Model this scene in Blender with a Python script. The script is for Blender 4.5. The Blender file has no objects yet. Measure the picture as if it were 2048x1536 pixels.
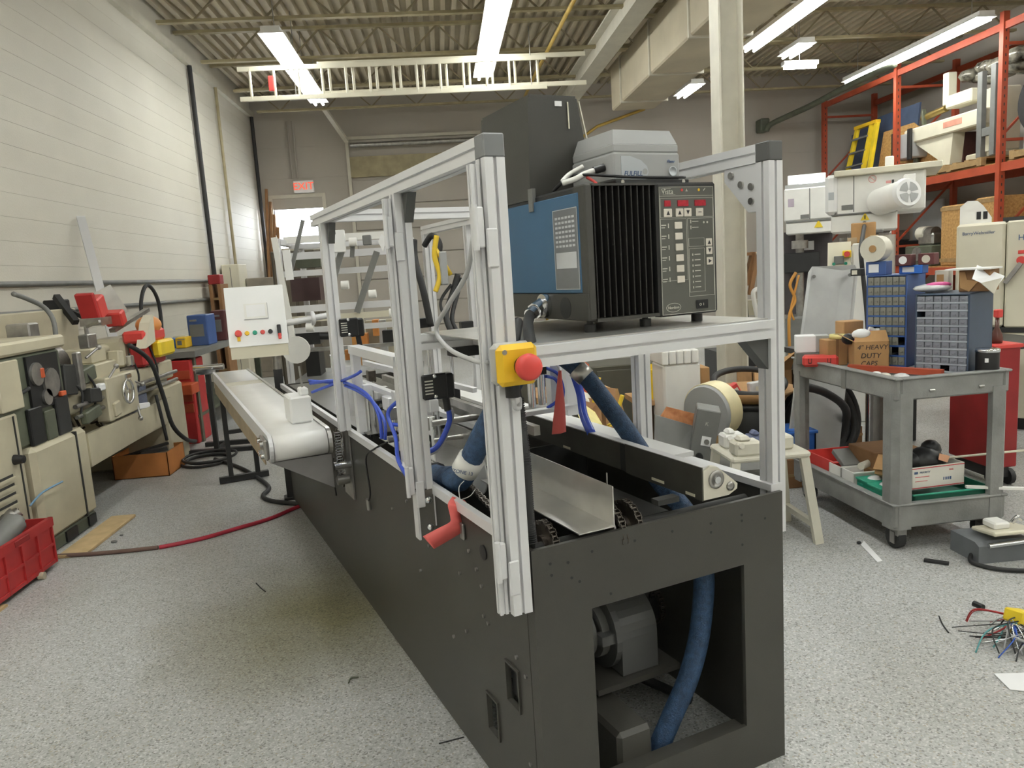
import bpy, bmesh, math, random
from mathutils import Vector, Matrix
random.seed(7)
PI = math.pi
S = bpy.context.scene
COL = S.collection

# ------------------------------------------------------------------ camera, world, exposure
cam_data = bpy.data.cameras.new('camera')
cam = bpy.data.objects.new('camera', cam_data)
COL.objects.link(cam)
cam_data.sensor_width = 36.0
cam_data.lens = 36.0 * 1508.0 / 2048.0
cam_data.clip_start = 0.05
cam.matrix_world = Matrix(((0.9937, 0.0756, -0.0828, 0), (-0.0929, 0.142, -0.9855, 0), (-0.0627, 0.987, 0.1481, 1.5), (0, 0, 0, 1)))
S.camera = cam

world = bpy.data.worlds.new('overcast_sky')
S.world = world
world.use_nodes = True
wb = world.node_tree.nodes['Background']
wb.inputs['Color'].default_value = (0.93, 0.96, 1.0, 1)
wb.inputs['Strength'].default_value = 14.0

S.view_settings.view_transform = 'Standard'
S.view_settings.look = 'None'
S.view_settings.exposure = 0.84
S.view_settings.gamma = 1.0
S.view_settings.use_curve_mapping = False
TUBE_POWER = 24.0

# ------------------------------------------------------------------ materials
def mat(name, col, rough=0.5, metal=0.0, var=0.12, scale=6.0, bump=0.0, coat=0.0, spec=0.5, bscale=None, col2=None, alpha=None):
    m = bpy.data.materials.new(name)
    m.use_nodes = True
    nt = m.node_tree
    b = nt.nodes['Principled BSDF']
    b.inputs['Roughness'].default_value = rough
    b.inputs['Metallic'].default_value = metal
    b.inputs['Coat Weight'].default_value = coat
    b.inputs['Specular IOR Level'].default_value = spec
    tc = nt.nodes.new('ShaderNodeTexCoord')
    nz = nt.nodes.new('ShaderNodeTexNoise')
    nz.inputs['Scale'].default_value = scale
    nz.inputs['Detail'].default_value = 5.0
    nt.links.new(tc.outputs['Object'], nz.inputs['Vector'])
    rp = nt.nodes.new('ShaderNodeValToRGB')
    c2 = col2 if col2 else tuple(min(1, c * (1 + var)) for c in col)
    c1 = col if col2 else tuple(c * (1 - var) for c in col)
    rp.color_ramp.elements[0].position = 0.32
    rp.color_ramp.elements[1].position = 0.68
    rp.color_ramp.elements[0].color = (*c1, 1)
    rp.color_ramp.elements[1].color = (*c2, 1)
    nt.links.new(nz.outputs['Fac'], rp.inputs['Fac'])
    nt.links.new(rp.outputs['Color'], b.inputs['Base Color'])
    if bump:
        n2 = nt.nodes.new('ShaderNodeTexNoise')
        n2.inputs['Scale'].default_value = bscale or scale * 8
        nt.links.new(tc.outputs['Object'], n2.inputs['Vector'])
        bp = nt.nodes.new('ShaderNodeBump')
        bp.inputs['Strength'].default_value = bump
        bp.inputs['Distance'].default_value = 0.01
        nt.links.new(n2.outputs['Fac'], bp.inputs['Height'])
        nt.links.new(bp.outputs['Normal'], b.inputs['Normal'])
    return m

def emit(name, col, strength):
    m = bpy.data.materials.new(name)
    m.use_nodes = True
    b = m.node_tree.nodes['Principled BSDF']
    b.inputs['Base Color'].default_value = (*col, 1)
    b.inputs['Emission Color'].default_value = (*col, 1)
    b.inputs['Emission Strength'].default_value = strength
    return m

def glass(name, col, rough=0.02):
    m = bpy.data.materials.new(name)
    m.use_nodes = True
    b = m.node_tree.nodes['Principled BSDF']
    b.inputs['Base Color'].default_value = (*col, 1)
    b.inputs['Roughness'].default_value = rough
    b.inputs['Transmission Weight'].default_value = 1.0
    b.inputs['IOR'].default_value = 1.1
    return m

def floor_mat():
    m = bpy.data.materials.new('speckled_epoxy_floor')
    m.use_nodes = True
    nt = m.node_tree
    N, L = nt.nodes, nt.links
    b = N['Principled BSDF']
    tc = N.new('ShaderNodeTexCoord')
    vo = N.new('ShaderNodeTexVoronoi'); vo.inputs['Scale'].default_value = 170
    L.new(tc.outputs['Object'], vo.inputs['Vector'])
    sep = N.new('ShaderNodeSeparateColor'); L.new(vo.outputs['Color'], sep.inputs['Color'])
    rp = N.new('ShaderNodeValToRGB')
    rp.color_ramp.interpolation = 'CONSTANT'
    e = rp.color_ramp.elements
    e[0].position = 0; e[0].color = (0.24, 0.24, 0.225, 1)
    e[1].position = 0.09; e[1].color = (0.395, 0.40, 0.39, 1)
    for p, c in ((0.4, (0.455, 0.46, 0.455)), (0.66, (0.51, 0.515, 0.51)), (0.88, (0.61, 0.615, 0.61)), (0.96, (0.40, 0.37, 0.31))):
        q = e.new(p); q.color = (*c, 1)
    L.new(sep.outputs[0], rp.inputs['Fac'])
    # broad traffic dirt, darker and browner
    nz = N.new('ShaderNodeTexNoise'); nz.inputs['Scale'].default_value = 0.75; nz.inputs['Detail'].default_value = 6
    L.new(tc.outputs['Object'], nz.inputs['Vector'])
    r2 = N.new('ShaderNodeValToRGB')
    r2.color_ramp.elements[0].position = 0.34; r2.color_ramp.elements[0].color = (0.80, 0.785, 0.74, 1)
    r2.color_ramp.elements[1].position = 0.6; r2.color_ramp.elements[1].color = (1, 1, 1, 1)
    L.new(nz.outputs['Fac'], r2.inputs['Fac'])
    mx = N.new('ShaderNodeMix'); mx.data_type = 'RGBA'; mx.blend_type = 'MULTIPLY'; mx.inputs['Factor'].default_value = 0.85
    L.new(rp.outputs['Color'], mx.inputs['A']); L.new(r2.outputs['Color'], mx.inputs['B'])
    # machine's shade and reflection on the floor, painted as an irregular olive patch
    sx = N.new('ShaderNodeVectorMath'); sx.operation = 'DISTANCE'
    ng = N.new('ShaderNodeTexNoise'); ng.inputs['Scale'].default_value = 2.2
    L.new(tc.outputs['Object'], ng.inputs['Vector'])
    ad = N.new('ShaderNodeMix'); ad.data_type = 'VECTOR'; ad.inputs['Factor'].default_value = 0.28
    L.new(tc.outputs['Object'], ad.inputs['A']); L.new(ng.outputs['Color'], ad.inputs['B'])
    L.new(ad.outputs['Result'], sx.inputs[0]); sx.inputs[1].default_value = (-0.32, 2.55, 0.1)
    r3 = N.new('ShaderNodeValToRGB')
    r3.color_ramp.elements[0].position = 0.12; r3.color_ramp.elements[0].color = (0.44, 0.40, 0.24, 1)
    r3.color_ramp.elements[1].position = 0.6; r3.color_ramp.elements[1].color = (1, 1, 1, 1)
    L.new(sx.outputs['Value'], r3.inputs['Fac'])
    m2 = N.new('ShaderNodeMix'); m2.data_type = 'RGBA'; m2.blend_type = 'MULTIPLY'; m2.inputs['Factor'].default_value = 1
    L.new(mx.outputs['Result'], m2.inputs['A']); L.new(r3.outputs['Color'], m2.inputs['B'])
    L.new(m2.outputs['Result'], b.inputs['Base Color'])
    b.inputs['Roughness'].default_value = 0.42
    b.inputs['Specular IOR Level'].default_value = 0.4
    return m

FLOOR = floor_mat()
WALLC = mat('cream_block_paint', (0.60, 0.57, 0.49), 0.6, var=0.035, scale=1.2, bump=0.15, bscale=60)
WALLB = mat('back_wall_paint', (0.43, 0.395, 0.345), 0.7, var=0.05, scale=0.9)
DECK = mat('painted_roof_deck', (0.50, 0.44, 0.32), 0.7, var=0.12, scale=1.5)
STEEL_P = mat('painted_steel_cream', (0.58, 0.55, 0.46), 0.55, var=0.06)
JOIST = mat('joist_paint', (0.34, 0.29, 0.17), 0.6, var=0.15)
DARKJ = mat('dark_bare_web', (0.25, 0.21, 0.13), 0.6)
FIXT = mat('white_fixture_enamel', (0.75, 0.74, 0.70), 0.4, var=0.03)
TUBE = emit('fluorescent_tube', (0.97, 1.0, 0.98), TUBE_POWER)
BASEG = mat('charcoal_machine_paint', (0.056, 0.053, 0.045), 0.42, var=0.08, scale=3, bump=0.05, bscale=300)
DARKIN = mat('dark_interior_paint', (0.03, 0.03, 0.028), 0.6)
ALU = mat('anodised_aluminium', (0.74, 0.74, 0.75), 0.45, 0.25, var=0.01, scale=4)
ALUD = mat('aluminium_slot', (0.15, 0.15, 0.15), 0.5, 0.5)
CAPG = mat('grey_end_cap', (0.20, 0.205, 0.21), 0.5)
CAPD = mat('dark_end_cap', (0.10, 0.10, 0.095), 0.5)
SCUFF = mat('scuffed_grey_sheet', (0.36, 0.36, 0.35), 0.45, 0.45, var=0.10, scale=5)
SHEET = mat('brushed_aluminium_sheet', (0.62, 0.61, 0.58), 0.30, 0.85, var=0.10, scale=9)
STAIN = mat('dark_guide_plate', (0.115, 0.110, 0.095), 0.32, 0.55, var=0.12, scale=8)
CHROME = mat('bright_chrome', (0.75, 0.76, 0.78), 0.14, 1.0, var=0.03)
STEEL = mat('worn_steel', (0.38, 0.37, 0.35), 0.35, 0.85, var=0.2, scale=14)
CHAIN = mat('oily_chain_steel', (0.11, 0.095, 0.08), 0.32, 0.8, var=0.25, scale=40)
BLACK = mat('black_plastic', (0.012, 0.012, 0.013), 0.4, var=0.1)
BLACKM = mat('black_powder_coat', (0.022, 0.022, 0.022), 0.45, bump=0.05, bscale=300)
RUBBER = mat('black_rubber', (0.025, 0.025, 0.025), 0.6)
FINS = mat('fin_plastic', (0.008, 0.007, 0.007), 0.35)
BLUEP = mat('melter_blue_paint', (0.045, 0.120, 0.215), 0.45, var=0.06, scale=5)
HOPPER = mat('hopper_grey_paint', (0.052, 0.050, 0.043), 0.5, var=0.06, bump=0.05, bscale=300)
PANELG = mat('keypad_grey', (0.105, 0.105, 0.09), 0.5, var=0.05)
PANELL = mat('keypad_light_line', (0.55, 0.54, 0.47), 0.5)
KEY = mat('keypad_button_cream', (0.68, 0.63, 0.55), 0.5, var=0.03)
LEDR = mat('red_display_window', (0.42, 0.015, 0.03), 0.3, var=0.25, scale=120)
LABELG = mat('grey_instruction_label', (0.16, 0.165, 0.17), 0.4)
LABELL = mat('pale_label_print', (0.50, 0.51, 0.52), 0.5)
VFDG = mat('drive_grey_plastic', (0.36, 0.365, 0.36), 0.5, var=0.03)
VFDL = mat('drive_pale_badge', (0.46, 0.49, 0.51), 0.4, var=0.03)
INKB = mat('blue_ink', (0.05, 0.10, 0.22), 0.5)
INKK = mat('black_ink', (0.03, 0.025, 0.03), 0.6)
INKR = mat('red_ink', (0.62, 0.05, 0.06), 0.6)
YEL = mat('safety_yellow', (0.82, 0.50, 0.02), 0.42, var=0.05)
YEL2 = mat('bright_yellow_plastic', (0.85, 0.62, 0.03), 0.45)
RED = mat('signal_red', (0.66, 0.065, 0.055), 0.38, var=0.06)
REDC = mat('red_crate_plastic', (0.46, 0.03, 0.03), 0.45, var=0.12)
REDD = mat('dark_red_paint', (0.30, 0.02, 0.02), 0.5)
CORAL = mat('coral_tag_vinyl', (0.80, 0.15, 0.13), 0.5, var=0.05)
BLUEH = mat('blue_braided_hose', (0.032, 0.074, 0.155), 0.55, var=0.30, scale=60, bump=0.5, bscale=260)
BLUET = mat('blue_air_tube', (0.05, 0.10, 0.55), 0.25, var=0.1)
BLUEB = mat('blue_plastic', (0.03, 0.15, 0.55), 0.4)
BLUED = mat('blue_steel_cabinet', (0.055, 0.11, 0.30), 0.45, var=0.08)
BLUEG = mat('blue_grey_steel', (0.060, 0.085, 0.13), 0.5, var=0.08)
GREYD = mat('grey_drawer_plastic', (0.25, 0.26, 0.30), 0.35, var=0.10)
CARTG = mat('grey_structural_plastic', (0.245, 0.245, 0.235), 0.55, var=0.18, scale=7, bump=0.15, bscale=90)
GREEND = mat('green_tray_plastic', (0.010, 0.105, 0.065), 0.5)
GREENB = mat('green_bin_plastic', (0.02, 0.30, 0.19), 0.45)
BEIGE = mat('beige_machine_paint', (0.50, 0.455, 0.33), 0.5, var=0.10, scale=4)
BEIGE2 = mat('pale_beige_enamel', (0.66, 0.62, 0.49), 0.5, var=0.05, scale=3)
GREENISH = mat('grey_green_machine_paint', (0.10, 0.11, 0.075), 0.5, var=0.2)
WHITE = mat('white_paint', (0.86, 0.86, 0.85), 0.35, var=0.02)
WHITEP = mat('white_plastic', (0.82, 0.81, 0.77), 0.45, var=0.04)
BELT = mat('white_pvc_belt', (0.84, 0.83, 0.81), 0.28, var=0.03, spec=0.6)
IVORY = mat('ivory_plastic', (0.66, 0.63, 0.53), 0.5, var=0.06)
CARD = mat('brown_cardboard', (0.47, 0.27, 0.115), 0.8, var=0.10, scale=9)
CARDD = mat('dark_cardboard', (0.27, 0.14, 0.06), 0.8, var=0.15)
OSB = mat('oriented_strand_board', (0.36, 0.19, 0.06), 0.75, scale=30, col2=(0.56, 0.33, 0.12))
WOOD = mat('pale_pine', (0.55, 0.40, 0.21), 0.7, var=0.12, scale=12)
WOODD = mat('weathered_pallet_wood', (0.33, 0.21, 0.09), 0.8, var=0.2, scale=12)
ORANGE = mat('rack_orange_red', (0.40, 0.068, 0.028), 0.5, var=0.12, scale=5)
ORANGB = mat('orange_basket_plastic', (0.58, 0.10, 0.03), 0.5)
NAVY = mat('navy_motor_paint', (0.02, 0.03, 0.09), 0.4)
RUST = mat('rusty_fibreboard', (0.30, 0.10, 0.03), 0.8, scale=22, col2=(0.52, 0.22, 0.09))
GREYM = mat('mid_grey_steel', (0.18, 0.18, 0.17), 0.5)
PAPER = mat('white_paper', (0.85, 0.85, 0.85), 0.7, var=0.02)
PINK = mat('pink_plastic_film', (0.75, 0.12, 0.35), 0.4)
PAPERY = mat('yellow_paper', (0.75, 0.66, 0.28), 0.7)
FILM = mat('clear_bag', (0.62, 0.62, 0.62), 0.25, var=0.15, scale=20)
TAPE = mat('cream_tape_roll', (0.72, 0.64, 0.38), 0.4)
WIREY = mat('yellow_wire', (0.80, 0.55, 0.04), 0.4)
WIRER = mat('red_wire', (0.45, 0.03, 0.03), 0.4)
WIREG = mat('grey_cable', (0.45, 0.45, 0.45), 0.4)
SCREEN = emit('lit_blue_screen', (0.55, 0.70, 1.0), 2.5)
EXITR = emit('exit_letters', (0.9, 0.10, 0.05), 0.6)
HOSER = mat('red_rubber_hose', (0.42, 0.025, 0.05), 0.5)
HOSEB = mat('brown_worn_hose', (0.16, 0.10, 0.08), 0.7)
PIPEY = mat('yellow_gas_pipe', (0.45, 0.30, 0.06), 0.5)
GLASSM = glass('clear_pane', (0.95, 0.98, 1.0))
CLEARP = glass('clear_acrylic', (0.97, 0.97, 0.95), 0.05)

# ------------------------------------------------------------------ mesh builder
ORG = {}

class MB:
    def __init__(s):
        s.v = []; s.f = []; s.sm = []
    def add(s, vs, fs, smooth=False):
        o = len(s.v)
        s.v += [tuple(p) for p in vs]
        s.f += [tuple(i + o for i in f) for f in fs]
        s.sm += [smooth] * len(fs)
        return s
    def box(s, x0, y0, z0, x1, y1, z1):
        if x0 > x1: x0, x1 = x1, x0
        if y0 > y1: y0, y1 = y1, y0
        if z0 > z1: z0, z1 = z1, z0
        return s.add([(x0, y0, z0), (x1, y0, z0), (x1, y1, z0), (x0, y1, z0), (x0, y0, z1), (x1, y0, z1), (x1, y1, z1), (x0, y1, z1)],
                     [(0, 3, 2, 1), (4, 5, 6, 7), (0, 1, 5, 4), (1, 2, 6, 5), (2, 3, 7, 6), (3, 0, 4, 7)])
    def bev(s, x0, y0, z0, x1, y1, z1, b=0.004):
        # box with every edge chamfered
        X, Y, Z = (min(x0, x1), max(x0, x1)), (min(y0, y1), max(y0, y1)), (min(z0, z1), max(z0, z1))
        b = min(b, (X[1] - X[0]) * .45, (Y[1] - Y[0]) * .45, (Z[1] - Z[0]) * .45)
        vs = []
        idx = {}
        for i in (0, 1):
            for j in (0, 1):
                for k in (0, 1):
                    c = (X[i], Y[j], Z[k]); d = (1 - 2 * i, 1 - 2 * j, 1 - 2 * k)
                    for ax in range(3):
                        p = [c[0] + d[0] * b, c[1] + d[1] * b, c[2] + d[2] * b]
                        p[ax] = c[ax]
                        idx[(i, j, k, ax)] = len(vs); vs.append(p)
        F = []
        def q(*a): F.append(tuple(idx[t] for t in a))
        q((0,0,0,0),(0,0,1,0),(0,1,1,0),(0,1,0,0)); q((1,0,0,0),(1,1,0,0),(1,1,1,0),(1,0,1,0))
        q((0,0,0,1),(1,0,0,1),(1,0,1,1),(0,0,1,1)); q((0,1,0,1),(0,1,1,1),(1,1,1,1),(1,1,0,1))
        q((0,0,0,2),(0,1,0,2),(1,1,0,2),(1,0,0,2)); q((0,0,1,2),(1,0,1,2),(1,1,1,2),(0,1,1,2))
        for i in (0, 1):
            for j in (0, 1):
                q((i,j,0,0),(i,j,1,0),(i,j,1,1),(i,j,0,1))
                q((i,0,j,0),(i,1,j,0),(i,1,j,2),(i,0,j,2))
                q((0,i,j,1),(1,i,j,1),(1,i,j,2),(0,i,j,2))
                for k in (0, 1):
                    q((i,j,k,0),(i,j,k,1),(i,j,k,2))
        return s.add(vs, F)
    def obox(s, c, size, rot=None, b=0.0):
        t = MB()
        h = [q / 2 for q in size]
        if b: t.bev(-h[0], -h[1], -h[2], h[0], h[1], h[2], b)
        else: t.box(-h[0], -h[1], -h[2], h[0], h[1], h[2])
        R = rot if rot else Matrix.Identity(3)
        return s.add([R @ Vector(p) + Vector(c) for p in t.v], t.f)
    def bar(s, p0, p1, w, h=None, up=(0, 0, 1)):
        # rectangular bar between two points
        p0, p1 = Vector(p0), Vector(p1)
        d = p1 - p0
        L = d.length; d.normalize()
        u = Vector(up)
        if abs(d.dot(u)) > .98: u = Vector((0, 1, 0))
        x = d.cross(u).normalized(); z = x.cross(d)
        h = h or w
        R = Matrix((x, d, z)).transposed()
        return s.obox((p0 + p1) / 2, (w, L, h), R)
    def cyl(s, p0, p1, r0, r1=None, n=14, caps=True, smooth=True):
        r1 = r0 if r1 is None else r1
        p0, p1 = Vector(p0), Vector(p1)
        d = (p1 - p0).normalized()
        x = d.orthogonal().normalized(); y = d.cross(x)
        vs = []
        for p, r in ((p0, r0), (p1, r1)):
            for i in range(n):
                a = 2 * PI * i / n
                vs.append(p + (x * math.cos(a) + y * math.sin(a)) * r)
        fs = [(i, (i + 1) % n, n + (i + 1) % n, n + i) for i in range(n)]
        s.add(vs, fs, smooth)
        if caps:
            s.add(vs[:n], [tuple(reversed(range(n)))]); s.add(vs[n:], [tuple(range(n))])
        return s
    def tube(s, pts, r, n=8, res=6, closed=False):
        P = [Vector(p) for p in pts]
        if res > 1 and len(P) > 2:
            Q = []
            m = len(P)
            for i in range(m if closed else m - 1):
                a = P[(i - 1) % m] if closed or i > 0 else P[0]
                b, c = P[i], P[(i + 1) % m]
                d = P[(i + 2) % m] if closed or i + 2 < m else P[-1]
                for k in range(res):
                    t = k / res
                    Q.append(0.5 * ((2 * b) + (c - a) * t + (2 * a - 5 * b + 4 * c - d) * t * t + (3 * b - a - 3 * c + d) * t ** 3))
            if not closed: Q.append(P[-1])
            P = Q
        m = len(P)
        vs = []
        x = None
        for i, p in enumerate(P):
            if closed: d = P[(i + 1) % m] - P[(i - 1) % m]
            else: d = P[min(i + 1, m - 1)] - P[max(i - 1, 0)]
            if d.length < 1e-9: d = Vector((0, 0, 1))
            d.normalize()
            if x is None: x = d.orthogonal().normalized()
            x = (x - d * x.dot(d))
            if x.length < 1e-6: x = d.orthogonal()
            x.normalize(); y = d.cross(x)
            rr = r(i / max(1, m - 1)) if callable(r) else r
            for k in range(n):
                a = 2 * PI * k / n
                vs.append(p + (x * math.cos(a) + y * math.sin(a)) * rr)
        fs = []
        for i in range(m if closed else m - 1):
            for k in range(n):
                j = (i + 1) % m
                fs.append((i * n + k, i * n + (k + 1) % n, j * n + (k + 1) % n, j * n + k))
        if not closed:
            fs.append(tuple(reversed(range(n)))); fs.append(tuple(range((m - 1) * n, m * n)))
        return s.add(vs, fs, True)
    def lathe(s, prof, c, axis='z', n=18):
        # prof: (radius, height) list
        vs = []
        for r, h in prof:
            for i in range(n):
                a = 2 * PI * i / n
                u, w = r * math.cos(a), r * math.sin(a)
                vs.append({'z': (c[0] + u, c[1] + w, c[2] + h), 'y': (c[0] + u, c[1] + h, c[2] + w), 'x': (c[0] + h, c[1] + u, c[2] + w)}[axis])
        fs = []
        for k in range(len(prof) - 1):
            for i in range(n):
                fs.append((k * n + i, k * n + (i + 1) % n, (k + 1) * n + (i + 1) % n, (k + 1) * n + i))
        fs.append(tuple(range(n))); fs.append(tuple(range((len(prof) - 1) * n, len(prof) * n)))
        return s.add(vs, fs, True)
    def prism(s, poly, axis, d0, d1):
        n = len(poly)
        def m(u, v, d):
            return {'x': (d, u, v), 'y': (u, d, v), 'z': (u, v, d)}[axis]
        vs = [m(u, v, d0) for u, v in poly] + [m(u, v, d1) for u, v in poly]
        fs = [(i, (i + 1) % n, n + (i + 1) % n, n + i) for i in range(n)] + [tuple(reversed(range(n))), tuple(range(n, 2 * n))]
        return s.add(vs, fs)
    def ext(s, c, w, axis, d0, d1, slot=0.008, deep=0.009):
        # T-slot aluminium profile: square section with a groove in each face
        h = w / 2; g = slot / 2
        q = [(-h, -h), (-g, -h), (-g, -h + deep), (g, -h + deep), (g, -h)]
        poly = []
        for k in range(4):
            ca, sa = [(1, 0), (0, 1), (-1, 0), (0, -1)][k]
            poly += [(c[0] + u * ca - v * sa, c[1] + u * sa + v * ca) for u, v in q]
        return s.prism(poly, axis, d0, d1)
    def sphere(s, c, r, n=12, m=8, sc=(1, 1, 1)):
        vs = [(c[0], c[1], c[2] - r * sc[2])]
        for j in range(1, m):
            t = -PI / 2 + PI * j / m
            for i in range(n):
                a = 2 * PI * i / n
                vs.append((c[0] + r * sc[0] * math.cos(t) * math.cos(a), c[1] + r * sc[1] * math.cos(t) * math.sin(a), c[2] + r * sc[2] * math.sin(t)))
        vs.append((c[0], c[1], c[2] + r * sc[2]))
        fs = [(0, 1 + (i + 1) % n, 1 + i) for i in range(n)]
        for j in range(m - 2):
            for i in range(n):
                a = 1 + j * n
                fs.append((a + i, a + (i + 1) % n, a + n + (i + 1) % n, a + n + i))
        t = len(vs) - 1; a = 1 + (m - 2) * n
        fs += [(a + i, a + (i + 1) % n, t) for i in range(n)]
        return s.add(vs, fs, True)
    def sheet(s, pts, th, n):
        # polygon with thickness along n
        n = Vector(n).normalized() * th
        P = [Vector(p) for p in pts]; k = len(P)
        vs = P + [p + n for p in P]
        return s.add(vs, [(i, (i + 1) % k, k + (i + 1) % k, k + i) for i in range(k)] + [tuple(reversed(range(k))), tuple(range(k, 2 * k))])
    def xf(s, M):
        s.v = [tuple(M @ Vector(p)) for p in s.v]; return s
    def build(s, name, m, parent=None, kind=None):
        off = Vector(ORG.get(parent.name, (0, 0, 0))) if parent else Vector((0, 0, 0))
        me = bpy.data.meshes.new(name)
        me.from_pydata([tuple(Vector(p) - off) for p in s.v], [], s.f)
        me.polygons.foreach_set('use_smooth', s.sm)
        bm = bmesh.new(); bm.from_mesh(me)
        bmesh.ops.recalc_face_normals(bm, faces=bm.faces)
        bm.to_mesh(me); bm.free()
        me.materials.append(m)
        o = bpy.data.objects.new(name, me)
        COL.objects.link(o)
        if parent:
            o.parent = parent
            ORG[o.name] = tuple(off)
        if kind: o['kind'] = kind
        return o

def thing(name, label, cat, loc, rz=0.0, group=None, org=None):
    o = bpy.data.objects.new(name, None)
    o.empty_display_size = 0.1
    COL.objects.link(o)
    o.location = loc; o.rotation_euler = (0, 0, rz)
    o['label'] = label; o['category'] = cat
    if group: o['group'] = group
    ORG[o.name] = tuple(org if org is not None else loc)
    return o

RZ = 0.3571
MO = Vector((0.166, 1.733, 0))
def mw(a, b, z):
    c, s_ = math.cos(RZ), math.sin(RZ)
    return Vector((MO.x + a * c - b * s_, MO.y + a * s_ + b * c, z))
def mthing(name, label, cat, base, group=None):
    # a thing in the packaging machine's own axes: a across, b along, z up
    return thing(name, label, cat, mw(*base), RZ, group, base)

def single(name, label, cat, mb, m, loc, rz=0.0, group=None, world=True):
    o = mb.build(name, m)
    me = o.data
    if world:
        for v in me.vertices: v.co = v.co - Vector(loc)
    o.location = loc; o.rotation_euler = (0, 0, rz)
    o['label'] = label; o['category'] = cat
    if group: o['group'] = group
    ORG[o.name] = tuple(loc) if world else (0, 0, 0)
    return o

def dup(root, loc, rz=None, label=None):
    c = root.copy(); COL.objects.link(c); c.location = loc
    if rz is not None: c.rotation_euler = (0, 0, rz)
    if label: c['label'] = label
    for ch in root.children:
        d = ch.copy(); COL.objects.link(d); d.parent = c
        for g in ch.children:
            e = g.copy(); COL.objects.link(e); e.parent = d
    return c

def copies(part, offsets):
    # repeat a part on its own thing, sharing mesh data
    for off in offsets:
        c = part.copy(); COL.objects.link(c); c.parent = part.parent
        c.location = Vector(part.location) + Vector(off)

def struct(name, mb, m, parent=None):
    o = mb.build(name, m, parent)
    if not parent: o['kind'] = 'structure'
    return o

def words(name, body, size, m, parent, mtx, depth=0.0006, shear=0.0, sx=1.0):
    cu = bpy.data.curves.new(name, 'FONT')
    cu.body = body; cu.size = size; cu.extrude = depth; cu.align_x = 'CENTER'; cu.align_y = 'CENTER'; cu.shear = shear
    cu.resolution_u = 3
    t = bpy.data.objects.new(name, cu)
    COL.objects.link(t)
    dg = bpy.context.evaluated_depsgraph_get()
    me = bpy.data.meshes.new_from_object(t.evaluated_get(dg))
    bpy.data.objects.remove(t); bpy.data.curves.remove(cu)
    off = Matrix.Translation(-Vector(ORG.get(parent.name, (0, 0, 0))))
    me.transform(off @ mtx @ Matrix.Diagonal((sx, 1, 1, 1)))
    me.materials.clear(); me.materials.append(m)
    o = bpy.data.objects.new(name, me)
    COL.objects.link(o); o.parent = parent
    ORG[o.name] = ORG.get(parent.name, (0, 0, 0))
    return o

def facing_front(x, y, z):
    # text plane facing -y
    return Matrix.Translation((x, y, z)) @ Matrix.Rotation(PI / 2, 4, 'X')
def facing_left(x, y, z):
    # text plane facing -x
    return Matrix.Translation((x, y, z)) @ Matrix.Rotation(-PI / 2, 4, 'Z') @ Matrix.Rotation(PI / 2, 4, 'X')

# ------------------------------------------------------------------ room shell
XL, XR, YB, YF, ZC = -3.5, 9.5, 15.9, -4.6, 4.9
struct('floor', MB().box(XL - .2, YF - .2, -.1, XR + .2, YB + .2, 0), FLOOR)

wl = struct('wall_left', MB().box(XL - .2, YF - .2, 0, XL - .012, YB + .2, 5.3), WALLC)
for i in range(24):
    c = MB().bev(XL - .02, YF, i * .2 + .0004, XL, YB, i * .2 + .1996, .0018)
    c.build('block_course', WALLC, wl)
MB().box(XL, YF, 4.78, XL + .07, YB, 4.90).build('bearing_ledge', STEEL_P, wl)

# back wall with a doorway and a roll-up door
dx0, dx1, dz = -3.2477, -2.2628, 2.45
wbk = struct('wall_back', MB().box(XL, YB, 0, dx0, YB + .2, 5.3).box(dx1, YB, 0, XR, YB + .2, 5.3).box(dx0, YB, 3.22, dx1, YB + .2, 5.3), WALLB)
for i in range(8):
    MB().box(XL + .02, YB - .008, .6 * i + .002, dx0 - .12 if i < 5 else XR, YB, .6 * i + .597).build('wall_panel', WALLB, wbk)
dr = struct('door_1', MB().box(dx0 - .07, YB - .03, 0, dx0, YB + .12, 3.29).box(dx1, YB - .03, 0, dx1 + .07, YB + .12, 3.29).box(dx0, YB - .03, 3.22, dx1, YB + .12, 3.29).box(dx0, YB + .02, 2.18, dx1, YB + .07, 2.24), STEEL_P)
MB().box(dx0, YB + .04, 2.24, dx1, YB + .05, 3.22).build('transom_pane', GLASSM, dr)
MB().bev(dx0 + .005, YB + .03, .01, dx1 - .005, YB + .075, 2.18, .004).build('door_leaf', mat('brown_grey_door', (.22, .19, .16), .5), dr)
MB().cyl((dx1 - .12, YB - .02, 1.05), (dx1 - .12, YB + .03, 1.05), .03, n=12).build('door_knob', STEEL, dr)
gx0, gx1 = -1.64, 0.95
gd = struct('door_2', MB().box(gx0 - .06, YB - .10, 0, gx0, YB, 4.28).box(gx1, YB - .10, 0, gx1 + .06, YB, 4.28).box(gx0 - .06, YB - .1, 4.28, gx1 + .06, YB, 4.34), STEEL_P)
for i in range(7):
    MB().bev(gx0, YB - .05, i * .5 + .005, gx1, YB - .01, i * .5 + .495, .012).build('door_panel', WALLB, gd)
MB().box(gx0, YB - .09, 3.55, gx1, YB - .01, 3.95).build('header_panel', JOIST, gd)
MB().cyl((gx0 + .05, YB - .22, 4.15), (gx1 - .05, YB - .22, 4.15), .05, n=12).build('torsion_shaft', STEEL, gd)
MB().bar((gx0 - .02, YB - .12, 4.25), (gx0 - .3, YB - .9, 4.72), .09, .05).build('door_track', STEEL_P, gd)

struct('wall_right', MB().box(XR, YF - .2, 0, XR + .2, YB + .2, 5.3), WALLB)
struct('wall_front', MB().box(XL, YF - .2, 0, XR, YF, 5.3), WALLC)

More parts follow.
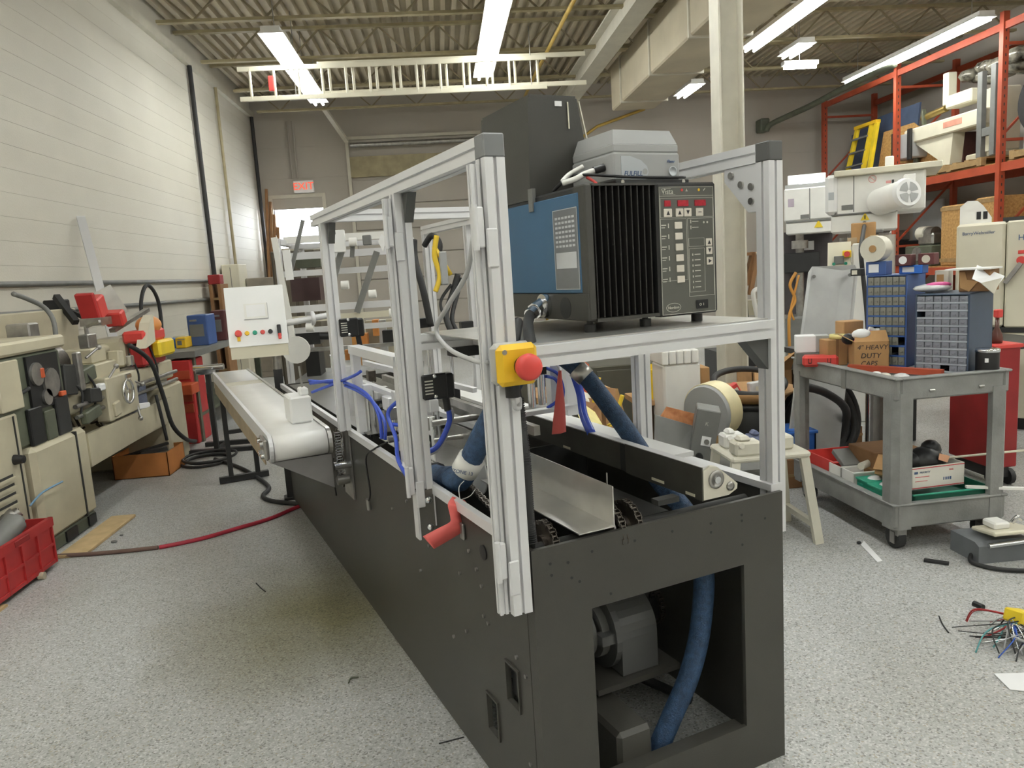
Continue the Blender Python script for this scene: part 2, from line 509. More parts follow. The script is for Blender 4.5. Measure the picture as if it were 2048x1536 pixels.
# corrugated roof deck
def deck():
    b = MB(); p = .155; x = XL - .1; prof = []
    while x < XR + .1:
        prof += [(x, 5.16), (x + .06, 5.16), (x + .075, 5.235), (x + .14, 5.235)]
        x += p
    n = len(prof)
    vs = [(u, YF - .1, z) for u, z in prof] + [(u, YB + .1, z) for u, z in prof]
    b.add(vs, [(i, i + 1, n + i + 1, n + i) for i in range(n - 1)])
    b.box(XL - .2, YF - .2, 5.26, XR + .2, YB + .2, 5.32)
    return b
ce = struct('ceiling', deck(), DECK)
def joist(y):
    b = MB()
    for dx in (-.03, .012):
        pass
    b.box(XL + .02, y - .045, 5.08, XR - .02, y + .045, 5.12)
    b.box(XL + .35, y - .04, 4.68, XR - .35, y + .04, 4.715)
    j = b.build('roof_joist', JOIST, ce)
    w = MB(); x = XL + .35; k = 0
    while x < XR - .6:
        w.bar((x, y, 4.70 if k % 2 else 5.09), (x + .42, y, 5.09 if k % 2 else 4.70), .022)
        x += .42; k += 1
    w.build('joist_web', DARKJ, j)
for y in (-3.4, -1.7, 0, 1.7, 3.4, 5.1, 6.8, 8.3, 9.9, 11.6, 13.3, 14.9):
    joist(y)
# main girder on the column line
gi = MB().box(2.42, YF, 4.42, 2.68, YB, 4.445).box(2.42, YF, 4.72, 2.68, YB, 4.745).box(2.53, YF, 4.44, 2.57, YB, 4.73)
gi.build('girder', STEEL_P, ce)

colm = thing('steel_column', 'cream painted steel column rising to the roof behind the machine', 'column', (2.40, 6.15, 0))
MB().box(2.30, 6.05, 0, 2.315, 6.25, 4.42).box(2.485, 6.05, 0, 2.50, 6.25, 4.42).box(2.315, 6.14, 0, 2.485, 6.155, 4.42).build('flange_shaft', STEEL_P, colm)
MB().bev(2.25, 5.98, 0, 2.55, 6.32, .02, .004).build('base_plate', GREYM, colm)

# fluorescent strip lights
def strip(x, y0, y1, z, label, grp='fluorescent strip lights'):
    t = thing('strip_light', label, 'light', (x, (y0 + y1) / 2, z), group=grp)
    MB().box(x - .11, y0, z + .06, x + .11, y1, z + .11).prism([(x - .11, z + .06), (x - .15, z + .03), (x + .15, z + .03), (x + .11, z + .06)], 'y', y0, y1).build('reflector_housing', FIXT, t)
    m0 = None
    for s_ in (-.06, .06):
        MB().cyl((x + s_, y0 + .02, z), (x + s_, y1 - .02, z), .02, n=8, caps=True).build('tube', TUBE, t)
    for yy in (y0 + .3, y1 - .3):
        MB().cyl((x, yy, z + .10), (x, yy, 5.17), .006, n=6).build('hanger', STEEL, t)
strip(-1.7739, 9.55, 11.4, 4.4, 'fluorescent light near the left wall, nearer of the two in that row')
strip(-1.7739, 11.45, 13.2, 4.4, 'fluorescent light near the left wall, farther of the two in that row')
strip(.86, 8.3, 12.0, 4.4, 'long fluorescent light above the centre, ending over the ladder')
strip(4.65, 7.4, 11.05, 4.4, 'fluorescent light right of the cream column, second row from the rack')
strip(7.45, 9.95, 13.4, 4.4, 'long fluorescent light directly in front of the orange rack')
strip(4.56, 13.0, 13.9, 4.4, 'short far fluorescent light just left of the column top')
strip(5.60, 11.2, 11.9, 4.5, 'small far fluorescent light over the middle, upper of the two')
st = thing('strip_light', 'small far fluorescent light over the middle, lying crosswise', 'light', (5.75, 11.7, 4.3), group='fluorescent strip lights')
MB().box(5.45, 11.64, 4.34, 6.0, 11.76, 4.4).build('reflector_housing', FIXT, st)
MB().cyl((5.47, 11.70, 4.31), (5.98, 11.70, 4.31), .025, n=8).build('tube', TUBE, st)
MB().cyl((5.72, 11.70, 4.4), (5.72, 11.70, 5.17), .006, n=6).build('hanger', STEEL, st)
for i, x in enumerate((-1.85, .86, 4.65, 7.45)):
    for y0 in (-3.6, .6, 4.3):
        if x < 0 and y0 > 1: continue
        strip(x, y0, y0 + 2.9, 4.4, 'fluorescent strip light overhead, nearer than the ones in view')

# ladder hung on its side under the joists
lad = thing('extension_ladder', 'pale aluminium extension ladder hung on its side below the roof', 'ladder', (-.1, 10.45, 3.9))
for dy, x0, x1, dz_ in ((0, -2.40, 1.6, 0), (.09, -1.4, 2.15, .05)):
    for zz, nm in ((3.90 + dz_, 'rail'), (4.27 + dz_, 'rail')):
        MB().bev(x0, 10.42 + dy, zz - .03, x1, 10.45 + dy, zz + .03, .004).build(nm, BEIGE2, lad)
    n = int((x1 - x0 - .2) / .305)
    r0 = MB().cyl((x0 + .15, 10.435 + dy, 3.9 + dz_), (x0 + .15, 10.435 + dy, 4.27 + dz_), .018, n=8).build('rung', BEIGE2, lad)
    copies(r0, [(k * .305, 0, 0) for k in range(1, n)])
MB().bev(-2.02, 10.39, 3.98, -1.95, 10.42, 4.17, .01).build('red_cloth_flag', RED, lad)
for x in (-1.7, 1.4):
    MB().cyl((x, 10.5, 3.88), (x, 10.5, 4.69), .006, n=6).build('hanger', STEEL, lad)

# duct, gas pipes, wall conduits
du = thing('air_duct', 'cream square air duct beside the column under the roof', 'duct', (3.2, 9.5, 4.0))
MB().bev(2.95, 5.5, 3.95, 3.65, 12.5, 4.6, .02).build('duct_body', DECK, du)
for y in (7.0, 8.6, 10.2, 11.8):
    MB().box(2.93, y, 3.93, 3.67, y + .04, 4.62).build('seam_flange', STEEL_P, du)
single('gas_pipe', 'yellow gas pipe running below the roof deck near the middle', 'pipe', MB().tube([(1.85, 8.0, 4.64), (1.78, 12.5, 4.64), (1.78, 14.6, 4.64)], .028, res=2), PIPEY, (1.8, 12.0, 4.64))
single('gas_pipe', 'thin yellow pipe bending down the back wall behind the dark hopper', 'pipe', MB().tube([(4.4, 15.75, 4.6), (3.4, 15.75, 4.3), (3.0, 15.75, 4.05), (2.2, 15.75, 4.05), (2.15, 15.75, 3.9), (2.15, 15.75, .0)], .03, res=1), PIPEY, (2.2, 15.75, 1.0))
single('wall_conduit', 'upper horizontal grey conduit along the left wall', 'conduit', MB().cyl((XL + .03, -2, 1.66), (XL + .03, 12.2, 1.64), .022, n=8), GREYM, (XL + .03, 5, 1.65))
single('wall_conduit', 'lower horizontal grey conduit along the left wall above the lathe', 'conduit', MB().cyl((XL + .03, 3, 1.44), (XL + .03, 12.2, 1.36), .02, n=8), GREYM, (XL + .03, 7, 1.4))
single('wall_pipe', 'black vertical pipe on the left wall, nearest of the three', 'pipe', MB().cyl((XL + .05, 12.05, .6), (XL + .05, 12.05, 4.78), .035, n=8), RUBBER, (XL + .05, 12.05, .6))
single('wall_pipe', 'cream vertical pipe on the left wall between the two black ones', 'pipe', MB().cyl((XL + .05, 13.35, .6), (XL + .05, 13.35, 4.78), .025, n=8), JOIST, (XL + .05, 13.35, .6))
single('wall_pipe', 'black vertical pipe in the far left corner', 'pipe', MB().cyl((XL + .06, 15.7, 0), (XL + .06, 15.7, 4.78), .035, n=8), RUBBER, (XL + .06, 15.7, 0))
single('wall_pipe', 'pair of grey conduits dropping to the exit sign', 'pipe', MB().cyl((-2.8, YB - .04, 3.6), (-2.8, YB - .04, 4.7), .02, n=6).cyl((-2.7, YB - .04, 3.6), (-2.7, YB - .04, 4.7), .02, n=6), WALLB, (-2.75, YB - .04, 3.6))
ex = thing('exit_sign', 'red lettered exit sign above the bright doorway', 'sign', (-2.5961, 15.8, 3.4155))
ex0 = (-2.5961, 15.8, 3.4155)
MB().bev(ex0[0] - .2, 15.8, ex0[2] - .11, ex0[0] + .2, 15.89, ex0[2] + .13, .01).build('sign_case', WHITE, ex)
words('sign_letters', 'EXIT', .2, EXITR, ex, facing_front(ex0[0], 15.795, ex0[2] + .01))

# ------------------------------------------------------------------ packaging machine (own axes: a across, b along, z up)
LEN = 3.75
pm = mthing('packaging_machine', 'long charcoal case packing machine with an aluminium guard frame', 'machine', (0.4, 1.8, 0))
W_, H_ = .812, .828
fp = MB()
fp.box(0, 0, 0, .162, .012, H_).box(.665, 0, 0, W_, .012, H_).box(.162, 0, .64, .665, .012, H_).box(.162, 0, 0, .665, .012, .145)
fp.build('front_panel', BASEG, pm)
MB().box(.165, .012, .13, .66, .05, .142).build('opening_lip', BASEG, pm)
hb_ = MB()
for a, z in ((.05, .785), (.052, .755), (.10, .777), (.108, .735), (.13, .72), (.17, .79), (.30, .79), (.42, .79), (.55, .76), (.55, .785), (.66, .77), (.66, .787), (.745, .76), (.66, .70), (.22, .665)):
    hb_.cyl((a, -.0006, z), (a, .002, z), .0042, n=8)
hb_.build('bolt_hole', BLACK, pm, 'stuff')
# left side with two square windows
WIN = [(.120, .192, .345, .455), (.275, .345, .175, .285)]
sp = MB()
def side(bm_, a0, a1):
    xs = sorted({0, 1.30, LEN} | {w[0] for w in WIN} | {w[1] for w in WIN})
    zs = sorted({0.02, H_} | {w[2] for w in WIN} | {w[3] for w in WIN})
    for i in range(len(xs) - 1):
        for k in range(len(zs) - 1):
            cx, cz = (xs[i] + xs[i + 1]) / 2, (zs[k] + zs[k + 1]) / 2
            if any(w[0] < cx < w[1] and w[2] < cz < w[3] for w in WIN): continue
            if xs[i] < 0.012 <= xs[i + 1]: bm_.box(a0, .045, zs[k], a1, xs[i + 1], zs[k + 1])
            else: bm_.box(a0, xs[i], zs[k], a1, xs[i + 1], zs[k + 1])
side(sp, 0.0, .010)
sp.build('left_side_panel', BASEG, pm)
MB().box(.001, .012, .0, .012, .044, H_).build('left_corner_panel', BASEG, pm)
wf = MB()
for w in WIN:
    wf = MB()
    wf.box(-.006, w[0] - .006, w[2] - .006, 0, w[0], w[3] + .006).box(-.006, w[1], w[2] - .006, 0, w[1] + .006, w[3] + .006)
    wf.box(-.006, w[0], w[2] - .006, 0, w[1], w[2]).box(-.006, w[0], w[3], 0, w[1], w[3] + .006)
    wf.build('window_frame', BASEG, pm)
MB().box(.012, .125, .36, .06, .19, .44).build('terminal_block', BLACK, pm)
MB().box(W_ - .012, .012, .0, W_, LEN, H_).build('right_side_panel', BASEG, pm)
MB().box(0.01, LEN - .012, .06, W_ - .012, LEN, H_).build('end_panel', BASEG, pm)
MB().box(-.008, .06, H_ - .022, .012, LEN, H_ + .008).build('left_top_rail', ALU, pm)
MB().box(W_ - .03, .012, H_, W_ + .01, LEN, H_ + .02).build('right_top_rail', ALU, pm)
MB().box(.05, 1.05, .05, W_ - .02, 1.06, .80).build('inner_bulkhead', DARKIN, pm)
for k, (a, b) in enumerate(((.05, .06), (.75, .06), (.05, 1.9), (.75, 1.9), (.05, 3.65), (.75, 3.65))):
    MB().cyl((a, b, 0), (a, b, .02), .03, n=10).build('levelling_foot', STEEL, pm)
bt = MB()
for a, b, z in ((0, .50, .60), (0, .36, .66), (0, .78, .60), (0, .33, .62), (0, .33, .53), (0, .30, .52), (0, .9, .47), (0, .12, .50), (0, .60, .35), (0, .48, .42), (0, 1.2, .62), (0, .41, .70), (0, .07, .47), (0, .075, .22), (0, .55, .72), (0, 1.0, .7)):
    bt.cyl((-.006, b, z), (0, b, z), .006, n=8)
bt.build('bolt_head', STEEL, pm, 'stuff')
pw = MB().bev(-.010, .43, .725, 0, .455, .775, .003)
pw.build('latch_plate', STEEL, pm)
MB().cyl((-.004, .30, .73), (0, .30, .73), .022, n=16).build('grommet', BLACK, pm)

# guard frame
A0, A1 = -.030, .820
def post(name, a, b, z0, z1, par=pm):
    return MB().ext((a, b), .05, 'z', z0, z1).build(name, ALU, par)
post('guard_post', A0, .025, .675, 1.752)
post('guard_post', A0, .705, .825, 1.752)
post('guard_post', A0, 1.775, .84, 1.752)
post('guard_post', A1, .045, .695, 1.752)
post('guard_post', A1, .685, H_, 1.20)
post('guard_post', A1, 1.27, H_, 1.25)
post('guard_post', A1, 2.20, .83, 1.752)
post('guard_post', A1, 2.87, .83, 1.752)
MB().ext((A0, 1.777), .05, 'y', .05, 1.95).build('top_rail', ALU, pm)
MB().ext((A1, 1.777), .05, 'y', .07, 2.90).build('top_rail', ALU, pm)
MB().ext((1.80, 1.785), .05, 'x', A0 + .025, A1 - .025).build('cross_rail', ALU, pm)
MB().bev(A0 - .026, -.001, 1.752, A0 + .026, .05, 1.804, .003).build('end_cap', CAPG, pm)
MB().bev(A1 - .026, .019, 1.752, A1 + .026, .07, 1.804, .003).build('end_cap', CAPD, pm)
# corner gusset at right front post
def gus(a, b, z, sx):
    g = MB()
    g.prism([(b, z), (b + .13, z), (b + .13, z - .035), (b + .035, z - .13), (b, z - .13)], 'x', a - .02, a + .02)
    o = g.build('corner_bracket', ALU, pm)
    for bb, zz in ((b + .10, z - .02), (b + .06, z - .05), (b + .02, z - .06), (b + .02, z - .10)):
        MB().cyl((a - .026, bb, zz), (a - .02, bb, zz), .010, n=10).build('bolt_head', STEEL, o)
gus(A1, .071, 1.751, 1)
for bb in (.705, 1.775):
    k = MB().prism([(bb - .026, 1.750), (bb - .026, 1.665), (bb - .075, 1.750)], 'x', A0 + .002, A0 + .03).build('corner_bracket', CAPD, pm)
    MB().cyl((A0 + .03, bb - .036, 1.71), (A0 + .034, bb - .036, 1.71), .008, n=8).build('bolt_head', STEEL, k)
# platform the melter stands on
MB().ext((.025, 1.296), .05, 'x', A0 + .025, A1 - .025).build('platform_rail', ALU, pm)
MB().ext((.705, 1.296), .05, 'x', A0 + .025, A1 - .025).build('platform_rail', ALU, pm)
MB().ext((.19, 1.296), .045, 'y', .05, .68).build('platform_rail', ALU, pm)
MB().ext((.70, 1.296), .045, 'y', .05, .68).build('platform_rail', ALU, pm)
MB().box(.02, .03, 1.3215, .80, .73, 1.3245).build('platform_plate', SHEET, pm)
MB().prism([(A1 - .026, 1.27), (A1 - .026, 1.18), (A1 - .11, 1.27)], 'y', .03, .07).build('corner_bracket', CAPD, pm)
MB().box(.10, .66, 1.24, .50, .74, 1.27).build('rail_cover', BLACK, pm)

# hinged door edges, hinges and safety switches on the left side
for b in (.025, .705):
    lo = .675 if b < .1 else .825
    MB().ext((A0 - .040, b + .008), .022, 'z', lo + .0, 1.74, .006, .005).build('door_stile', ALU, pm)
    for z in (1.60, .82):
        zz = z if b < .1 else z + .04
        h = MB().bev(A0 - .062, b - .028, zz - .045, A0 - .036, b - .012, zz + .045, .003)
        h.cyl((A0 - .058, b - .026, zz - .05), (A0 - .058, b - .026, zz + .05), .007, n=10)
        ho = h.build('hinge', ALU, pm)
        MB().bev(A0 - .034, b - .032, zz - .09, A0 - .006, b - .0255, zz - .003, .003).build('hinge_leaf', ALU, ho)
MB().bev(A0 - .027, .682, .662, A0 + .027, .69, .826, .002).build('clear_mount_plate', mat('smoky_mount_plate', (.23, .22, .20), .2, .5), pm)
MB().box(A0 - .034, .680, .662, A0 - .027, .72, .824).build('mount_flange', ALU, pm)
MB().box(A0 + .024, .679, .70, A0 + .028, .69, .824).build('mount_flange', ALU, pm)
mbt = MB()
for z in (.70, .79):
    mbt.sphere((A0 + .005, .680, z), .013, 12, 6)
mbt.build('button_bolt', CHROME, pm)
def switch(b, z, s_=1):
    o = MB().bev(A0 + .012, b - .045, z - .04, A0 + .095, b - .028, z + .04, .005).build('safety_switch', BLACK, pm)
    MB().bev(A0 + .06, b - .028, z - .045, A0 + .125, b + .02, z + .035, .006).build('switch_body', BLACK, o)
    q = MB()
    for k in range(5): q.box(A0 + .018, b - .0462, z - .022 + k * .01, A0 + .045, b - .045, z - .018 + k * .01)
    q.build('switch_print', PANELL, o)
    MB().sphere((A0 + .05, b - .05, z + .034), .007, 8, 6).sphere((A0 + .05, b - .05, z - .03), .007, 8, 6).build('screw', CHROME, o)
    MB().cyl((A0 + .10, b, z - .045), (A0 + .105, b, z - .09), .012, n=10).build('cable_gland', BLACK, o)
switch(.705, 1.155)
switch(1.775, 1.30)
MB().bev(A1 - .10, 2.15, 1.19, A1 - .03, 2.19, 1.25, .004).bev(A1 - .12, 2.82, 1.19, A1 - .03, 2.86, 1.25, .004).build('safety_switch', BLACK, pm)
MB().tube([(.075, .70, 1.07), (.08, .72, 1.02), (.04, .73, .95), (-.002, .742, .93)], .009).build('switch_cable', BLUET, pm)
MB().tube([(.085, .70, 1.07), (.095, .73, 1.03), (.05, .74, .94), (-.002, .745, .92)], .006).build('switch_cable', WIREG, pm)

# emergency stop
es = MB().bev(-.078, -.055, 1.243, .024, -.028, 1.338, .012).build('emergency_stop', YEL, pm)
MB().bev(-.080, -.028, 1.243, .024, 0.0, 1.340, .012).build('enclosure_back', mat('pale_grey_enclosure', (.42, .42, .41), .5), es)
MB().lathe([(.021, -.055), (.021, -.068), (.028, -.070), (.031, -.082), (.029, -.094), (.022, -.099), (.001, -.101)], (-.018, 0, 1.287), 'y', 24).build('mushroom_button', RED, es)
MB().cyl((-.018, -.056, 1.287), (-.018, -.0665, 1.287), .0235, n=20).build('button_collar', BLACK, es)
MB().cyl((-.062, -.057, 1.322), (-.062, -.055, 1.322), .006, n=10).cyl((.010, -.057, 1.257), (.010, -.055, 1.257), .006, n=10).build('screw', STEEL, es)
MB().cyl((-.035, -.028, 1.243), (-.035, -.028, 1.215), .017, n=12).build('cable_gland', BLACK, es)
MB().tube([(-.035, -.028, 1.216), (-.03, -.024, 1.19), (-.012, -.01, 1.185), (.004, .02, 1.20)], .006).build('gland_cable', WIREG, es)

# white cable from the hinge to the stop box
MB().tube([(-.070, .06, 1.58), (-.075, .10, 1.50), (-.085, .22, 1.42), (-.090, .30, 1.36), (-.088, .22, 1.315), (-.080, .08, 1.295), (-.072, .02, 1.295)], .006).build('white_cable', WIREG, pm)
# corrugated conduit down beside the near post
cc = MB()
cc.tube([(.10, .20, 1.37), (.07, .16, 1.33), (.045, .14, 1.27), (.03, .08, 1.15), (.012, .03, 1.05), (.010, .025, .95), (.014, .03, .86), (.02, .05, .80)], .014)
co = cc.build('conduit_hose', RUBBER, pm)
rg = MB()
for k in range(64):
    z = .84 + k * .0055
    aa = .012 + (.006 if z < .9 else 0) * (.9 - z) * 10 + max(0, z - 1.05) * .18
    rg.lathe([(.0145, -.0012), (.0165, 0), (.0145, .0012)], (aa, .028 + max(0, z - 1.05) * .5, z), 'z', 8)
rg.build('conduit_rib', RUBBER, co, 'stuff')

# inside the deck: L-shaped aluminium tray, dark guide, sprockets and chains
MB().prism([(.138, .838), (.241, .838), (.244, .841), (.244, .945), (.241, .945), (.241, .842), (.138, .841)], 'y', .004, .62).build('angle_tray', SHEET, pm)
MB().prism([(.05, .838), (.241, .838), (.244, .841), (.244, .935), (.241, .935), (.241, .842), (.05, .841)], 'y', .78, 1.5).build('angle_tray', SHEET, pm)
MB().cyl((.243, .03, .93), (.243, .03, .975), .002, n=6).build('guide_pin', STEEL, pm)
MB().box(.548, .030, .84, .552, .40, .935).build('guide_plate', STAIN, pm)
MB().box(.549, .40, .845, .553, .43, .932).build('guide_plate', DARKIN, pm)
MB().box(.548, .43, .845, .552, 1.10, .933).build('guide_plate', STAIN, pm)
MB().box(.546, .20, .850, .5475, .26, .858).box(.546, .06, .845, .5475, .10, .853).box(.546, .75, .85, .5475, .80, .858).build('guide_clip', BEIGE2, pm)
MB().box(.552, .035, .92, .58, 1.5, .935).build('guide_top_rail', ALU, pm)
MB().box(.59, .30, .885, .74, 2.4, .90).build('belt_slide', WHITE, pm)
gb = MB().prism([(.552, .842), (.64, .842), (.67, .855), (.672, .87), (.655, .885), (.60, .93), (.575, .935), (.552, .925)], 'y', .028, .050).build('bearing_block', IVORY, pm)
MB().lathe([(.026, .0), (.026, -.004), (.018, -.005), (.017, -.002)], (.595, .028, .895), 'y', 20).lathe([(.013, 0), (.013, -.004), (.006, -.005)], (.645, .028, .867), 'y', 16).build('bearing', STEEL, gb)
MB().cyl((.595, .028, .895), (.595, .018, .895), .010, n=12).build('bearing_bolt', CHROME, gb)
def sprocket(a, b, z, r):
    o = MB()
    n = 24; prof = []
    for i in range(n * 2):
        rr = r if i % 2 else r * .90
        prof.append((b + rr * math.cos(PI * i / n), z + rr * math.sin(PI * i / n)))
    o.prism(prof, 'x', a, a + .008)
    o.cyl((a - .012, b, z), (a + .02, b, z), r * .45, n=14)
    return o.build('sprocket', CHAIN, pm)
def chain(pts, a, w=.012, m_=None):
    o = MB()
    P = [Vector((a, p[0], p[1])) for p in pts]
    L = [0]
    for i in range(len(P) - 1): L.append(L[-1] + (P[i + 1] - P[i]).length)
    d, k, i = 0, 0, 0
    while d < L[-1]:
        while L[i + 1] < d: i += 1
        t = (d - L[i]) / (L[i + 1] - L[i])
        p = P[i].lerp(P[i + 1], t); dr_ = (P[i + 1] - P[i]).normalized()
        hw = w / 2 if k % 2 else w / 2 + .003
        for s_ in (-1, 1):
            o.bar(p + Vector((s_ * hw, 0, 0)) - dr_ * .0075, p + Vector((s_ * hw, 0, 0)) + dr_ * .0075, .0018, .0095)
        o.cyl(p - Vector((hw, 0, 0)), p + Vector((hw, 0, 0)), .0038, n=6)
        d += .0127; k += 1
    return o.build('drive_chain', m_ or CHAIN, pm, 'stuff')
def arc(b, z, r, a0, a1, n=12):
    return [(b + r * math.cos(a0 + (a1 - a0) * i / n), z + r * math.sin(a0 + (a1 - a0) * i / n)) for i in range(n + 1)]
for a, b, z, r in ((.085, .095, .795, .062), (.268, .075, .800, .072), (.325, .080, .80, .070)):
    sprocket(a, b, z, r)
    chain(arc(b, z, r, PI * 1.25, -PI * .25 + 0, 22)[::1] + [(b + .5, z + r - .02), (b + 1.0, z + r - .02)], a + .004)
MB().cyl((.256, .075, .80), (.262, .075, .80), .055, n=24).build('bright_disc', SHEET, pm)
MB().cyl((.02, .085, .797), (.75, .085, .797), .014, n=12).build('drive_shaft', DARKIN, pm)
MB().box(.35, .12, .76, .50, 1.4, .80).build('inner_beam', DARKIN, pm)
MB().box(.40, .03, .855, .47, .06, .87).build('cross_bar', DARKIN, pm)
# inner left plate row
MB().box(.30, .75, .84, .304, 2.4, .98).build('inner_guide', SHEET, pm)
MB().bar((.29, .5, 1.0), (.29, 2.2, 1.0), .022, .03).build('guide_rod', STEEL, pm)
MB().box(.03, 1.6, .835, .52, 3.6, .838).build('deck_sheet', STAIN, pm)

# gear motor seen through the front opening
GEARP = mat('gearbox_grey_paint', (.095, .095, .092), .4)
def ring(cb, cz, r, n=24): return [(cb + r * math.cos(2 * PI * i / n), cz + r * math.sin(2 * PI * i / n)) for i in range(n)]
gmo = MB().prism([(.36 + .115 * math.cos(PI * i / 16), .375 + .11 * math.sin(PI * i / 16)) for i in range(17)] + [(.245, .26), (.475, .26)], 'x', .405, .535).build('gear_motor', GEARP, pm)
MB().prism(ring(.36, .375, .122), 'x', .385, .405).build('gearbox_flange', GEARP, gmo)
MB().cyl((.36, .36, .375), (.385, .36, .375), .085, n=20).cyl((.08, .36, .385), (.34, .36, .385), .082, n=22).build('motor_body', GREYM, gmo)
for k in range(3): MB().box(.34, .34 - .09 * math.cos(k * 2.1), .37 + .085 * math.sin(k * 2.1), .386, .38 - .09 * math.cos(k * 2.1), .40 + .085 * math.sin(k * 2.1)).build('bell_spoke', GEARP, gmo)
MB().box(.30, .22, .24, .60, .52, .258).build('motor_foot', BASEG, gmo)
MB().cyl((.535, .36, .40), (.59, .36, .40), .055, n=18).build('output_hub', BLACK, gmo)
MB().cyl((.185, .24, .47), (.20, .25, .49), .016, n=10).build('air_fitting', BLUET, pm)
MB().box(.435, .37, .475, .45, .385, .62).build('air_fitting', BLUET, pm)
chain([(.40, .45), (.38, .76)], .555); chain([(.32, .45), (.30, .76)], .575); chain(arc(.36, .40, .06, 0, 2 * PI, 20), .60)
mb1 = MB().bev(.255, .05, .0, .37, .34, .225, .012).build('gear_reducer', BASEG, pm)
MB().box(.03, .40, .21, .55, .60, .24).build('motor_shelf', DARKIN, pm)
bk = MB()
for z in (.60, .55, .63, .57):
    bk.cyl((W_ - .016, .25 + (z * 7 % 1) * .2, z), (W_ - .012, .25 + (z * 7 % 1) * .2, z), .006, n=6)
bk.build('bolt_head', STEEL, pm, 'stuff')
MB().tube([(.06, .38, .26), (.22, .42, .245), (.40, .55, .2), (.55, .7, .08), (.74, .35, .02)], .016).build('floor_cable', RUBBER, pm)
MB().tube([(.06, .42, .25), (.25, .44, .23), (.5, .60, .1), (.70, .6, .03)], .012).build('floor_cable', RUBBER, pm)

# left-side pneumatic section: n-shaped bracket, cylinders, rods, blue tubes
br = MB().bar((.03, 1.70, H_), (.03, 1.70, 1.19), .035, .05).bar((.03, 1.05, H_), (.03, 1.05, 1.19), .035, .05).bar((.03, 1.04, 1.205), (.03, 1.715, 1.205), .05, .035)
br.build('bracket_frame', ALU, pm)
cy = MB()
for a, b in ((.10, 1.12), (.10, 1.22), (.16, 1.45), (.22, 1.32)):
    cy.cyl((a, b, .83), (a, b, 1.08), .011, n=10)
cy.build('guide_rod', CHROME, pm)
for a, b, z in ((.10, 1.17, 1.03), (.12, 1.5, .98), (.22, 1.3, .95), (.18, 1.9, .95)):
    o = MB().bev(a - .03, b - .05, z - .03, a + .03, b + .05, z + .03, .004).build('air_cylinder', ALU if z < 1 else BLACK, pm)
    MB().lathe([(.014, 0), (.014, -.012), (.008, -.012), (.008, -.02)], (a, b - .05, z), 'y', 12).build('cylinder_port', STEEL, o)
MB().cyl((.02, 1.25, .88), (.40, 1.25, .88), .013, n=10).cyl((.02, 1.02, .90), (.25, 1.02, .90), .010, n=10).cyl((.10, .95, .98), (.60, .95, .98), .012, n=10).build('cross_rod', STEEL, pm)
MB().bar((.06, 1.75, 1.05), (.30, 1.0, .93), .03, .02).bar((.12, 1.9, 1.12), (.42, 1.3, 1.02), .025, .02).build('slanted_rail', ALU, pm)
for q, (pts, r) in enumerate((
    ([(-.12, 2.0, 1.04), (-.03, 1.80, 1.06), (.02, 1.55, 1.03), (.03, 1.40, .96), (.03, 1.38, .86)], .008),
    ([(-.12, 1.98, 1.0), (-.04, 1.82, 1.05), (.0, 1.62, 1.10), (.02, 1.58, 1.12)], .007),
    ([(-.12, 2.02, 1.05), (-.02, 1.78, 1.045), (.025, 1.5, 1.01), (.04, 1.36, .94), (.035, 1.35, .86)], .007),
    ([(.06, 1.22, 1.03), (.03, 1.26, .98), (.03, 1.18, .90), (-.004, 1.05, .84), (-.02, .85, .80)], .008),
    ([(.04, 1.24, .94), (.07, 1.12, .95), (.10, 1.0, .97)], .008))):
    MB().tube(pts, r).build('air_tube', BLUET, pm)
MB().tube([(.11, 1.16, 1.09), (.09, 1.08, 1.10), (.06, 1.1, 1.0), (.05, 1.2, .92)], .007).build('air_tube', WIREG, pm)
for i in range(14):
    a, b = .06 + .045 * (i % 5), .92 + .075 * i
    z = .90 + .05 * (i % 4)
    o = MB().bev(a - .018, b - .02, z, a + .018, b + .02, z + .05, .003).build('valve_block', (BLACK, STEEL, ALU, CHAIN)[i % 4], pm)
    MB().cyl((a, b, .80), (a, b, z), .006, n=8).build('mount_rod', CHROME, o)
    if i % 3 == 0: MB().cyl((a, b - .02, z + .025), (a, b - .026, z + .025), .010, n=10).build('port_ring', CHROME, o)
# silver discs and guides seen right of the mid post
MB().cyl((.16, .70, .845), (.165, .70, .845), .075, n=24).build('bright_disc', WHITE, pm)
MB().box(.10, .95, .84, .104, 1.35, 1.0).build('upright_plate', WHITE, pm)
for a, b in ((.33, 1.0), (.45, 1.2), (.30, 1.5), (.44, 1.6)):
    o = MB().bev(a - .02, b - .03, .93, a + .02, b + .03, 1.0, .004).build('guide_clamp', BLACK, pm)
    MB().cyl((a, b, .84), (a, b, 1.22), .008, n=8).build('clamp_rod', CHROME, o)
# air cylinders just right of the near post
for a, b in ((.42, .78), (.47, .80)):
    o = MB().cyl((a, b, 1.02), (a, b, 1.13), .014, n=14).build('air_cylinder', CHROME, pm)
    MB().box(a - .016, b - .016, 1.13, a + .016, b + .016, 1.17).build('valve_block', BLACK, o)
MB().box(.38, .80, .985, .62, .84, 1.0).box(.52, .82, .99, .56, .86, 1.2).box(.63, .90, .94, .69, .93, 1.27).build('valve_bracket', ALU, pm)
MB().tube([(.49, .80, 1.12), (.54, .82, 1.10), (.56, .82, 1.05), (.54, .82, 1.02), (.50, .82, 1.0)], .006).tube([(.49, .80, 1.15), (.55, .82, 1.12), (.57, .82, 1.06), (.56, .82, 1.01)], .006).build('air_tube', BLUET, pm)

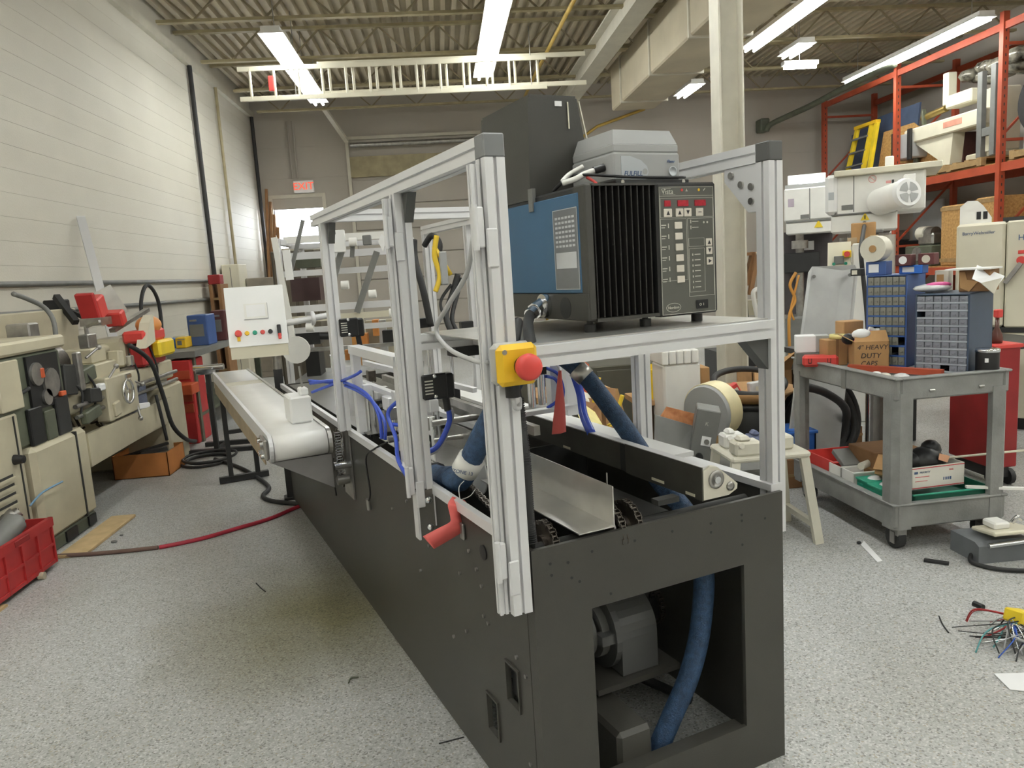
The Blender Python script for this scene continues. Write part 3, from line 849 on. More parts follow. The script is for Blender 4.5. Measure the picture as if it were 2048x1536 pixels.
# chain drive on the outside, left
sc = MB().box(-.055, 1.86, .50, -.02, 2.06, .83)
chain([(1.84, .82), (1.85, .58)], -.052, .022, CHROME); chain([(1.90, .82), (1.91, .56)], -.03, .022, CHROME)
for zz in (.80, .69, .585):
    sprocket(-.045, 1.875, zz, .032)
MB().cyl((-.088, 1.80, .675), (-.012, 1.80, .675), .018, n=16).build('idler_roller', CHROME, pm)
MB().cyl((-.075, 1.83, .60), (-.02, 1.83, .60), .022, n=14).build('idler_roller', STEEL, pm)
MB().box(-.010, 1.81, .50, -.002, 1.98, .83).build('chain_back_plate', STEEL, pm)
# thin dark cable hanging down the side to a plug
MB().tube([(.03, 1.30, .86), (-.012, 1.35, .83), (-.014, 1.50, .76), (-.014, 1.48, .62), (-.016, 1.52, .57)], .004).build('sensor_cable', BLACK, pm)
MB().cyl((-.016, 1.52, .58), (-.012, 1.53, .53), .010, n=8).build('cable_plug', STEEL, pm)
MB().tube([(-.008, 2.20, .62), (-.010, 2.24, .55), (-.008, 2.22, .42)], .004).build('sensor_cable', BLACK, pm)

# blue insulated glue hoses with silver clamps
h1 = MB().tube([(.16, 1.05, .70), (.10, .96, .77), (.06, .86, .82), (.055, .76, .835), (.06, .66, .855)], .036, n=12).tube([(.055, .665, .850), (.062, .60, .86), (.085, .56, .93), (.14, .52, 1.05), (.24, .50, 1.20), (.30, .52, 1.27)], .036, n=12)
ho1 = h1.build('glue_hose', BLUEH, pm)
MB().tube([(.070, .585, .890), (.087, .556, .935)], .0435, n=18, res=1).build('white_sleeve', WHITEP, ho1)
words('sleeve_text', 'ZONE 13', .016, INKB, ho1, Matrix.Translation((.045, .536, .90)) @ Matrix.Rotation(-.5, 4, 'Z') @ Matrix.Rotation(PI / 2, 4, 'X') @ Matrix.Rotation(-.25, 4, 'Z'))
MB().tube([(.058, .82, .828), (.062, .87, .815)], .043, n=12, res=1).build('hose_clamp', BLACK, ho1)
h2 = MB().tube([(.40, .70, 1.28), (.46, .66, 1.22), (.53, .60, 1.14), (.585, .52, 1.02), (.64, .46, .90), (.66, .38, .80), (.64, .22, .74), (.62, .14, .68), (.62, .12, .578), (.611, .12, .47), (.589, .12, .365), (.549, .12, .266), (.49, .12, .172), (.441, .12, .092), (.42, .12, .03)], .031, n=12)
ho2 = h2.build('glue_hose', BLUEH, pm)
MB().tube([(.437, .678, 1.245), (.465, .655, 1.215)], .034, n=14, res=1).build('silver_clamp', SHEET, ho2)
MB().tube([(.512, .617, 1.162), (.535, .595, 1.130)], .034, n=14, res=1).build('silver_clamp', SHEET, ho2)
MB().tube([(.56, .75, 1.25), (.58, .76, 1.14), (.60, .75, 1.05), (.58, .70, .98), (.56, .62, .93)], .016).build('air_tube', BLUET, pm)
MB().tube([(.42, .655, 1.27), (.425, .645, 1.19)], .004, res=1).build('cable_tie', BLACK, pm)
# cables and straps hanging at the rear right posts
for pts, r in (([(.72, 2.82, 1.72), (.71, 2.80, 1.60), (.73, 2.75, 1.42), (.76, 2.75, 1.20)], .022), ([(.70, 2.1, 1.50), (.66, 2.1, 1.40), (.60, 2.05, 1.30), (.60, 2.0, 1.22)], .016), ([(.72, 2.1, 1.48), (.69, 2.1, 1.40), (.63, 2.05, 1.28), (.64, 2.0, 1.2)], .012), ([(.66, 2.1, 1.45), (.60, 2.1, 1.38), (.58, 2.05, 1.32), (.62, 2.0, 1.2)], .008)):
    MB().tube(pts, r).build('black_cable', RUBBER, pm)
MB().tube([(.60, 2.1, 1.70), (.58, 2.1, 1.60), (.60, 2.1, 1.50), (.57, 2.1, 1.42)], .014).tube([(.58, 2.1, 1.65), (.66, 2.1, 1.5)], .012, res=1).build('yellow_strap', WIREY, pm)
MB().tube([(.60, 2.3, 1.66), (.63, 2.25, 1.71), (.65, 2.2, 1.66), (.63, 2.2, 1.58)], .016).build('black_cable', RUBBER, pm)
MB().bev(.60, 2.08, 1.45, .64, 2.12, 1.62, .006).build('grey_valve', VFDG, pm)

# ------------------------------------------------------------------ belt conveyor at the left
cv = mthing('belt_conveyor', 'white belt conveyor alongside the far left of the charcoal machine', 'conveyor', (-.22, 3.2, 0))
R_ = .058; zc = .80; b0 = 1.80; b1 = 4.75
pr_ = [(b0 + R_ * math.cos(PI / 2 + PI * i / 12), zc + R_ * math.sin(PI / 2 + PI * i / 12)) for i in range(13)] + [(b1 + R_ * math.cos(-PI / 2 + PI * i / 12), zc + R_ * math.sin(-PI / 2 + PI * i / 12)) for i in range(13)]
bl = MB().prism(pr_, 'x', -.345, -.115)
bo = bl.build('belt', BELT, cv)
for p in bo.data.polygons:
    if len(p.vertices) == 4: p.use_smooth = True
MB().box(-.3451, 3.75, zc + R_, -.115, 3.95, zc + R_ + .0006).build('belt_seam', IVORY, cv)
for a0, a1, nm in ((-.365, -.348, 'left'), (-.112, -.095, 'right')):
    r2 = .062
    MB().prism([(b0 + r2 * math.cos(PI / 2 + PI * i / 10), zc + r2 * math.sin(PI / 2 + PI * i / 10)) for i in range(11)] + [(b1, zc - r2), (b1, zc + r2)], 'x', a0, a1).build('side_plate', SHEET if nm == 'right' else ALU, cv)
bb_ = MB().bev(-.385, 1.76, .755, -.366, 1.92, .85, .01).build('bearing_plate', STEEL, cv)
for b, z in ((1.79, .83), (1.79, .775), (1.87, .83), (1.87, .775)): MB().cyl((-.385, b, z), (-.40, b, z), .013, n=8).build('bolt_head', CHROME, bb_)
MB().box(-.366, 1.95, .70, -.36, 4.7, .79).build('side_cover', mat('tan_skirt', (.35, .28, .19), .6), cv)
# grey wedge guard beneath the near roller
MB().prism([(-.36, .742), (-.10, .742), (-.10, .585), (-.29, .70)], 'y', 1.775, 1.79).build('wedge_guard', mat('violet_grey_panel', (.21, .20, .20), .45), cv)
MB().box(-.10, 1.775, .585, -.094, 2.3, .742).build('wedge_side', BASEG, cv)
for b in (4.6,):
    l = MB().bar((-.33, b, .74), (-.33, b, .03), .035).bar((-.13, b, .74), (-.13, b, .03), .035).bar((-.42, b, .03), (-.05, b, .03), .045).bar((-.33, b, .4), (-.13, b, .4), .03)
    l.build('support_leg', BLACKM, cv)

# white box sitting on the belt
wb_ = mthing('white_carton', 'glaring white box standing on the near end of the belt conveyor', 'box', (-.2, 2.1, .8586))
MB().bev(-.225, 1.99, .8588, -.125, 2.16, .985, .008).build('box_body', WHITE, wb_)
MB().bev(-.17, 2.01, .985, -.13, 2.08, 1.02, .006).build('box_lid', WHITE, wb_)
MB().cyl((-.15, 2.05, 1.02), (-.155, 2.05, 1.12), .005, n=8).build('stem', STEEL, wb_)

# ------------------------------------------------------------------ glue melter on the platform
gmel = mthing('hot_melt_unit', 'black and blue hot melt glue unit with keypad on the frame platform', 'glue machine', (.49, .45, 1.3246))
f = .129
body = MB().bev(.280, f + .030, 1.357, .700, .76, 1.708, .006)
body.build('housing', BLACKM, gmel)
MB().bev(.276, f, 1.357, .300, f + .06, 1.708, .004).build('corner_trim', HOPPER, gmel)
MB().bev(.274, .16, 1.43, .2795, .76, 1.690, .002).build('blue_side_panel', BLUEP, gmel)
MB().bev(.2735, .13, 1.357, .2795, .76, 1.428, .002).build('lower_side_panel', HOPPER, gmel)
fi = MB().box(.300, f + .034, 1.36, .500, f + .04, 1.70)
fi.build('grille_back', FINS, gmel)
f0 = MB().bev(.3035, f + .002, 1.362, .3075, f + .033, 1.703, .0015).build('cooling_fin', mat('grille_fin_plastic', (.024, .022, .021), .4), gmel)
copies(f0, [(.0195 * k, 0, 0) for k in range(1, 10)])
MB().box(.300, f, 1.352, .500, f + .035, 1.361).build('grille_edge', HOPPER, gmel)
MB().box(.300, f, 1.703, .500, f + .035, 1.709).build('grille_edge', HOPPER, gmel)
kp = MB().bev(.498, f - .004, 1.348, .702, f + .032, 1.709, .006).build('control_panel_surround', BLACKM, gmel)
y_ = f - .0055
MB().box(.505, y_, 1.353, .690, f - .004, 1.697).build('keypad_plate', PANELG, kp)
ln = MB()
def lrect(x0, z0, x1, z1, w=.0013):
    ln.box(x0, y_ - .0006, z0, x1, y_, z0 + w).box(x0, y_ - .0006, z1 - w, x1, y_, z1).box(x0, y_ - .0006, z0, x0 + w, y_, z1).box(x1 - w, y_ - .0006, z0, x1, y_, z1)
lrect(.505, 1.353, .690, 1.697); lrect(.505, 1.672, .690, 1.697, .001); lrect(.5085, 1.615, .6885, 1.667, .0008)
lrect(.507, 1.445, .595, 1.612, .0008); lrect(.598, 1.398, .688, 1.612, .001); lrect(.601, 1.535, .655, 1.558, .0007); lrect(.601, 1.41, .655, 1.53, .0007)
ln.build('panel_line', PANELL, kp)
pt = MB()
for k, z in enumerate((1.594, 1.565, 1.536, 1.507, 1.478, 1.449)):
    pt.box(.510, y_ - .0004, z, .526, y_, z + .003).box(.510, y_ - .0004, z - .006, .522, y_, z - .004).box(.532, y_ - .0004, z - .006, .535, y_, z + .006)
for k in range(7):
    pt.box(.612, y_ - .0004, 1.42 + k * .015, .615, y_, 1.426 + k * .015).box(.620, y_ - .0004, 1.422 + k * .015, .640, y_, 1.4245 + k * .015)
for k in range(2):
    pt.box(.608, y_ - .0004, 1.582 + k * .016, .611, y_, 1.592 + k * .016).box(.614, y_ - .0004, 1.586 + k * .016, .636, y_, 1.588 + k * .016)
    pt.cyl((.655 + k * .012, y_ - .0004, 1.600), (.655 + k * .012, y_, 1.600), .003, n=8)
pt.build('panel_print', PANELL, kp, 'stuff')
for x0, x1 in ((.522, .542), (.566, .602), (.624, .662)):
    MB().box(x0, y_ - .002, 1.645, x1, y_, 1.661).build('red_display', LEDR, kp)
def key(x, z, w, h, sym=None):
    MB().bev(x - w / 2, y_ - .003, z - h / 2, x + w / 2, y_, z + h / 2, .0015).build('key_button', KEY, kp)
    return (x, z, sym)
ks = [key(.532, 1.628, .028, .022, 'u'), key(.571, 1.628, .026, .022, 'u'), key(.599, 1.628, .026, .022, 'd'), key(.640, 1.628, .026, .022, 'e')]
for k in range(6): key(.566 + .0008 * k, 1.594 - .0292 * k, .026, .019)
ks += [key(.670, 1.545, .022, .021, 'u'), key(.671, 1.522, .022, .021, 'd'), key(.672, 1.493, .022, .021, 'r')]
ar = MB()
for x, z, s_ in ks:
    r = .0055
    tri = {'u': [(x - r, z - r), (x + r, z - r), (x, z + r)], 'd': [(x - r, z + r), (x, z - r), (x + r, z + r)], 'r': [(x - r, z - r), (x + r, z), (x - r, z + r)], 'e': [(x - r, z - .001), (x + r, z - .001), (x + r, z + .001), (x - r, z + .001)]}[s_]
    ar.prism(tri, 'y', y_ - .0036, y_ - .003)
ar.build('key_arrow', INKK, kp)
words('brand_text', 'Vista', .020, PANELL, kp, facing_front(.533, y_ - .0004, 1.684))
MB().box(.517, y_ - .0005, 1.692, .545, y_, 1.6928).box(.517, y_ - .0005, 1.6755, .560, y_, 1.6763).build('brand_rule', PANELL, kp)
MB().cyl((.582, y_ - .001, 1.688), (.582, y_, 1.688), .004, n=10).build('red_indicator', RED, kp)
MB().cyl((.640, y_ - .001, 1.688), (.640, y_, 1.688), .004, n=10).build('amber_indicator', YEL, kp)
warn = MB().prism([(.594, 1.684), (.602, 1.684), (.598, 1.692)], 'y', y_ - .0005, y_).prism([(.655, 1.687), (.657, 1.685), (.663, 1.692), (.662, 1.693)], 'y', y_ - .0005, y_)
warn.build('warning_symbol', PANELL, kp)
el = MB()
for i in range(28):
    a, c = 2 * PI * i / 28, 2 * PI * (i + 1) / 28
    el.prism([(.543 + .025 * math.cos(a), 1.372 + .0125 * math.sin(a)), (.543 + .025 * math.cos(c), 1.372 + .0125 * math.sin(c)), (.543 + .0238 * math.cos(c), 1.372 + .0115 * math.sin(c)), (.543 + .0238 * math.cos(a), 1.372 + .0115 * math.sin(a))], 'y', y_ - .0005, y_)
el.build('oval_emblem', PANELL, kp)
words('maker_text', 'Nordson', .011, PANELL, kp, facing_front(.543, y_ - .0004, 1.372), sx=.95)
sw_ = MB().bev(.620, y_ - .004, 1.362, .662, y_, 1.387, .002).build('rocker_switch', BLACK, kp)
words('rocker_mark', 'O  I', .010, PANELL, sw_, facing_front(.637, y_ - .0046, 1.374))
for a, b in ((.30, .17), (.48, .17), (.66, .17), (.30, .7), (.66, .7)):
    MB().cyl((a, b, 1.3246), (a, b, 1.345), .016, n=12).cyl((a, b, 1.345), (a, b, 1.358), .009, n=10).build('rubber_foot', BLACK, gmel)
# instruction label on the blue side
lb = MB().box(.2725, .165, 1.44, .274, .295, 1.655).build('instruction_label', LABELG, gmel)
q = MB()
for k in range(7):
    z = 1.635 - k * .0125
    for j in range(6):
        q.box(.2720, .18 + j * .018, z - .006, .2726, .193 + j * .018, z)
q.box(.2720, .176, 1.497, .2726, .285, 1.540)
q.box(.272, .165, 1.653, .2726, .295, 1.655).box(.272, .165, 1.44, .2726, .295, 1.442).box(.272, .165, 1.44, .2726, .167, 1.655).box(.272, .293, 1.44, .2726, .295, 1.655)
q.build('label_print', LABELL, lb)
# conduit fitting and hose leaving the lower side panel
ft = MB().cyl((.2735, .36, 1.395), (.258, .36, 1.395), .034, n=20).build('conduit_fitting', CHROME, gmel)
MB().cyl((.258, .36, 1.395), (.225, .345, 1.383), .024, n=8).cyl((.225, .345, 1.383), (.205, .335, 1.373), .019, n=16).build('fitting_nut', CHROME, ft)
MB().tube([(.206, .336, 1.374), (.165, .30, 1.345), (.13, .26, 1.335), (.10, .20, 1.37)][:1] + [(.172, .285, 1.355), (.12, .18, 1.335), (.075, .085, 1.322), (.060, .058, 1.310)], .015, n=12).build('flexible_conduit', RUBBER, ft)
MB().cyl((.2735, .25, 1.39), (.2725, .25, 1.39), .03, n=20).build('knockout_disc', BLACKM, gmel)
# glue hopper
hp = MB()
hv = [(.276, .43, 1.700), (.500, .43, 1.700), (.500, .76, 1.700), (.276, .76, 1.700), (.279, .415, 1.985), (.440, .415, 1.985), (.440, .745, 1.985), (.279, .745, 1.985)]
hp.add(hv, [(0, 3, 2, 1), (4, 5, 6, 7), (0, 1, 5, 4), (1, 2, 6, 5), (2, 3, 7, 6), (3, 0, 4, 7)])
hpo = hp.build('hopper', HOPPER, gmel)
MB().box(.284, .415, 1.985, .436, .745, 1.992).build('hopper_lid', HOPPER, hpo)
MB().box(.365, .4125, 1.962, .388, .4145, 1.976).build('white_sticker', PAPER, hpo)
MB().bar((.408, .4135, 1.975), (.411, .416, 1.90), .004, .002).bar((.452, .424, 1.98), (.508, .432, 1.74), .004, .004).build('hinge_rod', BEIGE2, hpo)
MB().box(.270, .405, 1.665, .282, .43, 1.73).build('hopper_bracket', GREYM, hpo)

# grey drive unit on the melter
vf = mthing('drive_unit', 'grey electronic drive box on a black plate on top of the glue unit', 'drive', (.53, .33, 1.7086))
MB().bev(.405, .175, 1.7088, .650, .42, 1.723, .002).build('mount_plate', BLACK, vf)
MB().cyl((.425, .172, 1.717), (.425, .175, 1.717), .006, n=8).cyl((.628, .172, 1.717), (.628, .175, 1.717), .006, n=8).build('mount_screw', CHROME, vf)
MB().bev(.415, .20, 1.723, .640, .42, 1.800, .006).build('lower_case', VFDG, vf)
MB().bev(.418, .203, 1.800, .637, .418, 1.822, .003).build('case_band', VFDG, vf)
top = MB(); tv = [(.420, .205, 1.822), (.635, .205, 1.822), (.635, .416, 1.822), (.420, .416, 1.822), (.432, .222, 1.862), (.622, .222, 1.862), (.622, .405, 1.862), (.432, .405, 1.862)]
top.add(tv, [(0, 3, 2, 1), (4, 5, 6, 7), (0, 1, 5, 4), (1, 2, 6, 5), (2, 3, 7, 6), (3, 0, 4, 7)])
top.build('upper_case', VFDG, vf)
bdg = MB().prism([(.440, 1.727), (.440, 1.789), (.470, 1.789), (.505, 1.778), (.525, 1.762), (.530, 1.745), (.520, 1.727)], 'y', .1985, .1998).build('pale_badge', VFDL, vf)
words('badge_text', 'FULFILL', .018, INKB, bdg, facing_front(.478, .1980, 1.742), shear=.2)
MB().cyl((.518, .198, 1.748), (.518, .1985, 1.748), .008, n=12).build('badge_star', VFDG, bdg)
MB().lathe([(.014, 0), (.014, -.002), (.011, -.002), (.011, -.001)], (.612, .1985, 1.748), 'y', 18).build('round_seal', VFDL, vf)
words('small_text', 'Flame', .011, INKB, vf, facing_front(.606, .1982, 1.775), shear=.3)
cb = MB().cyl((.414, .245, 1.765), (.385, .25, 1.757), .011, n=10).build('cable_gland', BLACK, vf)
MB().tube([(.385, .25, 1.757), (.355, .255, 1.748), (.33, .26, 1.736), (.30, .28, 1.728)], .008).tube([(.40, .33, 1.78), (.36, .34, 1.76), (.33, .33, 1.74)], .007).build('white_cable', WHITEP, cb)
MB().tube([(.33, .27, 1.748), (.36, .24, 1.745), (.40, .19, 1.735), (.46, .185, 1.731), (.55, .18, 1.729), (.64, .18, 1.729)], .004).tube([(.30, .28, 1.73), (.295, .30, 1.72), (.30, .33, 1.713)], .005).build('black_cable', BLACK, cb)
MB().tube([(.36, .25, 1.74), (.372, .235, 1.728), (.378, .22, 1.714)], .004).build('red_wire', RED, cb)
MB().bev(.425, .425, 1.723, .46, .47, 1.85, .01).build('junction_box', WHITEP, vf)

# coral tags on wires
tg = mthing('warning_tag', 'coral vinyl tag curled on a wire below the hose at the left side', 'tag', (-.03, .58, .74))
EL = [(-0.0073, 0.5, 0.8427), (-0.0341, 0.47, 0.8323), (-0.0351, 0.46, 0.8091), (-0.0369, 0.45, 0.7954), (-0.0447, 0.44, 0.786), (-0.0844, 0.44, 0.7746), (-0.1284, 0.44, 0.7613)]
ER = [(0.0317, 0.5, 0.8227), (0.0309, 0.48, 0.8139), (0.0157, 0.47, 0.7962), (0.0025, 0.46, 0.7815), (0.0024, 0.45, 0.7503), (-0.0453, 0.45, 0.7297), (-0.0951, 0.45, 0.713)]
def smooth(P, n=4):
    P = [Vector(p) for p in P]; Q = []
    for i in range(len(P) - 1):
        a, b, c, d = P[max(i - 1, 0)], P[i], P[i + 1], P[min(i + 2, len(P) - 1)]
        for q in range(n):
            s = q / n
            Q.append(0.5 * (2 * b + (c - a) * s + (2 * a - 5 * b + 4 * c - d) * s * s + (3 * b - a - 3 * c + d) * s ** 3))
    return Q + [P[-1]]
QL, QR = smooth(EL), smooth(ER)
tv_ = []
for l, r in zip(QL, QR): tv_ += [l, r, l + Vector((0, .0015, 0)), r + Vector((0, .0015, 0))]
tf_ = []
for q in range(len(QL) - 1):
    o = q * 4
    tf_ += [(o, o + 1, o + 5, o + 4), (o + 2, o + 6, o + 7, o + 3), (o, o + 4, o + 6, o + 2), (o + 1, o + 3, o + 7, o + 5)]
tf_ += [(0, 2, 3, 1), (len(tv_) - 4, len(tv_) - 3, len(tv_) - 1, len(tv_) - 2)]
MB().add(tv_, tf_, True).build('tag_strip', CORAL, tg)
MB().tube([(0.012, 0.49, 0.8306), (0.0231, 0.52, 0.8603), (0.0524, 0.55, 0.8685)], .0015, n=5).tube([(0.012, 0.49, 0.8306), (0.0607, 0.53, 0.8239), (0.0886, 0.55, 0.8363)], .0015, n=5).build('tag_wire', WHITEP, tg)
tg2 = mthing('warning_tag', 'coral vinyl tag hanging straight from the right hose under the platform', 'tag', (.42, .60, 1.0))
tp = MB()
prof = [(.44, 1.165, .012), (.438, 1.14, .018), (.436, 1.10, .028), (.433, 1.05, .040), (.428, 1.0, .050), (.424, .955, .056)]
vs = []
for a, z, w in prof:
    for s_, dy in ((-.5, .0), (0, -.008), (.5, .004)):
        vs.append((a + s_ * w, .60 + dy, z)); 
n_ = len(vs); vs2 = vs + [(x, y + .002, z) for x, y, z in vs]
fs = []
for k in range(len(prof) - 1):
    for j in range(2):
        a = k * 3 + j
        fs += [(a, a + 1, a + 4, a + 3), (n_ + a, n_ + a + 3, n_ + a + 4, n_ + a + 1)]
    fs += [(k * 3, k * 3 + 3, n_ + k * 3 + 3, n_ + k * 3), (k * 3 + 2, n_ + k * 3 + 2, n_ + k * 3 + 5, k * 3 + 5)]
tp.add(vs2, fs, True).build('tag_strip', CORAL, tg2)
MB().tube([(.44, .60, 1.16), (.435, .63, 1.20), (.43, .66, 1.26)], .002, n=5).build('tag_wire', WHITEP, tg2)

# operator panel left of the machine (own axes: x right, y away, z up)
oc = (-1.2501, 5.2, 1.0798)
op = thing('operator_panel', 'white operator panel with small screen and coloured push buttons on an arm', 'control panel', (oc[0], oc[1], 0), .22, None, (0, 0, 0))
MB().prism([(.0, 1.03), (.0, 1.115), (.10, 1.50), (.16, 1.50), (.20, 1.42), (.20, 1.03)], 'x', -.185, .185).build('enclosure', BEIGE2, op)
sl = math.atan2(.10, .385)
FM = Matrix.Translation((0, .05, 1.3075)) @ Matrix.Rotation(PI / 2 - sl, 4, 'X')   # x right, y up the slope, z out of the face
fc = MB().bev(-.19, -.205, 0, .19, .205, .006, .003); fc.xf(FM); fc.build('face_plate', WHITE, op)
b_ = MB().box(-.075, -.02, .006, .075, .085, .010).box(-.062, -.008, .010, .062, .077, .0105); b_.xf(FM)
so = b_.build('screen_bezel', WHITEP, op)
b_ = MB().box(-.060, -.006, .0105, .060, .075, .0112); b_.xf(FM); b_.build('touch_screen', PAPER, so)
b_ = MB().box(-.078, -.024, .006, .078, -.020, .011).box(.075, -.024, .006, .078, .085, .011); b_.xf(FM); b_.build('bezel_shadow_edge', VFDG, so)
for x, m_, r, h in ((-.125, RED, .024, .03), (-.07, YEL, .016, .012), (-.02, GREENB, .016, .012), (.03, RED, .016, .012), (.08, BLACK, .016, .016)):
    b_ = MB().cyl((x, -.115, .006), (x, -.115, .006 + h), r, r * .85, 14); b_.xf(FM)
    b_.build('push_button', m_, op)
b_ = MB().box(-.135, -.165, .006, -.115, -.125, .014); b_.xf(FM); b_.build('yellow_collar', YEL, op)
b_ = MB().bev(.125, -.155, .006, .150, -.075, .03, .004); b_.xf(FM); lv = b_.build('selector_lever', BLACK, op)
b_ = MB().bev(.127, -.175, .02, .148, -.135, .034, .004); b_.xf(FM); b_.build('lever_tip', RED, lv)
MB().cyl((.10, .10, 1.03), (.10, .10, .93), .03, n=14).build('swivel_joint', STEEL, op)
MB().box(.07, .07, .02, .13, .13, .93).bev(.05, .05, 0, .15, .15, .02).build('pedestal_post', BLACKM, op)
MB().cyl((.19, .12, 1.24), (.55, .12, 1.28), .022, n=12).lathe([(.05, 0), (.05, .02), (.03, .03)], (.36, .12, 1.26), 'x', 16).build('support_arm', ALU, op)

# ------------------------------------------------------------------ second aluminium machine behind (world axes)
m2 = thing('framed_machine', 'pale aluminium framed machine with stacked cross beams behind the charcoal one', 'machine', (-.9, 6.6, 0))
BRT = mat('bright_white_aluminium', (.84, .84, .82), .4, .1, var=.02)
def beam(p, q, w, h, m_=None, nm='cross_beam'):
    return MB().bar(p, q, w, h).build(nm, m_ or BRT, m2)
for x in (-1.3296, -0.3359):
    for y in (6.5, 7.6):
        MB().ext((x, y), .05, 'z', 0, 1.86).build('frame_post', ALU, m2)
xa, xb = -1.3296, -0.3359
for zz, y, w, h, m_ in ((1.2954, 6.47, .05, .055, ALU), (1.2115, 6.45, .04, .05, BEIGE2), (1.1146, 6.5, .05, .045, ALU), (0.9495, 6.45, .04, .03, STEEL), (1.5907, 6.6, .05, .05, ALU), (1.739, 6.7, .05, .06, ALU), (1.8822, 6.8, .05, .06, WHITEP), (1.8332, 7.0, .05, .04, ALU), (1.86, 7.6, .05, .05, ALU)):
    beam((xa, y, zz), (xb + .1, y, zz), w, h, m_)
MB().bar((xa, 6.5, 1.86), (xa, 7.6, 1.86), .05).bar((xb, 6.5, 1.86), (xb, 7.6, 1.86), .05).build('side_beam', ALU, m2)
def p2(a, b, w, h, m_, nm):
    MB().bar(a, b, w, h, (0, 1, 0)).build(nm, m_, m2)
p2((-0.7981, 6.4, 1.7451), (-0.9112, 6.4, 1.4579), .05, .02, GREYM, 'slanted_arm')
p2((-0.51, 6.4, 1.7277), (-0.7186, 6.4, 1.2382), .05, .02, GREYM, 'slanted_arm')
p2((-1.0821, 6.4, 2.0155), (-1.2267, 6.4, 1.5885), .03, .02, GREYM, 'slanted_arm')
p2((-0.691, 6.35, 1.8297), (-0.7121, 6.35, 1.6899), .035, .02, GREYM, 'slanted_arm')
p2((-1.3065, 6.3, 1.8834), (-1.2394, 6.3, 1.0123), .045, .03, WHITEP, 'white_upright')
p2((-1.223, 6.3, 1.7795), (-1.2165, 6.3, 1.5395), .06, .02, WHITE, 'white_upright')
MB().bev(*(-0.8889, 6.3, 1.7358, -0.7501, 6.34, 1.9139), .005).build('white_guard', WHITE, m2)
MB().bev(*(-0.9535, 6.3, 1.7458, -0.8941, 6.35, 1.8092), .005).bev(*(-0.6292, 6.5, 1.7898, -0.5591, 6.56, 1.8718), .005).build('bearing_unit', GREYM, m2)
for c in ((-0.687, 6.3, 1.8112), (-0.7831, 6.3, 1.4714), (-0.5687, 6.3, 1.3844), (-1.0968, 6.3, 1.1461), (-0.4156, 6.3, 1.2226)):
    MB().cyl((c[0] - .03, c[1], c[2]), (c[0] + .03, c[1], c[2]), .035, n=14).build('roller_end', WHITEP, m2)
MB().prism([(-0.4533, 1.86), (-0.4132, 1.83), (-0.4517, 1.72), (-0.4849, 1.80)], 'y', 6.28, 6.32).build('bright_flag', WHITE, m2)
MB().box(*(-1.3903, 7.2, 1.3436, -1.1272, 7.5, 1.5545)).build('dark_bin', mat('maroon_panel', (.06, .03, .03), .5), m2)
MB().box(*(-1.3263, 7.2, 1.6491, -1.1005, 7.5, 1.7852)).build('dark_panel', GREENISH, m2)
MB().box(*(-1.2889, 7, 0.6251, -1.1636, 7.3, 0.9004)).box(*(-1.4256, 7.1, 0.9432, -1.155, 7.3, 1.0813)).build('dark_drive_box', BLACKM, m2)
MB().cyl((-1.2081, 6.2, 0.9786), (-1.2081, 6.23, 0.9786), .11, n=24).build('white_wheel', WHITEP, m2)
MB().box(xa - .02, 6.5, .62, xb + .1, 7.6, .66).build('lower_deck', GREYM, m2)
MB().cyl((-1.0236, 6.3, 1.0711), (-0.911, 6.3, 1.0631), .03, n=12).build('clamp_arm', BLACK, m2)
MB().bev(*(-0.5437, 6.6, 0.93, -0.3938, 6.7, 1.0598), .005).build('motor_block', BLACKM, m2)

t = thing('dark_cabinet', 'tall dark brown cabinet seen between the beams of the framed machine', 'cabinet', (-1.8316, 10.2, 0))
q = (-2.1423, 10, -0.0009, -1.598, 10.5, 1.9336)
MB().bev(q[0], q[1], 0, q[3], q[4], q[5], .01).build('cabinet_body', mat('olive_brown_steel', (.10, .085, .06), .6), t)
for k in range(2): MB().bev(q[0] + .02 + k * (q[3] - q[0]) / 2, q[1] - .012, .1, q[0] - .02 + (k + 1) * (q[3] - q[0]) / 2, q[1], q[5] - .05, .004).build('cabinet_door', mat('olive_brown_door', (.13, .11, .08), .6), t)
# orange and tan uprights seen through machine two
fr = thing('rack_upright', 'orange upright with tan panels far behind the framed machine', 'rack', (-0.9, 9.0, 0))
MB().box(-1.0994, 9.0, 0, -1.0129, 9.08, 1.0472).build('orange_post', mat('faded_orange', (.50, .24, .06), .6), fr)
FOD = mat('faded_orange_dark', (.55, .22, .05), .6)
for q in ((-1.0423, 9.1, 0.6785, -0.9308, 9.3, 0.869), (-1.209, 9.1, 0.5709, -1.1211, 9.3, 0.6904), (-0.8572, 9.1, 0.8347, -0.7867, 9.3, 1.0246)):
    MB().box(*q).build('orange_box', FOD, fr)
MB().box(*(-0.9704, 9.4, 0.262, -0.6352, 9.6, 1.0041)).build('tan_panel', mat('tan_panel', (.40, .36, .27), .6), fr)
MB().box(*(-0.7956, 9.2, 0.4083, -0.7061, 9.3, 1.0126)).build('grey_panel', VFDG, fr)

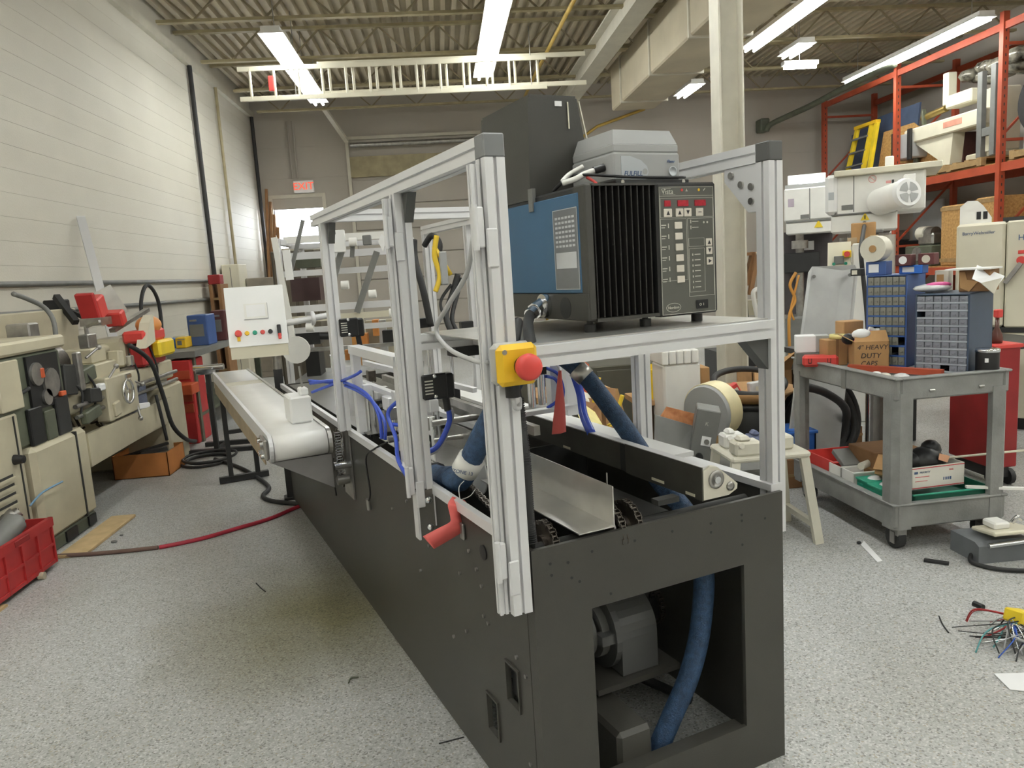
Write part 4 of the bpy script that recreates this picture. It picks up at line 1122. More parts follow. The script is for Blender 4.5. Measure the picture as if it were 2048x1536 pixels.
# ------------------------------------------------------------------ lathe along the left wall
XF = -2.42
la = thing('metal_lathe', 'big beige metalworking lathe along the left wall with chip tray', 'lathe', (-2.8, 5.6, 0))
MB().bev(-3.25, 4.50, .08, XF, 5.17, .66, .03).build('headstock_base', BEIGE, la)
MB().box(XF - .02, 5.00, .09, XF + .006, 5.015, .655).build('panel_joint', DARKIN, la)
MB().bev(-3.25, 4.52, 0, XF - .01, 5.15, .085, .01).build('base_plinth', GREENISH, la)
for y0_, y1_ in ((4.72, 4.86), (5.02, 5.12)): MB().box(XF - .012, y0_, .015, XF + .002, y1_, .078).build('forklift_slot', BLACK, la)
ct = MB().prism([(5.17, .38), (5.17, .60), (6.75, .60), (6.75, .41)], 'x', XF - .03, XF)
ct.box(-3.2, 5.17, .38, XF - .03, 6.9, .42).prism([(5.17, .38), (5.17, .60), (6.75, .60), (6.75, .41)], 'x', -3.22, -3.19)
ct.build('chip_tray', BEIGE, la)
sw = MB()
for k in range(60):
    x, y = random.uniform(-3.1, XF - .08), random.uniform(5.3, 6.6)
    sw.bar((x, y, .43 + random.random() * .06), (x + random.uniform(-.1, .1), y + random.uniform(-.1, .1), .46 + random.random() * .08), .015)
sw.build('metal_chips', CHAIN, la, 'stuff')
MB().bev(-3.2, 6.65, 0, XF - .02, 7.12, .70, .02).build('tailstock_base', BEIGE, la)
MB().bev(-3.0, 5.0, .74, -2.50, 7.1, .90, .01).build('lathe_bed', BEIGE, la)
MB().bar((-2.56, 5.0, .91), (-2.56, 7.1, .91), .05, .03).bar((-2.90, 5.0, .91), (-2.90, 7.1, .91), .05, .03).build('bed_way', STEEL, la)
MB().cyl((-2.44, 5.1, .80), (-2.44, 7.0, .80), .016, n=8).cyl((-2.44, 5.1, .73), (-2.44, 7.0, .73), .014, n=8).build('lead_screw', STEEL, la)
MB().bev(-3.25, 4.25, .66, -2.46, 5.05, 1.20, .02).build('headstock', GREENISH, la)
for y0_, y1_, z0_, z1_, m_ in ((4.55, 4.70, .66, .88, BLACK), (4.72, 4.84, .66, .84, GREENISH), (4.86, 5.02, .66, .90, BLACKM), (4.30, 4.52, .90, 1.18, BEIGE)):
    MB().bev(-2.46, y0_, z0_, -2.435, y1_, z1_, .006).build('headstock_panel', m_, la)
MB().bev(-3.25, 3.9, 1.20, -2.44, 5.10, 1.28, .015).build('top_cover', BEIGE, la)
MB().box(-2.47, 4.62, .86, -2.445, 4.98, 1.18).build('gear_recess', BLACK, la)
gr = MB()
for y, z, r in ((4.70, 1.07, .07), (4.85, 1.0, .09), (4.78, .92, .05)): gr.cyl((-2.46, y, z), (-2.43, y, z), r, n=16)
gr.build('change_gear', STEEL, la)
MB().bev(-2.445, 4.73, 1.04, -2.425, 4.77, 1.10, .004).bev(-2.445, 4.92, .90, -2.42, 4.98, .93, .004).build('orange_lever', ORANGB, la)
MB().cyl((-2.62, 5.05, 1.08), (-2.62, 5.22, 1.08), .14, n=20).cyl((-2.62, 5.22, 1.08), (-2.62, 5.30, 1.08), .09, n=16).build('chuck', CHAIN, la)
MB().bev(-2.95, 5.55, .90, -2.48, 5.95, 1.03, .01).bev(-2.72, 5.62, 1.03, -2.52, 5.85, 1.14, .01).build('carriage', BEIGE, la)
MB().bev(-2.50, 5.50, .62, -2.40, 6.02, .93, .01).build('apron', BEIGE, la)
hw = MB().tube([(-2.36, 5.75 + .085 * math.cos(2 * PI * i / 14), .80 + .085 * math.sin(2 * PI * i / 14)) for i in range(14)], .011, n=6, res=2, closed=True).cyl((-2.40, 5.75, .80), (-2.35, 5.75, .80), .02, n=10)
for i in range(3): hw.cyl((-2.36, 5.75, .80), (-2.36, 5.75 + .085 * math.cos(2.1 * i), .80 + .085 * math.sin(2.1 * i)), .007, n=6)
hw.build('hand_wheel', CHROME, la)
MB().bev(-2.62, 5.66, 1.14, -2.55, 5.80, 1.24, .006).cyl((-2.585, 5.73, 1.24), (-2.585, 5.73, 1.30), .015, n=8).bar((-2.585, 5.73, 1.29), (-2.45, 5.65, 1.33), .018).build('tool_post', STEEL, la)
MB().bev(-2.88, 6.35, .92, -2.6, 6.75, 1.16, .03).cyl((-2.75, 6.2, 1.08), (-2.75, 6.35, 1.08), .045, n=12).build('tailstock', BEIGE, la)
MB().cyl((-2.75, 6.75, 1.08), (-2.75, 6.82, 1.08), .09, n=16).build('tailstock_wheel', CHROME, la)
MB().bev(-3.28, 5.1, .70, -3.22, 7.0, 1.42, .01).build('splash_back', BEIGE, la)
MB().bev(-2.52, 5.95, .58, -2.44, 6.3, .80, .02).build('blue_rag', mat('blue_grey_rag', (.10, .11, .15), .9, bump=.6), la)
for i, y in enumerate((5.15, 5.35, 6.1, 6.5)):
    MB().tube([(-2.46, y, .95 + .05 * i), (-2.43, y + .05, .88), (-2.45, y + .02, .72)], .008).build('coolant_line', RUBBER, la)
MB().bev(-2.85, 5.2, 1.24, -2.7, 5.33, 1.36, .01).build('small_gauge', STEEL, la)
MB().bev(-2.7, 4.55, 1.28, -2.6, 4.62, 1.32, .005).build('small_gauge', STEEL, la)
for i, (x, y, z, a, b, c, m_) in enumerate(((-2.47, 5.12, .98, .05, .16, .20, DARKIN), (-2.44, 5.22, 1.02, .04, .06, .26, STEEL), (-2.50, 5.40, .98, .10, .18, .10, GREENISH), (-2.43, 5.34, .84, .06, .16, .10, DARKIN), (-2.42, 5.44, .88, .05, .08, .05, PAPER), (-2.43, 5.28, .72, .05, .22, .08, GREENISH), (-2.50, 5.95, 1.03, .08, .10, .12, BEIGE), (-2.41, 5.86, .90, .05, .10, .04, CHROME), (-2.41, 5.60, .70, .06, .10, .10, BEIGE), (-2.45, 6.18, .62, .05, .22, .05, PAPER), (-2.44, 6.05, 1.0, .05, .05, .08, CHROME))):
    MB().obox((x, y, z), (a, b, c), Matrix.Rotation(.12 * (i % 3 - 1), 3, 'X'), .008).build('machine_fitting', m_, la)
for y, z, dy, dz in ((5.55, .90, .10, .10), (5.95, .86, .12, -.05), (6.0, .70, -.05, -.14), (5.30, 1.10, .12, .06)):
    MB().cyl((-2.42, y, z), (-2.38, y + dy, z + dz), .009, n=8).sphere((-2.38, y + dy, z + dz), .02, 8, 6).build('ball_lever', STEEL, la)

ec = thing('electrical_cabinet', 'beige vented machine cabinet at the left edge of the picture', 'cabinet', (-2.8, 4.1, 0))
MB().bev(-3.2, 3.2, .05, -2.45, 4.46, .885, .015).build('cabinet_body', BEIGE, ec)
MB().box(-2.452, 4.40, .06, -2.445, 4.41, .87).build('door_seam', DARKIN, ec)
for k in range(5):
    MB().prism([(4.05 - .25, .33 + k * .05), (4.32, .33 + k * .05), (4.32, .345 + k * .05), (4.05 - .25, .345 + k * .05)], 'x', -2.452, -2.436).build('vent_louvre', BEIGE, ec)
    MB().box(-2.452, 3.8, .346 + k * .05, -2.4485, 4.32, .36 + k * .05).build('vent_gap', DARKIN, ec)
MB().cyl((-2.45, 4.36, .63), (-2.40, 4.36, .63), .03, .022, 12).build('cabinet_knob', BLACK, ec)
MB().box(-3.2, 3.22, 0, -2.5, 4.4, .05).build('cabinet_plinth', DARKIN, ec)
nm = thing('electric_motor', 'dark navy electric motor lying on the beige vented cabinet', 'motor', (-2.6, 4.3, .885))
MB().cyl((-2.6, 4.02, 1.00), (-2.6, 4.40, 1.00), .105, n=24).build('motor_body', NAVY, nm)
for k in range(6): MB().cyl((-2.6, 4.06 + k * .055, 1.00), (-2.6, 4.065 + k * .055, 1.00), .112, n=24).build('cooling_ring', NAVY, nm)
MB().cyl((-2.6, 4.40, 1.00), (-2.6, 4.44, 1.00), .09, .05, 20).build('end_bell', GREYM, nm)
MB().box(-2.68, 4.08, .885, -2.52, 4.36, .91).build('motor_foot', NAVY, nm)
MB().bev(-2.52, 4.12, .98, -2.47, 4.24, 1.06, .005).build('terminal_box', BLUEB, nm)
MB().tube([(-2.5, 4.38, 1.02), (-2.46, 4.5, .98), (-2.44, 4.6, 1.0)], .012).build('motor_cable', RUBBER, nm)

# red crate of parts
rc = thing('plastic_crate', 'red plastic crate full of dark metal parts at the left edge', 'crate', (-2.5, 4.05, .02))
x0, x1, y0, y1, z0, z1 = -2.72, -2.30, 3.70, 4.33, .03, .29
wl_ = MB().box(x0, y0, z0, x1, y1, z0 + .01)
for X, t in ((x0, .012), (x1, -.012)): wl_.box(X, y0, z0, X + t, y1, z1)
for Y, t in ((y0, .012), (y1, -.012)): wl_.box(x0, Y, z0, x1, Y + t, z1)
wl_.build('crate_wall', REDC, rc)
MB().box(x1, y0, z1 - .05, x1 + .012, y1, z1).box(x1, y0, z0 + .10, x1 + .008, y1, z0 + .115).box(x1, y0, z0, x1 + .008, y1, z0 + .02).box(x0, y0 - .012, z1 - .05, x1 + .012, y0, z1).box(x1 - .012, y1, z1 - .05, x1 + .012, y1 + .012, z1).build('crate_rim', REDC, rc)
r0 = MB().box(x1, y0, z0, x1 + .010, y0 + .012, z1).build('crate_rib', REDC, rc)
copies(r0, [(0, .155 * k, 0) for k in range(1, 5)])
MB().bev(x1 + .010, 3.95, z1 - .040, x1 + .016, 4.09, z1 - .010, .003).build('crate_handle', REDD, rc)
dl = thing('wheeled_dolly', 'small pale wooden dolly with casters beneath the red crate', 'dolly', (-2.5, 4.0, 0))
MB().box(-2.70, 3.72, .012, -2.32, 4.2, .03).box(-2.45, 3.66, 0, -2.28, 3.80, .012).build('dolly_board', WOOD, dl)
MB().cyl((-2.30, 4.14, .02), (-2.27, 4.14, .02), .02, n=12).build('caster_wheel', BEIGE, dl)
for i, (a, b, c, d) in enumerate((((-2.6, 3.8, .20), (-2.42, 4.0, .42), .05, 'steel pipe'), ((-2.45, 3.85, .2), (-2.38, 4.15, .33), .06, 'motor shell'), ((-2.6, 4.05, .22), (-2.4, 4.2, .36), .045, 'shaft'))):
    single('metal_part', ['dark steel tube leaning in the red crate', 'round dark motor shell in the red crate', 'dark shaft lying across the red crate'][i], 'part', MB().cyl(a, b, c, n=14).cyl(b, tuple(q + (q - p) * .08 for p, q in zip(a, b)), c * .6, n=12), [GREENISH, GREYM, STEEL][i], a, group=None)
single('metal_part', 'flat pale green bracket poking from the red crate', 'part', MB().bar((-2.55, 3.95, .25), (-2.50, 4.05, .45), .10, .02), mat('pale_green_paint', (.25, .36, .28), .5), (-2.55, 3.95, .25))
single('metal_part', 'thin blue rod poking out of the red crate', 'rod', MB().tube([(-2.4, 4.3434, 0.3621), (-2.38, 4.452, 0.4072), (-2.36, 4.6462, 0.417)], .006), mat('pale_blue_rod', (.15, .28, .42), .4), (-2.4, 4.3434, 0.3621))

# floor things on the left
single('wood_board', 'pale pine board lying on the floor before the lathe base', 'board', MB().bev(-2.36, 4.46, 0, -2.20, 5.20, .02, .003), WOOD, (-2.3, 4.8, 0))
single('air_hose', 'red rubber hose with brown worn end running across the left floor', 'hose', MB().tube([(-1.7833, 4.4634, 0.012), (-1.5744, 4.5536, 0.012), (-1.3775, 4.7108, 0.012), (-1.2217, 4.8449, 0.012), (-1.0709, 5.0695, 0.012), (-0.8349, 5.3202, 0.012)], .013), HOSER, (-1.7833, 4.4634, 0.012))
single('air_hose', 'brown worn hose length joined to the red hose on the left floor', 'hose', MB().tube([(-2.3823, 4.4803, 0.012), (-2.1748, 4.4589, 0.012), (-1.9749, 4.4558, 0.012), (-1.7897, 4.4651, 0.012)], .013), HOSEB, (-2.3823, 4.4803, 0.012))
single('power_cable', 'dark cable snaking from the conveyor stand to the charcoal machine', 'cable', MB().tube([(-2.1187, 6.755, 0.015), (-1.7965, 6.3454, 0.015), (-1.5603, 5.9512, 0.015), (-1.3973, 5.6152, 0.015), (-1.3906, 5.3927, 0.015), (-1.2909, 5.241, 0.015), (-1.0774, 5.1073, 0.015)], .016), RUBBER, (-1.7965, 6.3454, 0.015))
cl_ = (-2.1855, 6.7169, 0.012)
cc_ = MB()
for k, r in enumerate((.20, .17, .22)):
    cc_.tube([(cl_[0] + r * math.cos(2 * PI * i / 12) + .02 * k, cl_[1] + r * 1.1 * math.sin(2 * PI * i / 12), .014 + .02 * k) for i in range(12)], .012, n=6, res=3, closed=True)
single('cable_coil', 'loose coil of dark cable on the floor under the conveyor', 'cable', cc_, RUBBER, (cl_[0], cl_[1], 0))
cs = thing('roller_stand', 'black steel roller stand with a T shaped foot under the conveyor end', 'stand', (-2.1642, 6.9847, 0))
g0 = (-2.1956, 7.0952, 0)
MB().box(g0[0] - .02, g0[1] - .02, .03, g0[0] + .02, g0[1] + .02, .78).build('stand_post', BLACKM, cs)
MB().box(g0[0] - .25, g0[1] - .03, 0, g0[0] + .42, g0[1] + .03, .04).box(g0[0] - .2, g0[1] + .3, 0, g0[0] + .45, g0[1] + .36, .04).box(g0[0] - .02, g0[1] - .03, 0, g0[0] + .02, g0[1] + .36, .04).build('stand_foot', BLACKM, cs)
MB().cyl((g0[0] - .12, g0[1], .80), (g0[0] + .15, g0[1], .80), .028, n=12).bev(g0[0] - .1, g0[1] - .05, .74, g0[0] + .06, g0[1] + .05, .80, .01).build('stand_roller', CHROME, cs)
ob = thing('cardboard_box', 'orange brown open cardboard box of scrap under the lathe tray', 'box', (-2.55, 6.65, 0))
def openbox(par, x0, y0, z0, x1, y1, z1, m_, t=.006, nm='box_wall'):
    return MB().box(x0, y0, z0, x1, y1, z0 + t).box(x0, y0, z0, x0 + t, y1, z1).box(x1 - t, y0, z0, x1, y1, z1).box(x0, y0, z0, x1, y0 + t, z1).box(x0, y1 - t, z0, x1, y1, z1).build(nm, m_, par)
openbox(ob, -2.80, 6.32, 0, -2.36, 6.62 + .1, .20, mat('orange_cardboard', (.50, .19, .05), .8))
MB().bar((-2.75, 6.4, .17), (-2.45, 6.62, .22), .04, .02).bar((-2.6, 6.4, .19), (-2.42, 6.5, .2), .06, .03).build('scrap_metal', DARKIN, ob)
single('metal_bar', 'long aluminium bar leaning against the left wall', 'bar', MB().bar((-3.44, 7.85, 2.28), (-2.98, 7.1, 1.10), .075, .03), ALU, (-2.98, 7.1, 1.10))
single('metal_plate', 'short bright metal plate propped beside the leaning bar', 'plate', MB().bar((-2.95, 6.9296, 1.5683), (-2.85, 6.9854, 1.3231), .02, .16), SHEET, (-2.85, 6.9854, 1.3231))

# bench clutter behind the lathe
bch = thing('workbench', 'dark steel workbench against the left wall past the lathe', 'bench', (-3.0, 9.0, 0))
MB().box(-3.46, 7.6, .86, -2.45, 10.4, .92).build('bench_top', GREYM, bch)
for x, y in ((-3.4, 7.7), (-2.52, 7.7), (-3.4, 10.3), (-2.52, 10.3)):
    MB().box(x - .03, y - .03, 0, x + .03, y + .03, .86).build('bench_leg', GREENISH, bch)
MB().box(-3.4, 7.65, .25, -2.5, 10.35, .28).build('bench_shelf', GREENISH, bch)
MB().bar((-2.6, 7.68, .86), (-2.6, 8.4, .28), .05, .03).build('bench_brace', GREENISH, bch)
for i, (u0, v0, u1, v1, m_, lab, cat) in enumerate((
    ((-2.717, 8.3, 1.0791, -2.5123, 8.6, 1.4052), 0, 0, 0, BLUED, 'dark blue boxed machine on the bench below the wall conduit', 'machine'),
    ((-2.9694, 8.2, 1.1942, -2.8238, 8.4, 1.2823), 0, 0, 0, BLUEB, 'bright blue flat case on the bench left of the blue machine', 'case'),
    ((-2.7923, 8.1, 1.1534, -2.6878, 8.3, 1.2663), 0, 0, 0, YEL, 'small yellow box on the bench among blue cases', 'box'),
    ((-2.9875, 8.6, 1.3519, -2.8506, 8.8, 1.4276), 0, 0, 0, BEIGE2, 'small cream box with dark window on the bench', 'box'),
    ((-2.6455, 8.9, 0.6977, -2.4957, 9.2, 1.0409), 0, 0, 0, mat('maroon_box', (.10, .03, .03), .6), 'maroon box standing on the bench near the operator panel', 'box'))):
    t = thing('bench_box', lab, cat, ((u0[0] + u0[3]) / 2, u0[1] + .1, .92))
    h = u0[5] - u0[2]
    MB().bev(u0[0], u0[1], .92, u0[3], u0[4], .92 + max(h, .1), .008).build('case_body', m_, t)
    MB().box(u0[0] + .02, u0[1] - .004, .92 + h * .3, u0[3] - .04, u0[1], .92 + h * .7).build('front_plate', GREYM if i != 3 else BLACK, t)
    MB().box(u0[0] + .03, u0[1] - .012, .92 + h * .8, u0[0] + .10, u0[1], .92 + h * .86).build('case_latch', STEEL, t)
tc_ = thing('tool_chest', 'red steel tool chest with open drawers at the end of the lathe', 'tool chest', (-2.5408, 7.5, 0.6548))
q = (-2.7417, 7.6, 0.2045, -2.6283, 8, 0.8369)
MB().bev(q[0], q[1], 0, q[3] + .12, q[4], q[5], .01).build('chest_body', REDC, tc_)
for k in range(4):
    z = q[5] - .10 - k * .11
    MB().bev(q[0], q[1] - .012, z - .09, q[3] + .11, q[1], z, .005).build('drawer', ORANGE, tc_)
MB().bev(q[0] + .05, q[1] - .22, .52, q[3] + .18, q[1], .62, .006).build('open_drawer', ORANGB, tc_)
hd = thing('drum_stand', 'red and yellow cast machine part with an orange dome on the lathe bed', 'machine part', (-2.5, 6.5442, 1.0383))
c0 = (-2.5, 6.5899, 1.1691)
MB().bev(c0[0] - .1, c0[1] - .25, c0[2] - .06, c0[0] + .08, c0[1] + .22, c0[2] + .04, .02).build('red_casting', RED, hd)
MB().bev(c0[0] - .08, c0[1] - .2, c0[2] - .26, c0[0] + .04, c0[1] + .28, c0[2] - .08, .02).build('red_body', REDC, hd)
MB().bev(c0[0] + .04, c0[1] - .05, c0[2] - .20, c0[0] + .12, c0[1] + .30, c0[2] - .06, .02).build('yellow_guard', YEL2, hd)
MB().prism([(c0[1] - .30, c0[2] - .1), (c0[1] - .08, c0[2] - .06), (c0[1] - .06, c0[2] + .16), (c0[1] - .16, c0[2] + .10)], 'x', c0[0] + .02, c0[0] + .10).build('cream_bracket', BEIGE2, hd)
MB().sphere((c0[0], c0[1] + .08, c0[2] + .07), .10, 16, 10, (1, 1.2, .8)).build('orange_dome', mat('orange_dome_plastic', (.75, .30, .08), .5), hd)
MB().box(c0[0] - .1, c0[1] - .1, .9, c0[0] + .02, c0[1] + .15, c0[2] - .2).build('support_block', GREENISH, hd)
rv = thing('red_vise', 'red tilting vise on top of the lathe below the leaning bar', 'vise', (-2.75, 6.2784, 1.3618))
c1 = (-2.75, 6.2798, 1.4211)
MB().obox((c1[0], c1[1], c1[2]), (.14, .15, .17), Matrix.Rotation(.35, 3, 'X'), .012).build('vise_body', RED, rv)
MB().obox((c1[0], c1[1] - .10, c1[2] + .01), (.14, .04, .22), Matrix.Rotation(.35, 3, 'X'), .008).build('vise_plate', REDC, rv)
MB().obox((c1[0] + .06, c1[1] + .22, c1[2] - .10), (.14, .10, .12), Matrix.Rotation(.35, 3, 'X'), .012).build('vise_jaw', RED, rv)
MB().bar((c1[0] + .05, c1[1] + .15, c1[2] - .2), (c1[0] + .12, c1[1] + .75, c1[2] - .06), .05, .03).build('steel_screw', STEEL, rv)
MB().box(c1[0] - .08, c1[1] - .1, 1.28, c1[0] + .08, c1[1] + .1, c1[2] - .08).build('vise_base', STEEL, rv)
lc = (-2.8, 7.5696, 1.3848)
single('hose_loop', 'stiff dark hose bent into an upright loop behind the lathe', 'hose', MB().tube([(lc[0], lc[1] - .18, lc[2] - .42), (lc[0], lc[1] - .22, lc[2]), (lc[0], lc[1], lc[2] + .20), (lc[0], lc[1] + .24, lc[2]), (lc[0], lc[1] + .16, lc[2] - .55)], .018), RUBBER, lc)
single('drop_hose', 'black hose arching from the lathe down to the floor', 'hose', MB().tube([(-2.45, 6.0951, 1.1178), (-2.4, 6.3335, 0.9618), (-2.38, 6.4583, 0.6601), (-2.36, 6.5255, 0.3893), (-2.34, 6.7426, 0.2183), (-2.5568, 7.6371, 0.02)], .018), RUBBER, (-2.5568, 7.6371, 0.02))
single('drop_hose', 'short dark hose hanging on the tailstock end of the lathe', 'hose', MB().tube([(-2.4, 6.3628, 0.6768), (-2.38, 6.3581, 0.5086), (-2.38, 6.4147, 0.2849)], .014), RUBBER, (-2.38, 6.4147, 0.2849))
single('coolant_pipe', 'curved grey coolant pipe rising over the left end of the lathe', 'pipe', MB().tube([(-2.6, 5.2543, 1.0378), (-2.6, 5.3255, 1.3171), (-2.65, 5.3474, 1.4434), (-2.7, 5.2361, 1.517), (-2.7, 5.0826, 1.5533)], .016), GREYM, (-2.6, 5.2543, 1.0378))
wb2 = thing('wall_bracket', 'dark swing arm bracket on the left wall above the lathe', 'bracket', (-3.45, 7.0801, 1.4478))
MB().bev(*[v for v in (-3.49, 6.9947, 1.38, -3.35, 7.1944, 1.50)], .01).build('bracket_plate', BLACKM, wb2)
MB().bar((-3.3, 6.855, 1.5282), (-3.1, 6.7075, 1.2999), .05, .05).bar((-3.3, 6.8987, 1.445), (-3, 6.8288, 1.2855), .035, .035).build('swing_arm', RUBBER, wb2)

# far left corner things
fc_ = thing('storage_cabinet', 'tan tall cabinet in the far left corner below the pipes', 'cabinet', (-3.4589, 12.5, 1.0075))
q = (-3.4626, 12.5, 0.0304, -3.19, 13, 1.8826)
MB().bev(q[0], q[1], 0, q[3], q[4], q[5], .01).build('cabinet_body', BEIGE2, fc_)
MB().box((q[0] + q[3]) / 2 - .004, q[1] - .003, .1, (q[0] + q[3]) / 2 + .004, q[1], q[5] - .05).build('door_gap', GREYM, fc_)
q = (-3.3957, 11.5, 0.1658, -3.2241, 11.9, 1.5781)
bc = thing('storage_rack', 'narrow brown wooden rack against the left wall', 'rack', (q[0], q[1], 0))
MB().bev(q[0], q[1], 0, q[0] + .05, q[4], q[5], .005).bev(q[3] - .05, q[1], 0, q[3], q[4], q[5], .005).build('rack_side', CARDD, bc)
for k in range(4): MB().box(q[0] + .05, q[1], .3 + k * .35, q[3] - .05, q[4], .33 + k * .35).build('rack_shelf', WOODD, bc)
sf = (-3.3007, 11.5, 1.6233, -3.1874, 11.7, 1.7458)
MB().bev(q[0], q[1], q[5], q[3], q[1] + .2, q[5] + .14, .01).build('maroon_block', REDD, bc)
q = (-3.1807, 12.8, 1.448, -2.7023, 13.3, 1.6502)
gb_ = thing('steel_cabinet', 'low brown grey steel cabinet beside the tan one in the far corner', 'cabinet', (q[0], q[1], 0))
MB().bev(q[0], q[1], 0, q[3], q[4], q[5], .01).build('cabinet_body', mat('grey_brown_steel', (.24, .21, .17), .5), gb_)
for k in range(3): MB().bev(q[0] + .03, q[1] - .01, .1 + k * .4, q[3] - .03, q[1], .45 + k * .4, .005).build('cabinet_drawer', mat('grey_brown_drawer', (.22, .19, .15), .5), gb_)
single('white_pole', 'white wooden pole propped in the far left corner', 'pole', MB().bar((-3.8017, 13.5, 2.1277), (-3.7583, 13.5, 1.7859), .06, .03), WHITEP, (-3.7583, 13.5, 1.7859))
tall = thing('pipe_bundle', 'brown steel pipes standing against the back wall in the far corner', 'pipes', (-3.4573, 15.2, 1.6286))
for k in range(4):
    MB().cyl((-3.4667 + k * .06, 15.3, 0), (-3.3068 + k * .05, 15.7, 3.4 - .25 * k), .03, n=8).build('steel_pipe', CARDD, tall)
dk = thing('white_screen', 'bright white curtain strip in the far left corner', 'curtain', (-3.5103, 15.4, 0))
MB().box(-3.6619, 15.4, .8, -3.5198, 15.44, 3.2).build('curtain_strip', WHITE, dk)

# ------------------------------------------------------------------ utility cart and its load
CR = .035
ca = thing('utility_cart', 'grey two shelf plastic utility cart loaded with boxes and drawer cabinets', 'cart', (2.12, 3.38, 0), CR, None, (0, 0, 0))
CW, CD = .60, 1.0
def ctray(z0, z1, fl, nm):
    t = MB()
    t.box(.03, .03, fl - .015, CW - .03, CD - .03, fl)
    for x0, x1, y0, y1 in ((0, .03, 0, CD), (CW - .03, CW, 0, CD), (.03, CW - .03, 0, .03), (.03, CW - .03, CD - .03, CD)):
        t.bev(x0, y0, z0, x1, y1, z1, .008)
    o = t.build(nm, CARTG, ca)
    r = MB().bev(-.008, -.008, z1 - .006, .032, CD + .008, z1 + .006, .004).bev(CW - .032, -.008, z1 - .006, CW + .008, CD + .008, z1 + .006, .004).bev(.03, -.008, z1 - .006, CW - .03, .032, z1 + .006, .004).bev(.03, CD - .032, z1 - .006, CW - .03, CD + .008, z1 + .006, .004)
    r.build('tray_rim', CARTG, o)
ctray(.765, .872, .850, 'top_tray'); ctray(.125, .245, .205, 'lower_tray')
for x, y, sx, sy in ((0, 0, 1, 1), (CW, 0, -1, 1), (0, CD, 1, -1), (CW, CD, -1, -1)):
    l = MB()
    poly = [(x - sx * .004, y + sy * .09), (x - sx * .004, y + sy * .025), (x + sx * .025, y - sy * .004), (x + sx * .09, y - sy * .004), (x + sx * .09, y + sy * .03), (x + sx * .045, y + sy * .03), (x + sx * .03, y + sy * .045), (x + sx * .03, y + sy * .09)]
    l.prism(poly, 'z', .118, .80)
    l.build('corner_leg', CARTG, ca)
    cst = MB().box(x + sx * .04, y + sy * .03, .075, x + sx * .09, y + sy * .09, .12).box(x + sx * .035, y + sy * .05, .03, x + sx * .042, y + sy * .085, .09).box(x + sx * .088, y + sy * .05, .03, x + sx * .095, y + sy * .085, .09).build('caster_fork', STEEL, ca)
    MB().cyl((x + sx * .045, y + sy * .08, .056), (x + sx * .085, y + sy * .08, .056), .056, n=18).build('caster_wheel', RUBBER, cst)
for x in (.17, .43):
    MB().bev(x, -.012, .80, x + .03, -.002, .812, .003).build('bolt_clip', STEEL, ca)
MB().box(-.006, .42, .765, -.001, .46, .872).build('side_seam', GREYM, ca)

def drawers(name, label, K, phi, w, d, h, cols, rows, body, drw, missing=(), gap=.008, grp=None, rail=None):
    # K = bottom corner at the right end of the front face
    t = thing(name, label, 'cabinet', K, phi, grp, (0, 0, 0))
    s_ = MB().box(-w, 0, 0, -w + .008, d, h).box(-.008, 0, 0, 0, d, h).box(-w, 0, 0, 0, d, .006).box(-w, 0, h - .006, 0, d, h).box(-w, d - .006, 0, 0, d, h)
    sh = (h - .012) / rows
    for k in range(1, rows): s_.box(-w + .008, .004, .006 + sh * k - .002, -.008, d - .006, .006 + sh * k + .002)
    s_.build('cabinet_shell', body, t)
    if rail:
        rm = MB()
        for k in range(rows): rm.box(-w + .008, -.002, .006 + sh * k - .003, -.008, .005, .006 + sh * k + .006)
        rm.build('shelf_lip', rail, t)
    cw = (w - .016) / cols
    proto = None
    for k in range(rows):
        for j in range(cols):
            if (j, k) in missing: continue
            off = (-w + .008 + j * cw, 0, .006 + sh * k)
            if proto is None:
                m_ = MB()
                m_.bev(.0015, -.004, .006, cw - .0015, .004, sh - .005, .0015).box(.003, .004, .006, cw - .003, d * .8, .008).bev(cw * .3, -.011, sh * .40, cw * .7, -.004, sh * .52, .001)
                proto = m_.build('small_drawer', drw, t); proto.location = off
            else:
                c = proto.copy(); COL.objects.link(c); c.parent = t; c.location = off
    return t
gp = -54.5 * PI / 180
drawers('drawer_cabinet', 'blue grey small parts cabinet with grey drawers, nearest on the cart', (2.563, 3.485, .850), gp, .252, .33, .40, 6, 10, BLUEG, GREYD, ((0, 7), (3, 0)), rail=mat('pale_shelf_lip', (.42, .45, .50), .4))
drawers('drawer_cabinet', 'taller bright blue small parts cabinet behind the grey drawer one', (2.46, 3.83, .850), gp, .215, .24, .50, 6, 9, BLUED, mat('dusty_clear_drawer', (.24, .235, .20), .4), ((4, 1), (5, 2), (2, 0), (1, 3)), rail=mat('blue_shelf_lip', (.05, .12, .36), .4))

# cardboard box with marker writing
cx_ = thing('cardboard_box', 'brown cardboard box with black marker writing on the cart top', 'box', (2.373, 3.846, .850), -19 * PI / 180, None, (0, 0, 0))
bw, bd, bh = .176, .15, .150
openbox(cx_, -bw, 0, 0, 0, bd, bh, CARD, .005)
MB().sheet([(-bw, 0, bh), (0, 0, bh), (-.005, .06, bh + .055), (-bw + .02, .05, bh + .05)], .004, (0, 1, -1)).build('box_flap', CARD, cx_)
MB().sheet([(-bw, bd, bh), (-bw, 0, bh), (-bw - .06, .03, bh + .035), (-bw - .06, bd - .02, bh + .03)], .004, (1, 0, 1)).build('box_flap', CARD, cx_)
for i, (tx, z, s_) in enumerate((('4" HEAVY', .118, .036), ('DUTY', .072, .038), ('CAPS', .030, .036))):
    words('marker_text', tx, s_, INKK, cx_, facing_front(-bw / 2 + .004 - .008 * i, -.0006, z), shear=.15)
def loose(name, label, cat, mb, m, loc): return single(name, label, cat, mb, m, loc)
